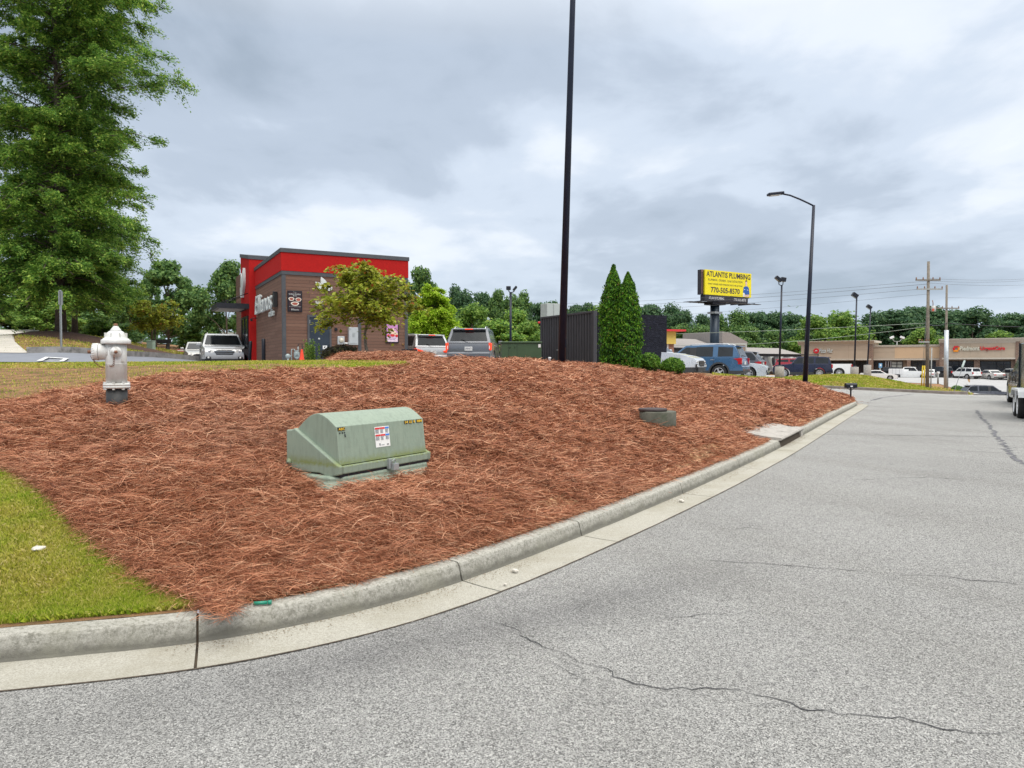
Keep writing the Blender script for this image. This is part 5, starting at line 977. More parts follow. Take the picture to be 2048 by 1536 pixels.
for (x, z) in ((.06, .475), (.09, .475), (.115, .475), (.118, .455), (.12, .442)): fquad(x, x+.012, z, z+.012, M_bk2, 'ink_spot', .002)
mb = MB(); mb.tube([(.615, -.06, .15), (.615, -.075, .19), (.64, -.075, .2), (.66, -.07, .19), (.665, -.06, .15)], .006, 6); mb.box((.65, -.075, .13), (.07, .03, .06)); mb.box((.6, -.045, .16), (.03, .03, .09)); mb.build('padlock', M_steel, tr, bevel=.006)
mb = MB(); mb.lathe([(.03, 0), (.03, .012), (.012, .014), (.012, .02), (0, .022)], 14, Matrix.Translation((0, .6, .2)) @ Matrix.Rotation(R(-90), 4, 'Y')); mb.build('hinge_bolt', M_tg, tr)
# ================================================================== manhole riser
q = at(1316, 10.55); mh = thing('manhole_riser', 'concrete manhole riser with a rusty iron cover sunk in the straw slope', 'manhole', (q.x, q.y, .58)); zt_ = P(1316, 822, 10.55).z-.58
mb = MB(); mb.lathe([(.27, -.3), (.27, zt_-.015), (.262, zt_), (.2, zt_)], 40); mb.build('riser_ring', mat('green_concrete', (.1, .1, .078), .9, 0, .3, 8, .003, dirt=((.06, .07, .045), 6, .5)), mh)
mb = MB(); mb.lathe([(.21, zt_), (.21, zt_+.035), (.2, zt_+.04), (0, zt_+.04)], 32, Matrix.Translation((-.075, .0, 0))); mb.build('iron_cover', mat('iron', (.06, .045, .045), .7, .3, .3, 20), mh)
# ================================================================== light poles
def tall_pole():
    q = at(1123, 16); top = P(1148, -60, 16); r_ = P(1123, 0, 16); t = thing('lamp_post', 'tall black lamp post rising out of the top of the frame', 'lamp post', (q.x, q.y, q.z-.03)); tp = P(1145.5, 0, 16); k = (tp-Vector((q.x, q.y, q.z)))
    w0 = .088; mb = MB(); mb.tube([(0, 0, -.1), tuple(k), tuple(k*1.1)], [w0, .062, .06], 20); mb.build('pole', M_bp, t)
    mb = MB(); mb.box((.0, 0, .03), (.3, .3, .05)); mb.build('base_plate', M_bp, t, bevel=.01); mb = MB(); mb.bx((.07, -.05, .42), (.1, .05, .62)); mb.build('hand_hole', M_bp, t, bevel=.01)
    mb = MB(); e = k*1.1; mb.tube([tuple(e), (e.x-.5, e.y, e.z+.15)], .03, 8); mb.box((e.x-.8, e.y, e.z+.17), (.6, .3, .1)); mb.build('lamp_head', M_black, t)
M_bp = mat('pole_black', (.008, .012, .028), .35, 0, .2, 3, spec=.35)
tall_pole()
q = at(1610, 28); t = thing('street_lamp', 'black street lamp with curved arm and cobra head at the far straw bank end', 'street lamp', (q.x, q.y, q.z-.05)); k = P(1627.5, 408, 28)-q
mb = MB(); mb.tube([(0, 0, -.1), tuple(k)], [.1, .055], 16); mb.build('pole', M_bp, t)
A1 = [P(u, v, 28)-q for u, v in ((1627, 409), (1615, 403), (1600, 396), (1580, 388), (1562, 384.5))]; mb = MB(); mb.tube([tuple(a) for a in A1], .035, 8); mb.build('arm', M_bp, t)
h0 = P(1551, 385, 28)-q; mb = MB(); mb.box(h0, (.62, .28, .1), M=Matrix.Rotation(R(-6), 3, 'Y')); mb.build('lamp_head', M_bp, t, bevel=.035, seg=3); mb = MB(); mb.box(h0+Vector((-.02, 0, -.06)), (.4, .2, .03), M=Matrix.Rotation(R(-6), 3, 'Y')); mb.build('lens', mat('lens', (.6, .6, .55), .3), t)
mb = MB(); mb.box((0, 0, .05), (.3, .3, .1)); mb.build('base_plate', M_bp, t, bevel=.02)
def lot_lamp(u0, v0, u1, v1, d, heads, lab, base=None, r_=.06, zb=None):
    q = P(u0, v0, d) if zb is None else P(u0, v0, d); t = thing('parking_lamp', lab, 'lamp post', q, 0, 'black parking lot floodlight posts'); k = P(u1, v1, d)-q
    z0 = 0
    if base: 
        bw, bh = base; g_ = at(u0, d).z-q.z; mb = MB(); mb.lathe([(bw, min(g_, -bh)-.3), (bw, -.02), (bw-.02, 0), (0, 0)], 24); mb.build('concrete_base', M_conc, t)
    mb = MB(); mb.tube([(0, 0, -.02 if base else -.6), tuple(k)], [r_*1.2, r_], 12); mb.build('pole', M_bp, t); mb = MB(); mb.box((0, 0, .05), (.3, .3, .1), taper=.7); mb.build('pole_foot', M_black, t)
    for (dx, dz, ang, w_, h_) in heads:
        c = k+Vector((dx, 0, dz)); mb = MB(); mb.box(c, (w_, .32, h_), M=Matrix.Rotation(R(ang), 3, 'Y')); hd_ = mb.build('flood_head', M_black, t, bevel=.03); mb = MB(); mb.box(c+Matrix.Rotation(R(ang), 3, 'Y') @ Vector((0, 0, -h_/2-.004)), (w_*.75, .24, .012), M=Matrix.Rotation(R(ang), 3, 'Y')); mb.build('glass', M_glassl, hd_)
        mb = MB(); mb.tube([tuple(k-Vector((0, 0, .06))), tuple(k+Vector((dx*.8, 0, .03))), tuple(k+Vector((dx, 0, dz)))], .03, 6); mb.build('bracket', M_black, t)
s4 = 40/FOC
lot_lamp(1021, 735, 1021.3, 584, 40, [(-.12, .22, 0, .26, .2), (.24, .2, -50, .3, .12)], 'twin headed floodlight post behind the green utility cabinet')
lot_lamp(1559, 733, 1563.5, 570, 50, [(-.24, .42, 40, .5, .22), (.1, .38, 10, .34, .3)], 'twin headed floodlight post on a concrete drum before the navy off roader', (.31, .7))
lot_lamp(1709, 734, 1713.5, 593, 60, [(-.16, .1, 35, .5, .34)], 'single floodlight post on a concrete drum behind the white pickup tail', (.32, .7))
lot_lamp(1735, 730, 1741.5, 616, 70, [(-.16, .1, 35, .5, .32)], 'farthest single floodlight post on the right side of the berm', (.34, .7))
lot_lamp(1439+0, 690, 1440, 604, 0+75, [(.0, .1, 20, .5, .4)], 'black post mostly hidden behind the billboard column') if False else None
# mailbox
q = at(1702, 27.6); t = thing('mailbox', 'black mailbox on a thin post at the tip of the straw bank', 'mailbox', (q.x, q.y, P(1702, 801, 27.6).z-.05)); zt_ = P(1702, 766, 27.6).z-(P(1702, 801, 27.6).z-.05)
mb = MB(); mb.bx((-.022, -.022, -.1), (.022, .022, zt_-.15)); mb.build('post', M_black, t); pf_ = [(-.095, zt_-.19), (.095, zt_-.19), (.095, zt_-.08)]+[(.095*math.cos(a), zt_-.08+.08*math.sin(a)) for a in np.linspace(.3, 2.84, 8)]+[(-.095, zt_-.08)]
mb = MB(); mb.prism(pf_, -.21, .21, 'x'); mb.build('box', M_black, t); mb = MB(); mb.bx((-.06, -.1, zt_-.15), (.03, -.097, zt_-.1)); mb.build('number_plate', M_white, t); mb = MB(); mb.tube([(-.15, 0, zt_-.19), (0, 0, zt_-.3), (.15, 0, zt_-.19)], .012, 5); mb.build('bracket', M_black, t)
# ================================================================== left side: signs and cabinet
q = at(124, 31.5); t = thing('sign_post', 'bare grey metal sign post on the grass across the side street', 'sign post', q); h = P(124, 580, 31.5).z-q.z; mb = MB(); mb.prism([(-.045, -.03), (-.03, .02), (.03, .02), (.045, -.03), (.035, -.035), (.022, .008), (-.022, .008), (-.035, -.035)], -.1, h, 'z'); mb.build('channel_post', M_steel, t); mb = MB(); mb.box((0, 0, h-.35), (.012, .3, .6)); mb.build('sign_plate_edge', M_steel, t)
q = at(279, 55); q.z = P(279, 698, 55).z; t = thing('stop_sign', 'stop sign seen from its bare grey back beyond the side street', 'stop sign', q); h = P(279, 672, 55).z-q.z; mb = MB(); mb.bx((-.03, 0, -.4), (.03, .04, h)); mb.build('post', M_steel, t); mb = MB(); r_ = .31; mb.prism([(r_*math.cos(a), h-r_+r_*math.sin(a)) for a in [R(22.5+45*i) for i in range(8)]], .04, .05, 'y'); mb.build('octagon_plate', mat('sign_back', (.4, .41, .4), .5, .4), t)
q = at(303, 44); t = thing('utility_pedestal', 'small pale green utility pedestal on the grass by the yellowish tree', 'utility box', q); mb = MB(); mb.bx((-.19, -.19, -.1), (.19, .19, .48)); mb.build('housing', mat('ped_green', (.32, .42, .33), .5), t, bevel=.02); mb = MB(); mb.bx((-.2, -.2, .48), (.2, .2, .53)); mb.build('cap', mat('ped_green', (.32, .42, .33), .5), t, bevel=.02)
q = at(322, 52); t = thing('park_bench', 'dark low bench on the far grass behind the yellowish tree', 'bench', (q.x, q.y, q.z)); mb = MB(); mb.bx((-.75, -.2, .4), (.65, .25, .46)); mb.build('seat', M_dark, t); mb = MB(); mb.bx((-.75, .25, .5), (.65, .29, .8)); mb.build('backrest', M_dark, t)
for x in (-.6, .5): mb = MB(); mb.bx((x-.03, -.18, -.3), (x+.03, .28, .4)); mb.build('leg', M_dark, t)
q = P(74, 652, 60); t = thing('blue_sign', 'small blue sign board low in front of the trees behind the driveway', 'sign', (q.x, q.y, q.z-1.0)); mb = MB(); mb.bx((-.38, 0, .95), (.38, .04, 1.22)); mb.build('board', mat('sign_blue', (.05, .25, .5), .5), t); mb = MB(); [mb.bx((x, .05, -.6), (x+.05, .09, 1.2)) for x in (-.3, .25)]; mb.build('post', M_steel, t)
q = at(364, 58); q.z = P(364, 705, 58).z; t = thing('red_banner', 'low red and white banner on the far grass left of the silver cars', 'banner', q); mb = MB(); mb.bx((-.36, 0, .05), (.3, .03, .26)); mb.build('banner_sheet', mat('banner_red', (.45, .1, .09), .6), t); mb = MB(); mb.bx((-.34, -.006, .12), (.28, 0, .19)); mb.build('white_stripe', M_white, t); mb = MB(); [mb.bx((x, .03, -.4), (x+.03, .05, .3)) for x in (-.36, .27)]; mb.build('stake', M_steel, t)
q = P(893, 668, 48); t = thing('parking_sign', 'small blue and white parking sign above the roofs of the waiting cars', 'sign', (q.x, q.y, 1.3)); zt_ = q.z-1.3; mb = MB(); mb.bx((-.03, 0, -.2), (.03, .04, zt_+.2)); mb.build('post', M_steel, t); mb = MB(); mb.bx((-.16, -.02, zt_-.12), (.16, 0, zt_+.28)); mb.build('plate', mat('sign_blue2', (.06, .2, .6), .5), t); mb = MB(); mb.bx((-.1, -.026, zt_-.1), (.1, -.021, zt_-.02)); mb.bx((-.04, -.026, zt_+.02), (.05, -.021, zt_+.2)); mb.build('symbol', M_white, t)
# rocks, litter
def rock(x, y, z, s, name, label, cat, m, flat=.5):
    import bmesh
    bm = bmesh.new(); bmesh.ops.create_icosphere(bm, subdivisions=2, radius=s); me = bpy.data.meshes.new(name)
    for v in bm.verts: v.co *= 1+random.uniform(-.22, .22); v.co.z *= flat
    bm.to_mesh(me); bm.free(); me.materials.append(m); o = link(name, me, None, (x, y, z)); return tag(o, label, cat)
M_rock = mat('pale_rock', (.55, .52, .46), .9, 0, .2, 30, .004)
d_ = float(hit(70, 1109)); q = at(70, d_); rock(q.x, q.y, q.z+.025, .045, 'white_stone', 'pale stone lying in the lawn grass at left', 'stone', M_rock, .4)
for (u, v, s, lab) in ((1030, 1143, .025, 'little pebble in the gutter under the straw bank middle'), (1363, 1003, .03, 'pebble in the gutter right of the middle kerb joint'), (1010, 1170, .012, 'tiny chip of stone in the gutter')): q = PZ(u, v, .012); rock(q.x, q.y, .02, s, 'pebble', lab, 'pebble', M_rock, .6)
q = PZ(531, 1204, .15); t = thing('green_tube', 'small green plastic tube lying on the kerb edge', 'litter', (q.x-.01, q.y-.03, .155), R(12)); M_gt = mat('tube_green', (.01, .22, .14), .35); mb = MB(); mb.tube([(-.05, 0, 0), (.03, 0, 0)], .011, 10); mb.build('tube', M_gt, t); mb = MB(); mb.tube([(.033, 0, 0), (.055, 0, 0)], .013, 10); mb.build('cap', M_gt, t)
# ================================================================== strip mall
MO = P(1605, 727, 134.4); MO.z = -.62; FM = Face(MO, (.81, -.585)); mall = thing('strip_mall', 'long beige strip mall with brick piers and dark shop windows', 'building', MO, FM.rz)
M_beige = mat('beige_stucco', (.46, .37, .28), .85, 0, .04, 1, dirt=((.4, .32, .24), .3, .6)); M_beige2 = mat('beige_patch', (.58, .41, .26), .85, 0, .04, 1); M_corn = mat('cornice', (.52, .47, .4), .7)
n = NT('mall_brick'); xx = n.xyz(); cbv = n.node('ShaderNodeCombineXYZ'); n.l.new(n.math('ADD', xx[0], xx[1]), cbv.inputs[0]); n.l.new(xx[2], cbv.inputs[1]); bt_ = n.node('ShaderNodeTexBrick'); n.l.new(cbv.outputs[0], bt_.inputs['Vector']); bt_.inputs['Scale'].default_value = 1; bt_.inputs['Brick Width'].default_value = .4; bt_.inputs['Row Height'].default_value = .2
bt_.inputs['Color1'].default_value = (.24, .14, .1, 1); bt_.inputs['Color2'].default_value = (.17, .1, .075, 1); bt_.inputs['Mortar'].default_value = (.3, .25, .2, 1); n.col(bt_.outputs[0]).set(Roughness=.9); M_brick = n.m
M_seam = mat('stucco_seam', (.36, .29, .22), .9)
def mt(u): return FM.t(u)
def section(u0, u1, vtop, um, vfas, proud, corn, par=mall):
    a, b = mt(u0), mt(u1); ztop = FM.tz(um, vtop)[1]; zf = FM.tz(um, vfas)[1]; mb = MB(); mb.bx((a, -proud, zf), (b, 6, ztop-.35)); o = mb.build('fascia', M_beige, par)
    mb = MB(); z = (zf+ztop)/2; mb.bx((a, -proud-.012, z-.02), (b, -proud, z+.02)); x = a+4
    while x < b-1: mb.bx((x-.02, -proud-.012, zf+.2), (x+.02, -proud, ztop-.4)); x += 4.2
    mb.build('seam', M_seam, o); mb = MB(); mb.prism([(-proud-.02, ztop-.75 if corn else ztop-.4), (-proud-.12, ztop-.6 if corn else ztop-.36), (-proud-(.75 if corn else .2), ztop-.08), (-proud-(.75 if corn else .2), ztop), (6, ztop), (6, ztop-.35), (-proud, ztop-.4)], a-(.5 if corn else 0), b+(.5 if corn else 0), 'x'); mb.build('cornice', M_corn, par)
    mb = MB(); mb.bx((a, -proud-.1, zf-.18), (b, -.3, zf+.08)); mb.build('fascia_ledge', M_corn, par); return a, b, zf, ztop
a, b, zf, zt_ = section(1605, 1745, 682, 1680, 718.6, 1.3, True)

tc_, zc = FM.tz(1635.6, 702); mb = MB(); mb.prism([(tc_+.5*math.cos(x), zc+.46*math.sin(x)) for x in np.linspace(0, 6.283, 25)[:-1]], -1.5, -1.3, 'y'); o = mb.build('round_emblem', mat('emblem_red', (.6, .01, .02), .5), mall); mb = MB(); mb.prism([(tc_+x*.5, zc+z*.5) for x, z in ((-.6, -.15), (-.3, 0), (-.15, .25), (.2, .28), (.3, .05), (.6, 0), (.1, -.1))], -1.56, -1.5, 'y'); mb.build('hat_mark', M_sign, o)
section(1745, 1880, 690, 1800, 718.2, .0, False)
t0, t1 = mt(1789), mt(1878); z0 = FM.tz(1830, 716.5)[1]; z1 = FM.tz(1830, 692)[1]; mb = MB(); mb.bx((t0, -.02, z0), (t1, -.002, z1-.1)); mb.build('repainted_panel', M_beige2, mall)
section(1885, 2120, 677.3, 1960, 716.4, 1.3, True)
tlq = None
def tl(body, u0, u1, v0, v1, m, sh=0, bo=.02): a, z0 = FM.tz(u0, v1); b, z1 = FM.tz(u1, v0); text(body, b-a, z1-z0, m, mall, ((a+b)/2, -1.34, (z0+z1)/2), (1, 0, 0), (0, 0, 1), .15, 'sign_lettering', sh, bo)
tl('Pizza Hut', 1641, 1668, 697.5, 706, M_sign, .35, .01); tl('Piedmont', 1920, 1959, 692.5, 701.5, mat('sign_cream', (.72, .7, .58), .5)); tl('UrgentCare', 1960.5, 2009.5, 692.5, 703, mat('sign_red', (.68, .02, .03), .5), 0, .03); text('A', 1.6, 1.6, mat('sign_violet', (.1, .06, .3), .5), mall, (FM.tz(2048, 700)[0]+.2, -1.34, FM.tz(2048, 700)[1]), (1, 0, 0), (0, 0, 1), .15, 'sign_lettering', .5, .05)
tc_, zc = FM.tz(1913, 698); M_e1, M_e2 = mat('emblem_orange', (.85, .3, .02), .5), mat('emblem_red', (.6, .01, .02), .5)
mb = MB(); mb.bx((tc_-.42, -1.5, zc-.5), (tc_+.3, -1.32, zc-.2)); mb.bx((tc_+.2, -1.5, zc-.2), (tc_+.5, -1.32, zc+.3)); mb.build('square_emblem', M_e1, mall, bevel=.06); mb = MB(); mb.bx((tc_-.5, -1.52, zc-.25), (tc_-.2, -1.32, zc+.25)); mb.bx((tc_-.35, -1.52, zc+.2), (tc_+.35, -1.32, zc+.48)); mb.build('square_emblem', M_e2, mall, bevel=.06)
# piers
for (u0, u1, vt, pr) in ((1738.5, 1746.5, 686, 1.35), (1880, 1889, 683.5, 1.35), (1814, 1821, 720, .3), (1872, 1879, 720, .3), (1948, 1959.5, 718, .5), (2022, 2029, 718, .5), (2030.5, 2039, 683, 1.4), (1655, 1662, 720, .4)):
    a, b = mt(u0), mt(u1); mb = MB(); mb.bx((a, -pr-.04, -.3), (b, .5, FM.tz((u0+u1)/2, vt)[1])); mb.build('brick_pier', M_brick, mall)
# back wall and windows
ae, be = mt(1605), mt(2120); mb = MB(); mb.bx((ae, .5, -.5), (be, 12, zf)); mb.build('shop_wall', mat('shop_wall', (.3, .22, .16), .85), mall); mb = MB(); mb.bx((ae, .42, -.3), (be, .499, .55)); mb.build('brick_base', M_brick, mall)
M_win = mat('shop_glass', (.012, .018, .03), .1, 0, .6, .4, spec=.7); M_win2 = mat('papered_glass', (.38, .4, .38), .5)
for i, (u0, u1, vb, m_) in enumerate(((1662, 1700, 752, M_win), (1702, 1722, 752, M_win), (1723, 1737, 748, M_win), (1748, 1776, 750, M_win), (1782, 1804, 745, M_win2), (1822, 1846, 747, M_win), (1848, 1871, 747, M_win), (1890, 1917, 747, M_win), (1918, 1946, 747, M_win), (1960, 1992, 745, M_win), (1993, 2021, 745, M_win), (2041, 2075, 747, M_win))):
    a, b = mt(u0), mt(u1); z1 = FM.tz(u0, 722.5)[1]; z0 = max(.1, FM.tz(u0, vb)[1]); mb = MB(); mb.bx((a, .36, z0), (b, .42, z1)); wo = mb.build('shop_window', m_, mall); mb = MB(); mm = (a+b)/2
    for x in (a, mm, b): mb.bx((x-.05, .3, z0), (x+.05, .359, z1))
    mb.bx((a, .3, z1-.08), (b, .359, z1)); mb.bx((a, .3, z0), (b, .359, z0+.08)); mb.bx((a, .3, z0+(z1-z0)*.7), (b, .359, z0+(z1-z0)*.7+.05)); mb.build('frame', M_black, wo)
for (u0, u1) in ((1771, 1781), ): a, b = mt(u0), mt(u1); mb = MB(); mb.bx((a, .28, -.1), (b, .36, 2.6)); do = mb.build('door', M_win, mall); mb = MB(); [mb.bx((x-.06, .2, -.1), (x+.06, .279, 2.6)) for x in (a, (a+b)/2, b)]; mb.build('frame', M_alloy, do)
mb = MB(); mb.bx((ae, -3.6, -.5), (be, .4, .0)); mb.build('walkway', M_slab, mall); mb = MB(); mb.bx((ae, -3.72, -.4), (be, -3.61, .02)); mb.build('yellow_curb_edge', mat('curb_yellow', (.6, .36, .08), .8), mall)
# grey mansard buildings left of it
M_shing = mat('roof_shingle', (.27, .25, .24), .9, 0, .12, 4); M_mans = mat('mansard_grey', (.105, .105, .115), .85, 0, .1, 6); M_bl = mat('tan_brick', (.27, .2, .16), .9, 0, .15, 8); M_tr = mat('pale_trim', (.45, .47, .45), .7)
def mansard(nm, lab, u0, v0, u1, v1, d0, d1, vbase0, rooftop, ndorm, hip):
    A = P(u0, 727, d0); B = P(u1, 727, d1); A.z = B.z = -.6; F = Face(A, (B-A)); L = (B-A).length; t = thing(nm, lab, 'building', A, F.rz); he = P(u0, v0, d0).z+.6; hr = P(u0, rooftop, d0).z+.6
    mb = MB(); mb.bx((0, .6, 0), (L, 9, he)); mb.build('brick_wall', M_bl, t); mb = MB(); mb.add([(0, -.9, .9), (L, -.9, .9), (L, .5, he), (0, .5, he), (0, .55, .9), (L, .55, .9)], [(0, 1, 2, 3), (0, 1, 5, 4), (0, 3, 4), (1, 2, 5)]); mb.build('mansard_skirt', M_mans, t)
    e = hip; mb = MB(); mb.add([(-.2, .2, he), (L+.2, .2, he), (L+.2, 9.4, he), (-.2, 9.4, he), (0+e, 4.8, hr), (L-e*0-.1, 4.8, hr)], [(0, 1, 5, 4), (1, 2, 5), (2, 3, 4, 5), (3, 0, 4), (0, 1, 2, 3)]); mb.build('roof', M_shing, t)
    mb = MB(); mb.bx((-.25, -.0, he-.12), (L+.25, .6, he+.05)); mb.build('eave', M_black, t)
    for k in range(ndorm):
        x = L*(k+.6)/ndorm; mb = MB(); mb.prism([(.2, he-.45), (-.35, he-.45), (-.95, .7), (.2, .7)], x-.45, x+.45, 'x'); w_ = mb.build('dormer_window', M_tr, t); mb = MB(); mb.bx((x-.35, -.72, 1.0), (x+.35, -.6, he-.6)); mb.build('pane', M_win, w_)
    return t, L, he, hr
t, L, he, hr = mansard('mansard_building', 'low dark grey mansard building between the blue car and the beige mall', 1506, 707.5, 1606, 703, 120, 130, 0, 693, 5, 0)
t, L, he, hr = mansard('mansard_building', 'grey mansard building with a brick gable end behind the billboard column', 1340, 695.5, 1447, 690, 96, 104, 0, 672.5, 3, 0)
q0 = P(1447, 727, 104.2); q0.z = -.6; q1 = P(1493, 727, 106.5); q1.z = -.6; F = Face(q0, q1-q0); L2 = (q1-q0).length; g_ = thing('brick_gable_wing', 'tan brick gable wing with white corner boards right of the billboard column', 'building', q0, F.rz); he2 = P(1447, 686, 104.2).z+.6
mb = MB(); mb.bx((0, .05, 0), (L2, 8, he2)); mb.build('brick_wall', M_bl, g_); mb = MB(); mb.prism([(-.3, he2), (L2+.3, he2), (L2+.1, he2+.25), (L2*.3, he2+1.5), (-.3, he2+1.7)], .0, 8.3, 'y'); mb.build('roof', M_shing, g_); mb = MB(); mb.bx((-.1, -.03, 0), (.25, .05, he2)); mb.bx((L2-.25, -.03, 0), (L2+.02, .05, he2)); mb.bx((.25, -.03, he2-.28), (L2-.25, .05, he2)); mb.build('corner_board', M_tr, g_)
mb = MB(); mb.bx((L2*.58, .0, he2-1.5), (L2*.72, .048, he2-.8)); mb.build('vent_window', M_win, g_)
# yellow fronted shop at the enclosure edge
q = P(1322, 727, 62); q.z = .3; F = Face(q, (.93, .36)); t = thing('yellow_shop', 'yellow fronted shop with a red roof edge half hidden by the black enclosure', 'building', q, F.rz); w_, z1 = F.tz(1351.5, 663); z0 = F.tz(1351, 688)[1]
mb = MB(); mb.bx((-4, .3, 0), (w_, 6, z0)); mb.build('brick_wall', mat('shop_brick', (.33, .17, .12), .9, 0, .15, 8), t); mb = MB(); mb.bx((-4, .0, z0), (w_, 6, z1)); mb.build('yellow_fascia', mat('shop_yellow', (.7, .52, .12), .7, 0, .05), t)
mb = MB(); mb.bx((-4, -.5, z1), (w_+.7, 6, z1+.16)); mb.build('roof_edge', mat('roof_red', (.6, .03, .04), .5), t); mb = MB(); mb.bx((w_-.75, .2, .4), (w_-.65, .29, z0)); mb.build('downpipe', M_white, t); mb = MB(); mb.bx((w_-2.2, .24, .6), (w_-1.1, .29, z0-.9)); mb.build('orange_poster', mat('poster_orange', (.7, .15, .04), .6), t)
# brown building beyond the drive through lane (left)
q = P(440, 727, 75); q.z = 1.6; F = Face(q, (1, .1)); t = thing('brown_wall_building', 'low brown building with a white coping behind the drive through lane', 'building', q, 0); z1 = P(440, 665, 75).z-1.6; mb = MB(); mb.bx((.3, 0, -.5), (6, 5, z1-.25)); mb.build('wall', mat('brown_wall', (.3, .16, .09), .85, 0, .15, 8), t); mb = MB(); mb.bx((.1, -.1, z1-.25), (6.2, 5.1, z1)); mb.build('coping', M_tr, t)
# ================================================================== billboard
A = P(1409, 727, 91); B = P(1501, 727, 95.6); F = Face(Vector((A.x, A.y, 0)), B-A); L = (B-A).length; bbz = P(1409, 588.6, 91).z; bh = P(1409, 538.6, 91).z-bbz
bb = thing('billboard', 'yellow plumbing billboard on a single dark steel column', 'billboard', (F.o.x, F.o.y, 0), F.rz)
M_by = mat('billboard_yellow', (.78, .66, .01), .6, 0, .03, 1); mb = MB(); mb.bx((0, 0, bbz), (L, .25, bbz+bh)); mb.build('panel', M_by, bb)
mb = MB(); mb.bx((.02, .3, bbz-.1), (L, .7, bbz+bh)); mb.bx((0, .02, bbz-.75), (L*.93, .8, bbz-.02)); 
mb.build('back_frame', mat('frame_dark', (.035, .035, .045), .6, .3), bb)
mb = MB(); mb.prism([(.3, bbz), (.9, bbz), (.9, bbz+bh), (.3, bbz+bh)], -.42, -.09, 'x'); mb.build('rear_face_edge', mat('frame_dark', (.035, .035, .045), .6, .3), bb)
mb = MB()
for k in range(2): mb.bx((-.38+k*.17, .25, bbz+.1), (-.33+k*.17, .3, bbz+bh-.05))
mb.bx((-.42, .26, bbz+bh-.3), (-.1, .3, bbz+bh)); mb.build('lattice', mat('lattice_rust', (.2, .12, .1), .7), bb)
cx_ = F.t(1438); q = F.o+F.d*cx_; g_ = P(1438, 760, q.y).z; mb = MB(); mb.lathe([(.62, -2), (.58, bbz-.8)], 28, Matrix.Translation((cx_, .8, 0))); mb.build('column', mat('column_blue', (.015, .028, .045), .35, .35, .2, 2), bb)
mb = MB(); mb.bx((-1.3, -.55, bbz-.92), (cx_+.5, -.4, bbz-.86)); mb.bx((1.2, -1.0, bbz-.98), (L+.8, -.35, bbz-.93)); mb.bx((-1.6, .9, bbz-.92), (cx_, 2.2, bbz-.87)); [mb.bx((x, -.6, bbz-.95), (x+.1, 2.2, bbz-.8)) for x in np.linspace(-.5, L, 7)]; mb.box((cx_, .8, bbz-1.0), (2.4, 1.5, .4)); mb.build('catwalk', M_black, bb)
mb = MB(); mb.box((cx_, .8, P(1438, 625, q.y).z), (1.35, 1.3, .25)); mb.build('column_band', M_steel, bb)
M_ink2 = mat('billboard_ink', (.025, .02, .05), .6); M_ink3 = mat('billboard_ink_soft', (.2, .19, .06), .6)
text('ATLANTIS PLUMBING', L*.95, bh*.215, M_ink2, bb, (L*.5, -.012, bbz+bh*.84), (1, 0, 0), (0, 0, 1), .01, 'lettering', 0, .012)
text('PLUMBING - DRAINS - LEAK DETECTION', L*.74, bh*.085, M_ink3, bb, (L*.43, -.012, bbz+bh*.61), (1, 0, 0), (0, 0, 1), .01); text('FAMILY OWNED AND OPERATED FOR OVER 60 YEARS', L*.74, bh*.06, M_ink3, bb, (L*.43, -.012, bbz+bh*.445), (1, 0, 0), (0, 0, 1), .01)
text('770-505-8570', L*.62, bh*.22, M_ink2, bb, (L*.43, -.012, bbz+bh*.21), (1, 0, 0), (0, 0, 1), .01, 'lettering', 0, .015)
text('ATLANTIS PLUMBING', L*.32, .32, M_white, bb, (L*.24, .005, bbz-.4), (1, 0, 0), (0, 0, 1), .01); text('770-505-8570', L*.27, .34, M_white, bb, (L*.75, .005, bbz-.42), (1, 0, 0), (0, 0, 1), .01)
px = L*.885
def flat(pts, m, nm, off): mb = MB(); mb.prism([(px+x*bh, bbz+z*bh) for x, z in pts], -.012-off, -.004, 'y'); mb.build(nm, m, bb)
ell = lambda cx, cz, rx, rz_, k=16: [(cx+rx*math.cos(a), cz+rz_*math.sin(a)) for a in np.linspace(0, 6.283, k+1)[:-1]]
M_skin = mat('printed_skin', (.68, .47, .38), .7); M_shirt = mat('printed_shirt', (.02, .1, .36), .7)
flat([(-.17, .0), (-.19, .22), (-.16, .4), (-.05, .47), (.06, .47), (.16, .4), (.2, .2), (.2, .12), (.12, .1), (-.1, .12)], M_shirt, 'printed_shirt', .004); flat(ell(0, .59, .058, .105), M_skin, 'printed_face', .004); flat([(-.045, .45), (.045, .45), (.03, .55), (-.03, .55)], M_skin, 'printed_neck', .008)
flat([(-.062, .62), (-.05, .69), (0, .72), (.05, .69), (.062, .62), (.04, .655), (-.04, .655)], M_ink2, 'printed_hair', .008); flat([(-.14, .02), (.17, .02), (.2, .12), (.1, .12), (-.02, .1), (-.12, .09)], M_skin, 'printed_arms', .01); flat([(-.2, .02), (-.1, .02), (-.1, .17), (-.19, .18)], M_white, 'printed_paper', .012); flat([(-.13, .3), (-.07, .31), (-.07, .33), (-.13, .33)], M_white, 'printed_badge', .008); flat([(.04, .3), (.12, .29), (.12, .31), (.04, .32)], M_white, 'printed_badge', .008)
flat([(-.03, .575), (.03, .575), (0, .56)], M_white, 'printed_smile', .008)
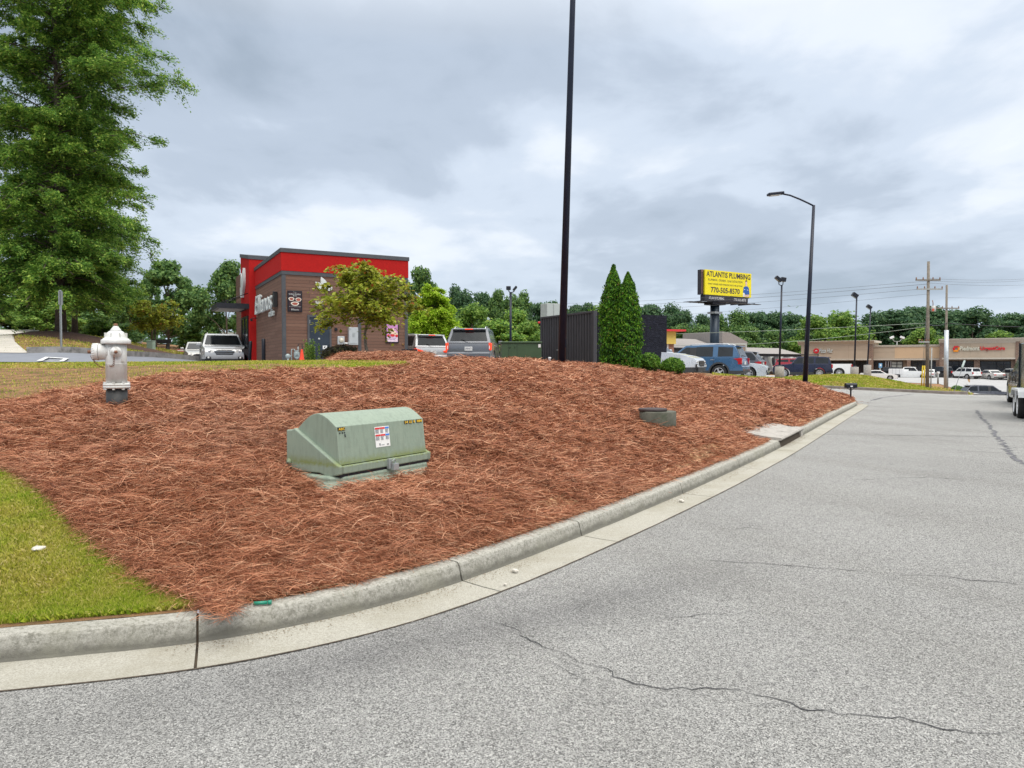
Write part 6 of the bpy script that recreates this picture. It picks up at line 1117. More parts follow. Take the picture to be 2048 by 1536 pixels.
# ================================================================== utility poles and wires
M_pole = mat('pole_wood', (.19, .165, .135), .9, 0, .3, 5, .01); M_pole2 = mat('pole_grey', (.33, .34, .33), .6, .2, .1, 4)
def upole(u0, v0, u1, v1, d, r_, lab, steel=None, arms=()):
    q = P(u0, v0, d); t = thing('utility_pole', lab, 'utility pole', q); k = P(u1, v1, d)-q
    mb = MB(); mb.tube([(0, 0, -.5), tuple(k)], [r_*1.15, r_*.8], 14); mb.build('pole', M_pole, t)
    for (z, w_, off, m_) in arms:
        c = k*z; mb = MB(); mb.box((c.x+off, c.y-r_, c.z), (w_, .1, .12)); mb.build('crossarm', m_, t)
        for x in (-w_*.48, -w_*.2, w_*.2, w_*.48): mb = MB(); mb.lathe([(.05, 0), (.06, .06), (.03, .12), (.05, .16), (.0, .2)], 8, Matrix.Translation((c.x+off+x, c.y-r_, c.z+.06))); mb.build('insulator', M_rust, t)
    return t, q, k
D1 = 61; t, q, k = upole(1854.5, 780, 1857, 523, D1, .135, 'taller wooden utility pole with two crossarms and a transformer can', None, ((.855, 2.1, -.1, M_pole), (.7845, 2.2, .05, M_pole2), (.375, .9, -.4, M_pole2)))
kz = k*.63; mb = MB(); mb.lathe([(.0, -.22), (.2, -.2), (.21, .0), (.2, .22), (.1, .28), (0, .28)], 18, Matrix.Translation((kz.x+.36, -.15, kz.z))); c_ = mb.build('transformer_can', mat('can_grey', (.45, .45, .43), .5, .3), t); mb = MB(); mb.tube([(kz.x+.3, -.2, kz.z+.28), (kz.x+.3, -.2, kz.z+.5), (kz.x+.25, -.2, kz.z+.75)], .03, 6); mb.build('bushing', M_rust, c_)
mb = MB(); mb.box((kz.x+.22, -.37, kz.z-.08), (.16, .02, .2)); mb.build('red_label', mat('label_red2', (.5, .09, .05), .6), t)
mb = MB(); mb.tube([(.24, -.1, -.5), (.26, -.1, k.z*.33)], .05, 8); mb.build('riser_conduit', M_pole2, t)
t2, q2, k2 = upole(1891.5, 768, 1893.5, 570, 78, .13, 'shorter utility pole whose lower half is sheathed in pale steel', None, ((.765, 2.6, 0, M_pole),))
mb = MB(); mb.tube([(0, -.05, -.5), tuple(k2*.545+Vector((0, -.05, 0)))], .22, 14); mb.build('steel_sheath', mat('sheath', (.5, .54, .57), .4, .5), t2)
def wire(name, lab, pts, r_=.018, sag=.0, m=None):
    mb = MB(); out = []
    for a, b in zip(pts[:-1], pts[1:]):
        a, b = Vector(a), Vector(b)
        for i in range(13): s_ = i/12; out.append(a.lerp(b, s_)-Vector((0, 0, 4*sag*s_*(1-s_))))
    mb.tube([tuple(p) for p in out], r_*.7, 5); o = mb.build('overhead_wire', m or M_wire); tag(o, lab, 'wire', 'overhead wires'); return o
M_wire = mat('wire_grey', (.12, .13, .14), .6); M_wire2 = mat('wire_pale', (.3, .36, .3), .6)
for (v0, u1, v1, dd, lab, m_, r_) in ((562, 900, 604, 140, 'uppermost thin wire running left from the taller utility pole', M_wire, .018), (568, 900, 612, 140, 'second highest thin wire running left from the taller utility pole', M_wire, .022), (577, 900, 622, 140, 'third thin wire running left from the taller utility pole', M_wire, .018), (588, 900, 640, 140, 'faint lower wire running left from the taller utility pole', M_wire, .014), (646, 900, 668, 110, 'thick pale wire crossing in front of the trees left of the tall pole', M_wire2, .03), (653, 1330, 690, 100, 'lowest thick pale wire crossing before the shop roofs', M_wire2, .035)):
    wire('overhead_wire', lab, [P(1855, v0, D1), P(u1, v1, dd)], r_, 1.0 if v0 < 640 else .6, m_)
wire('overhead_wire', 'dark wire from the steel sheathed pole to the right edge above the mall', [P(1892, 646, 78), P(2110, 655, 60)], .05, .1, M_black)
wire('overhead_wire', 'dark drop wire linking the two utility poles', [P(1855, 648, D1), P(1892, 646, 78)], .03, .2, M_black)
for i, (v0, v1) in enumerate(((557, 552), (562, 555), (566, 565))): wire('overhead_wire', ['highest wire leaving the taller pole to the right edge', 'second wire leaving the taller pole to the right edge', 'third wire leaving the taller pole to the right edge'][i], [P(1858, v0, D1), P(2110, v1, 90)], .016, .3)
wire('overhead_wire', 'slack thin wire from the shorter pole top to the right edge', [P(1893, 595, 78), P(2110, 590, 95)], .016, .2)
# guy wires with yellow guards, leaning guarded strut
g1 = thing('guy_wire', 'pair of guy wires with yellow plastic guards left of the taller pole', 'guy wire', P(1844, 770, 62)); 
for du in (0, 5): a = P(1843+du, 770, 62)-Vector(g1.location); b = P(1853, 620, 61.3)-Vector(g1.location); mb = MB(); mb.tube([tuple(a), tuple(b)], .015, 5); mb.build('cable', M_wire, g1); mb = MB(); mb.tube([tuple(a.lerp(b, -.03)), tuple(a.lerp(b, .26))], .055, 8); mb.build('yellow_guard', mat('guard_yellow', (.75, .55, .02), .5), g1)
gl = P(1907, 782, 55); g2 = thing('leaning_marker', 'thin pole leaning right with a pale guard near its top before the mall', 'pole', gl); e = P(1929, 722, 60)-gl; mb = MB(); mb.tube([(0, 0, -.2), tuple(e)], .022, 6); mb.build('rod', M_wire, g2); mb = MB(); mb.tube([tuple(e*.75), tuple(e)], .085, 6); mb.build('guard', mat('guard_pale', (.3, .36, .34), .6), g2)
q = P(1876, 757, 80); t = thing('post_stub', 'short weathered post stub in front of the dark pickup', 'post', (q.x, q.y, q.z-.2)); mb = MB(); mb.lathe([(.09, -.4), (.09, .75), (0, .76)], 10); mb.build('post', M_pole2, t); mb = MB(); mb.box((.02, 0, .85), (.3, .2, .24)); mb.build('cap', M_white, t, bevel=.05)
q = P(1760.5, 745, 112); t = thing('blue_sign_post', 'blue parking sign in front of the mall windows', 'sign', (q.x, q.y, -.8)); zt_ = P(1760.5, 731, 112).z+.8; mb = MB(); mb.bx((-.12, 0, -.3), (.12, .1, zt_)); mb.build('post', M_pole2, t); mb = MB(); mb.bx((-.26, -.05, zt_-.35), (.26, 0, zt_+.35)); mb.build('plate', mat('sign_blue3', (.12, .3, .5), .5), t); mb = MB(); mb.bx((-.12, -.06, zt_-.1), (.12, -.051, zt_+.2)); mb.build('symbol', M_white, t)
q = P(1794, 683, 135); t = thing('roof_floodlights', 'white twin floodlight mast standing behind the mall roof', 'floodlight', (q.x, q.y, 3)); zt_ = q.z-3; mb = MB(); mb.tube([(0, 0, -3), (0, 0, zt_)], .1, 8); mb.tube([(-.9, 0, zt_+.5), (-.5, 0, zt_), (.5, 0, zt_), (.9, 0, zt_+.5)], .07, 6); mb.build('mast', M_pole2, t)
for sx_ in (-1, 1): mb = MB(); mb.box((sx_*1.0, 0, zt_+.75), (.8, .3, .4), M=Matrix.Rotation(R(20*sx_), 3, 'Y')); mb.build('flood_head', M_white, t, bevel=.05)

q = at(977, float(hit(977, 1022))); t = thing('weed_sprig', 'tiny pale green weed sprig poking out of the straw above the kerb', 'weed', (q.x, q.y, q.z+.02))
for a_ in (0.4, 1.9, 3.6, 5.0): mb = MB(); mb.add([(0, 0, -.03), (.01*math.cos(a_+1.5), .01*math.sin(a_+1.5), .03), (.05*math.cos(a_), .05*math.sin(a_), .075), (.014*math.cos(a_-.8), .014*math.sin(a_-.8), .03)], [(0, 1, 2, 3)]); mb.build('leaf', ML_lime, t)
# ================================================================== vehicles
def paint(name, c, metal=.35): return mat('paint_'+name, c, .28, metal, .03, 2, coat=.6)
M_lamp = mat('headlamp', (.75, .75, .72), .12, .2, .1, 20); M_amber = mat('amber_lens', (.7, .25, .04), .25)
M_tail = mat('tail_lens', (.42, .01, .015), .2, 0, .2, 10); M_tailon = mat('lit_tail', (.7, .05, .02), .3, emit=((1, .07, .02), .5)); M_clad = mat('cladding', (.035, .036, .038), .6); M_plate = mat('number_plate', (.65, .66, .66), .5, 0, .1, 40)
M_well = mat('wheel_well', (.008, .008, .008), .95)
KIND = dict(
 suv=dict(L=4.95, W=1.98, H=1.76, belt=1.14, nose=.98, cowl=1.02, rf=.32, rr=-2.08, rb=-2.36, wx=(1.48, -1.38), r=.375, tail=1.2, cut=(.52, .1, -.22, -1.05, -1.3, -2.02)),
 crossover=dict(L=4.6, W=1.88, H=1.66, belt=1.04, nose=.82, cowl=1.0, rf=.25, rr=-1.72, rb=-2.2, wx=(1.38, -1.3), r=.35, tail=1.1, cut=(.5, .05, -.2, -1.0, -1.15, -1.95)),
 boxy=dict(L=4.55, W=1.84, H=1.76, belt=1.15, nose=1.0, cowl=.86, rf=.3, rr=-1.95, rb=-2.16, wx=(1.4, -1.3), r=.385, tail=1.2, cut=(.5, -.02, -.16, -.86, -1.0, -1.95)),
 sedan=dict(L=4.75, W=1.83, H=1.44, belt=.94, nose=.76, cowl=.98, rf=.2, rr=-.95, rb=-1.78, wx=(1.42, -1.38), r=.335, tail=1.0, cut=(.6, -.02, -.16, -.95, -1.02, -1.35)),
 pickup=dict(L=5.8, W=2.02, H=1.92, belt=1.24, nose=1.1, cowl=1.15, rf=.62, rr=-.85, rb=-1.05, wx=(1.95, -1.75), r=.41, tail=1.3, cut=(.85, .3, .14, -.75, 9, 9)))
def wheel_mb(r, w, spokes, M):
    a = MB(); a.lathe([(r*.66, -w/2), (r*.93, -w/2), (r, -w*.36), (r, w*.36), (r*.93, w/2), (r*.66, w/2), (r*.62, w*.3), (r*.62, -w*.3), (r*.66, -w/2)], 28, M, caps=False)
    b = MB(); b.lathe([(r*.66, w*.46), (r*.68, w*.5), (r*.6, w*.49), (r*.57, w*.34)], 28, M, 0, caps=False); b.lathe([(.0, w*.08), (r*.64, w*.1)], 20, M, 1, caps=False); b.lathe([(0, w*.44), (r*.12, w*.43), (r*.15, w*.36)], 12, M, 0)
    for k in range(spokes):
        an = 2*math.pi*k/spokes; Q = M @ Matrix.Rotation(an, 4, 'Z')
        vs = [Q @ Vector(p) for p in ((r*.1, -.045, w*.4), (r*.6, -.03, w*.44), (r*.6, .03, w*.44), (r*.1, .045, w*.4), (r*.1, -.045, w*.2), (r*.6, -.03, w*.26), (r*.6, .03, w*.26), (r*.1, .045, w*.2))]
        b.add(vs, [(0, 1, 2, 3), (0, 4, 5, 1), (3, 2, 6, 7), (1, 5, 6, 2)], 0)
    return a, b
def car(kind, name, label, cat, col, pos, hd, group=None, rails=False, lit=False, clad=M_clad, spokes=10, detail=1, sy=1.0, plate=None, grille='bar', arch_clad=False, glass=M_glass, scale=1.0, rim=M_alloy, tail_shape='v'):
    K = dict(KIND[kind]); t = thing(name, label, cat, pos, math.atan2(hd[1], hd[0]), group); t.scale = (scale,)*3
    L, W, Hh, belt, nose, cowl, rf, rr, rb, wx, r = (K[k] for k in ('L', 'W', 'H', 'belt', 'nose', 'cowl', 'rf', 'rr', 'rb', 'wx', 'r')); hl = L/2; w = W/2; gc = .25 if kind != 'sedan' else .18
    m = [paint(*col), clad, M_well]; TF = .14 if kind in ('suv', 'boxy', 'pickup') else .24
    # ---- lower body outline with wheel arches
    o = [(-hl+.22, gc+.06)]
    for c in (wx[1], wx[0]):
        Rr = r+.075; s_ = math.sqrt(max(0, Rr*Rr-(r-gc)**2)); a0 = math.atan2(gc-r, -s_); a1 = math.atan2(gc-r, s_); a0 += 2*math.pi if a0 < 0 else 0
        for k in range(15): a = a0+(a1-a0)*k/14 if a1 < a0 else a0-(a0-a1)*k/14; o.append((c+Rr*math.cos(a), r+Rr*math.sin(a)))
    o += [(hl-.3, gc-.02), (hl-.08, gc+.1), (hl-.01, gc+.25), (hl, nose-.32), (hl-.04, nose-.1), (hl-.14, nose), (hl-.4, nose+.08), (hl-.8, (nose+.08)*.45+(belt-.05)*.55+.025), (cowl+.45, belt-.04), (cowl+.05, belt)]
    if kind == 'pickup': o += [(rb-.02, belt+.0), (rb-.05, belt+.02), (-hl+.04, belt+.02), (-hl+.02, .62), (-hl-.06, .6), (-hl-.06, .42)]
    elif kind == 'sedan': o += [(rb+.1, belt+.03), (rb-.2, belt+.06), (-hl+.12, belt+.05), (-hl+.02, belt-.12), (-hl, .6), (-hl+.06, .34)]
    else: o += [(rb+.02, belt), (-hl+.12, belt-.03), (-hl+.05, belt-.25), (-hl+.04, .72), (-hl-.02, .66), (-hl-.02, .46), (-hl+.1, .36)]
    def shape(q):
        f = sstep((abs(q.x)-(hl-.85))/.85); f = float(f); k = 1-(TF if q.x > 0 else .09)*f*f
        zt = q.z; k *= 1-.035*max(0, (zt-.75)/.4)-.03*max(0, (.5-zt)/.3); q.y *= k; return q
    import bmesh
    bm = bmesh.new(); vs1 = [bm.verts.new((x, -w, z)) for x, z in o]; f = bm.faces.new(vs1); ex = bmesh.ops.extrude_face_region(bm, geom=[f]); nv = [g for g in ex['geom'] if isinstance(g, bmesh.types.BMVert)]; bmesh.ops.translate(bm, verts=nv, vec=(0, W, 0))
    for z in (.48, .78): bmesh.ops.bisect_plane(bm, geom=bm.verts[:]+bm.edges[:]+bm.faces[:], plane_co=(0, 0, z), plane_no=(0, 0, 1))
    for x in (hl-.85, hl-.4, hl-.15, -hl+.3, -hl+.7): bmesh.ops.bisect_plane(bm, geom=bm.verts[:]+bm.edges[:]+bm.faces[:], plane_co=(x, 0, 0), plane_no=(1, 0, 0))
    for v in bm.verts: v.co = shape(v.co.copy())
    bmesh.ops.recalc_face_normals(bm, faces=bm.faces)
    for fc in bm.faces:
        c = fc.calc_center_median(); fc.smooth = True
        fc.material_index = 2 if (abs(c.z-r) < r+.06 and min(abs(c.x-wx[0]), abs(c.x-wx[1])) < r+.078 and abs(fc.normal.y) < .4 and gc-.05 < c.z and abs(c.y) < w*.8 and c.z < r*2+.1) else (1 if c.z < .48 and abs(fc.normal.z) < .98 and clad is not None and (kind != 'sedan') else 0)
    me = bpy.data.meshes.new('body'); bm.to_mesh(me); bm.free()
    wb, wt = w-.07, w*.76; ztop = lambda x: float(np.interp(x, [rb, rr, (rr+rf)/2, rf, cowl], [belt, Hh-.05, Hh, Hh-.035, belt])); yw = lambda z: wb+(wt-wb)*(z-belt)/(Hh-belt)
    for m_ in [paint(*col), clad or M_clad, M_well]: me.materials.append(m_)
    bo = link('body', me, t); bv = bo.modifiers.new('Bevel', 'BEVEL'); bv.width = .045; bv.segments = 3; bv.limit_method = 'ANGLE'; bv.angle_limit = R(40); bv.harden_normals = True
    mb = MB(); gp = [(rb-.03, belt-.05), (rb, belt), (rr-.06, Hh-.13), (rr+.03, Hh-.055), (rr+.3, Hh-.02), ((rr+rf)/2, Hh), (rf, Hh-.03), (rf+.1, Hh-.09), (cowl, belt), (cowl+.03, belt-.05)]
    mb.prism(gp, -1, 1, 'y', 0, lambda q: Vector((q.x, q.y*(yw(max(q.z, belt-.02))-.0), q.z))); mb.build('cabin', paint(*col), t, bevel=.045, seg=3, smooth=True)
    # ---- side glass following the cabin side
    def side_glass(x0, x1, sgn, mt_, parent=t):
        xs = np.linspace(x0, x1, 9); top = [min(Hh-.1, ztop(x)-.09) for x in xs]; P_ = [(x, belt+.035) for x in (x0, x1) if ztop(x)-.09 > belt+.035]; P_ = [(x, belt+.035) for x in xs if ztop(x)-.09 > belt+.04]+[(x, z) for x, z in list(zip(xs, top))[::-1] if z > belt+.04]
        if len(P_) < 3: return
        mb = MB(); n_ = len(P_); vs = [(x, sgn*(yw(z)+.006), z) for x, z in P_]+[(x, sgn*(yw(z)-.02), z) for x, z in P_]; mb.add(vs, [tuple(range(n_)), tuple(range(2*n_-1, n_-1, -1))]+[(i, (i+1) % n_, n_+(i+1) % n_, n_+i) for i in range(n_)]); mb.build('side_window', mt_, parent)
    a, b, c, d_, e, f_ = K['cut']
    for s_ in (-1, 1):
        side_glass(b, cowl-.12, s_, glass if glass is not M_glass else M_glass); side_glass(d_, c, s_, glass)
        if e < 5: side_glass(f_, e, s_, M_glass)
        mb = MB(); mb.bx((c-.0, s_*(w-.12)-.02, belt+.03), (b, s_*(w-.12)+.02, belt+.04)); 
        # dark pillar between front and rear side windows
        mb = MB(); zs = (belt+.035, Hh-.13); vs = [(x, s_*(yw(z)+.004), z) for z in zs for x in (c, b)]+[(x, s_*(yw(z)-.02), z) for z in zs for x in (c, b)]; mb.add(vs, [(0, 1, 3, 2), (4, 5, 7, 6), (0, 1, 5, 4), (2, 3, 7, 6), (0, 2, 6, 4), (1, 3, 7, 5)]); mb.build('door_pillar', M_dark, t)
    def slope_glass(x0, z0, x1, z1, nm, m_, in0=.09, in1=.1, th=.012):
        d = Vector((x1-x0, 0, z1-z0)).normalized(); nn = Vector((d.z, 0, -d.x)); nn = nn if (nn.x > 0) == (x0 > 0) else -nn
        vs = []
        for (x, z, i_) in ((x0, z0, in0), (x1, z1, in1)):
            for y in (-1, 1): p = Vector((x, y*(yw(z)-i_), z)); vs += [p+nn*th, p-nn*.03]
        mb = MB(); mb.add(vs, [(0, 2, 6, 4), (1, 3, 7, 5), (0, 1, 3, 2), (4, 5, 7, 6), (0, 1, 5, 4), (2, 3, 7, 6)]); return mb.build(nm, m_, t)
    lp = lambda p, q, k: (p[0]+(q[0]-p[0])*k, p[1]+(q[1]-p[1])*k)
    A_, B_ = (cowl, belt), (rf+.1, Hh-.09); p0, p1 = lp(A_, B_, .06), lp(A_, B_, .95); slope_glass(*p0, *p1, 'windshield', M_glass if detail < 2 else M_glass)
    A_, B_ = (rb, belt), (rr-.06, Hh-.13); p0, p1 = lp(A_, B_, .08), lp(A_, B_, .93); slope_glass(*p0, *p1, 'rear_window', M_glass, .12, .12)
    # ---- wheels
    for i, x in enumerate(wx):
        for s_ in (-1, 1):
            Mx = Matrix.Translation((x, s_*(w-.13), r)) @ Matrix.Rotation(R(-90*s_), 4, 'X'); a_, b_ = wheel_mb(r, .24, spokes, Mx); wo = a_.build('wheel', M_rubber, t); b_.build('rim', [rim, M_well], wo)
    # ---- lamps, grille, plates
    fx = lambda y: hl-.14*(abs(y)/w)**2*1.0
    def yfac(x): return 1-(TF if x > 0 else .09)*float(sstep((abs(x)-(hl-.85))/.85))**2
    hz = nose-.12
    for s_ in (-1, 1):
        mb = MB(); vs = []
        pts = [(hl-.02, .52), (hl-.05, .72), (hl-.16, .86), (hl-.42, .97)]
        for x, ky in pts:
            y = s_*w*ky*(1 if ky < .8 else yfac(x)*1.0/(.97 if ky > .9 else 1)); y = s_*min(abs(y), w*yfac(x)*.985+.012)
            z1_ = hz+.04+(.05 if ky > .9 else 0); z0_ = hz-.11+(.06 if ky > .8 else 0)+(.05 if ky > .9 else 0); vs += [(x+.012, y, z0_), (x+.0, y, z1_)]
        nb = len(vs); vs += [(x-.08, y*.93, z) for x, y, z in vs]; q = [(2*i, 2*i+2, 2*i+3, 2*i+1) for i in range(3)]; mb.add(vs, q+[tuple(j+nb for j in f) for f in q]+[(2*i, 2*i+2, 2*i+2+nb, 2*i+nb) for i in range(3)]+[(2*i+1, 2*i+3, 2*i+3+nb, 2*i+1+nb) for i in range(3)]+[(0, 1, 1+nb, nb), (6, 7, 7+nb, 6+nb)]); ho = mb.build('headlight', M_lamp, t)
        if detail > 0: mb = MB(); mb.lathe([(.0, .02), (.05, .018), (.055, 0)], 12, Matrix.Translation((hl-.035, s_*w*.66, hz-.03)) @ Matrix.Rotation(R(90), 4, 'Y')); mb.build('lamp_lens', M_chrome, ho); mb = MB(); mb.box((hl-.03, s_*w*.7, gc+.28), (.05, .24, .14)); fo = mb.build('fog_lamp', M_dark, t, bevel=.015); mb = MB(); mb.lathe([(0, .02), (.045, .015), (.045, 0)], 12, Matrix.Translation((hl-.01, s_*w*.7, gc+.28)) @ Matrix.Rotation(R(90), 4, 'Y')); mb.build('lens', M_lamp, fo)
        tz1 = K['tail']-.08; tm = M_tailon if lit else M_tail; mb = MB()
        if kind in ('pickup', 'boxy'): mb.bx((-hl-.005, s_*(w*.78), tz1-.32), (-hl+.1, s_*(w*.955), tz1-.0))
        elif kind == 'sedan': mb.bx((-hl-.0, s_*(w*.5), tz1-.28), (-hl+.12, s_*(w*.9), tz1-.13))
        else:
            if tail_shape == 'slim': mb.prism([(s_*w*.55, tz1-.2), (s_*w*.95, tz1-.1), (s_*w*.95, tz1-.28), (s_*w*.6, tz1-.27)], -hl+.0, -hl+.2, 'x')
            else: mb.prism([(s_*w*.85, tz1-.02), (s_*w*.95, tz1-.02), (s_*w*.965, tz1-.33), (s_*w*.88, tz1-.33)], -hl+.01, -hl+.2, 'x')
            mb.prism([(-hl+.02, tz1-.1), (-hl+.4, tz1-.14), (-hl+.3, tz1-.25), (-hl+.02, tz1-.28)] if tail_shape == 'slim' else [(-hl+.02, tz1-.03), (-hl+.42, tz1-.05), (-hl+.26, tz1-.13), (-hl+.13, tz1-.3), (-hl+.02, tz1-.3)], s_*w*.86, s_*w*.972, 'y')
        tl_ = mb.build('tail_light', tm, t, bevel=.015)
        if kind in ('suv', 'crossover') and detail: mb = MB(); mb.bx((-hl-.004, s_*w*.87, tz1-.27), (-hl+.012, s_*w*.9, tz1-.14)); mb.build('reverse_lens', M_lamp, tl_)
        if detail > 0:
            mb = MB(); mb.box((cowl-.18, s_*(w+.09), belt+.06), (.1, .2, .15)); mo = mb.build('mirror', m[0] if col[0] != 'silver' else m[0], t, bevel=.03); mb = MB(); mb.box((cowl-.18, s_*(w-.02), belt+.02), (.06, .14, .04)); mb.build('mirror_arm', M_dark, mo)
            mb = MB(); 
            for xh in (b-.3 if b > -5 else 0, d_+.0): mb.box((xh, s_*(w*.985), belt-.13), (.2, .03, .035))
            mb.each('door_handle', M_chrome if rails else m[0], t, bevel=.008)
            mb = MB(); [mb.bx((x-.004, s_*(w-.012), .5), (x+.004, s_*(w+.0015), belt-.0)) for x in (b-.08, d_-.06 if kind != 'pickup' else d_, cowl-.02)]; mb.build('door_seam', M_dark, t)
    mb = MB(); mb.prism([(-w*.46, hz-.02), (-w*.36, hz-.19), (w*.36, hz-.19), (w*.46, hz-.02), (w*.3, hz+.03), (-w*.3, hz+.03)], hl-.06, hl+.008, 'x'); go_ = mb.build('grille', M_dark, t)
    if detail: mb = MB(); mb.bx((hl+.004, -w*.44, hz-.035), (hl+.018, w*.44, hz-.015)); mb.bx((hl+.004, -w*.4, hz-.12), (hl+.016, w*.4, hz-.105)); mb.build('chrome_bar', M_chrome, go_)
    mb = MB(); mb.bx((hl-.06, -w*.62, gc+.08), (hl+.006, w*.62, gc+.2)); mb.build('lower_intake', M_dark, t, bevel=.01)
    pz = .78 if kind != 'sedan' else .72; mb = MB(); mb.bx((-hl-.012 if kind == 'sedan' else -hl+.025, -.16, pz), (-hl+.06, .16, pz+.16)); po = mb.build('number_plate', M_plate, t)
    if plate: text(plate, .26, .08, mat('plate_ink', (.1, .1, .15), .5), po, (-hl+.022, 0, pz+.08), (0, -1, 0), (0, 0, 1), .003)
    if kind in ('suv', 'crossover', 'boxy'):
        mb = MB(); mb.prism([(rr+.15, Hh-.045), (rr-.2, Hh-.06), (rr-.22, Hh-.09), (rr-.05, Hh-.12)], -wt*.93, wt*.93, 'y'); mb.build('spoiler', m[0] if not lit else m[0], t, bevel=.01)
        if lit: mb = MB(); mb.bx((rr-.235, -.17, Hh-.1), (rr-.2, .17, Hh-.065)); mb.build('brake_light', M_tailon, t)
        mb = MB(); mb.bx((-hl-.03, -w*.86, .4), (-hl+.05, w*.86, .56)); mb.build('rear_bumper', M_clad if kind != 'sedan' else m[0], t, bevel=.03)
        mb = MB(); mb.tube([(-hl+.03, -.05, belt+.04), (rb+.02, .32, belt+.09)], .012, 5); mb.build('rear_wiper', M_dark, t)
        for s_ in (-1, 1): mb = MB(); mb.bx((-hl-.035, s_*w*.5, .5), (-hl-.028, s_*w*.72, .53)); mb.build('reflector', M_tail, t)
    if kind == 'pickup': mb = MB(); mb.bx((-hl+.1, -w*.84, belt-.02), (rb-.12, w*.84, belt+.026)); mb.build('bed_opening', M_well, t); mb = MB(); mb.bx((-hl-.1, -w*.85, .42), (-hl, w*.85, .58)); mb.build('rear_bumper', M_chrome, t, bevel=.02)
    if kind == 'sedan': mb = MB(); mb.bx((-hl-.02, -w*.85, .32), (-hl+.03, w*.85, .42)); mb.build('rear_bumper', M_clad, t, bevel=.02)
    if rails:
        for s_ in (-1, 1): mb = MB(); y = s_*(wt-.1); mb.tube([(rr+.2, y, Hh-.05), (rr+.35, y, Hh+.035), ((rr+rf)/2, y, Hh+.06), (rf-.3, y, Hh+.03), (rf-.12, y, Hh-.05)], .02, 6); mb.build('roof_rail', M_chrome, t)
    if arch_clad:
        for x in wx:
            for s_ in (-1, 1):
                mb = MB(); Rr = r+.075; vs = []
                for k in range(15):
                    a = math.pi*(-.06+1.12*k/14)
                    for q in (0, .075): vs.append((x+(Rr+q)*math.cos(a), s_*(w*yfac(x+(Rr+q)*math.cos(a))*.99+.014), r+(Rr+q)*math.sin(a)))
                mb.add(vs, [(2*k, 2*k+1, 2*k+3, 2*k+2) for k in range(14)]); mb.build('arch_trim', M_clad, t)
    return t
def place(u, v, d, hd, off, z=None):
    """ground point so that the point `off` metres ahead of the car centre is seen at column u"""
    q = P(u, v, d); h = Vector((hd[0], hd[1], 0)).normalized(); c = q-h*off; c.z = (float(H(np.array([c.x]), np.array([c.y]))[0])+.03) if z is None else z; return c
def n2(a, b): l = math.hypot(a, b); return (a/l, b/l)
SIL = ('silver', (.48, .49, .5)); SIL2 = ('warm_silver', (.42, .42, .4)); WHT = ('white', (.72, .73, .73), 0); BLU = ('steel_blue', (.045, .115, .22)); NAV = ('navy', (.006, .01, .04)); GRY = ('grey', (.14, .15, .17)); DGR = ('dark_grey', (.09, .095, .115)); RED = ('red', (.3, .015, .03)); BLK = ('black', (.012, .013, .018))
h = n2(.42, -.9); car('suv', 'silver_suv', 'silver SUV facing the viewer beside the drive through window', 'car', SIL, place(449, 722, 34.4, h, 2.4, 1.33), h, rails=True, spokes=7, scale=1.03)
h = n2(.42, -.9); car('sedan', 'silver_sedan', 'silver sedan with pale headlight queued behind the front facing silver SUV', 'car', SIL2, place(402, 722, 42, h, 2.3, 1.5), h, spokes=7)
h = n2(.1, -.99); car('suv', 'white_van', 'white car partly hidden between the silver SUV and the red tower', 'car', WHT, place(486, 722, 46, h, 2.3, 1.35), h, spokes=7, detail=0)
h = n2(-.56, .83); car('suv', 'silver_crossover', 'silver crossover with red tail light waiting left of the grey SUV', 'car', SIL, place(867, 722, 33.6, h, -2.4, 1.3), h, spokes=7, scale=.98, lit=True, tail_shape='slim')
h = n2(.06, .99); car('suv', 'grey_suv', 'grey SUV seen from behind with glowing brake lights in the drive through lane', 'car', ('mid_grey', (.11, .12, .14)), place(937, 722, 29.6, h, -2.45, 1.36), h, rails=True, lit=True, spokes=7, plate='DENX71')
h = n2(.88, -.47); car('crossover', 'silver_car', 'silver car nose poking out right of the black enclosure', 'car', ('pale_silver', (.58, .61, .66)), place(1404, 722, 26.5, h, 2.3, .98), h, spokes=7)
h = n2(-.87, .49); car('suv', 'blue_suv', 'steel blue SUV with red tail light parked behind the crest of the bank', 'car', BLU, place(1489, 722, 35.3, h, -2.4, .77), h, rails=True, spokes=5, arch_clad=True, glass=M_glassl if False else M_glass)
h = n2(-.87, .49); car('crossover', 'dark_hatchback', 'dark grey crossover with a red tail light just behind the blue SUV', 'car', DGR, place(1528, 722, 44, h, -2.3, .72), h, spokes=7)
h = n2(.9, -.42); car('sedan', 'silver_sedan', 'silver sedan nose below the dark crossover at the right of the blue SUV', 'car', ('pale_silver2', (.5, .54, .58)), place(1537, 722, 38.6, h, 2.35, .72), h, spokes=7)
h = n2(.93, -.36); car('boxy', 'red_suv', 'red SUV with a white roof edge behind the navy off roader', 'car', RED, place(1549, 722, 66, h, -2.2, .3), h, rails=True, detail=0)
h = n2(-.93, .37); nv = car('boxy', 'navy_off_roader', 'navy off roader with a loaded roof rack on the upper parking lot', 'car', NAV, place(1664, 722, 58, h, -2.25, .42), h, rails=False, spokes=10, scale=1.0)
mb = MB(); mb.bx((-1.2, -.5, 1.78), (.1, .5, 1.82)); [mb.tube([(x, -.55, 1.92), (x, .55, 1.92)], .02, 5) for x in (-1.2, -.8, -.4, 0, .1)]; [mb.tube([(-1.25, y, 1.92), (.15, y, 1.92)], .02, 5) for y in (-.55, .55)]; [mb.tube([(x, y, 1.74), (x, y, 1.92)], .018, 5) for x in (-1.2, .1) for y in (-.55, .55)]; mb.build('roof_rack', M_black, nv)
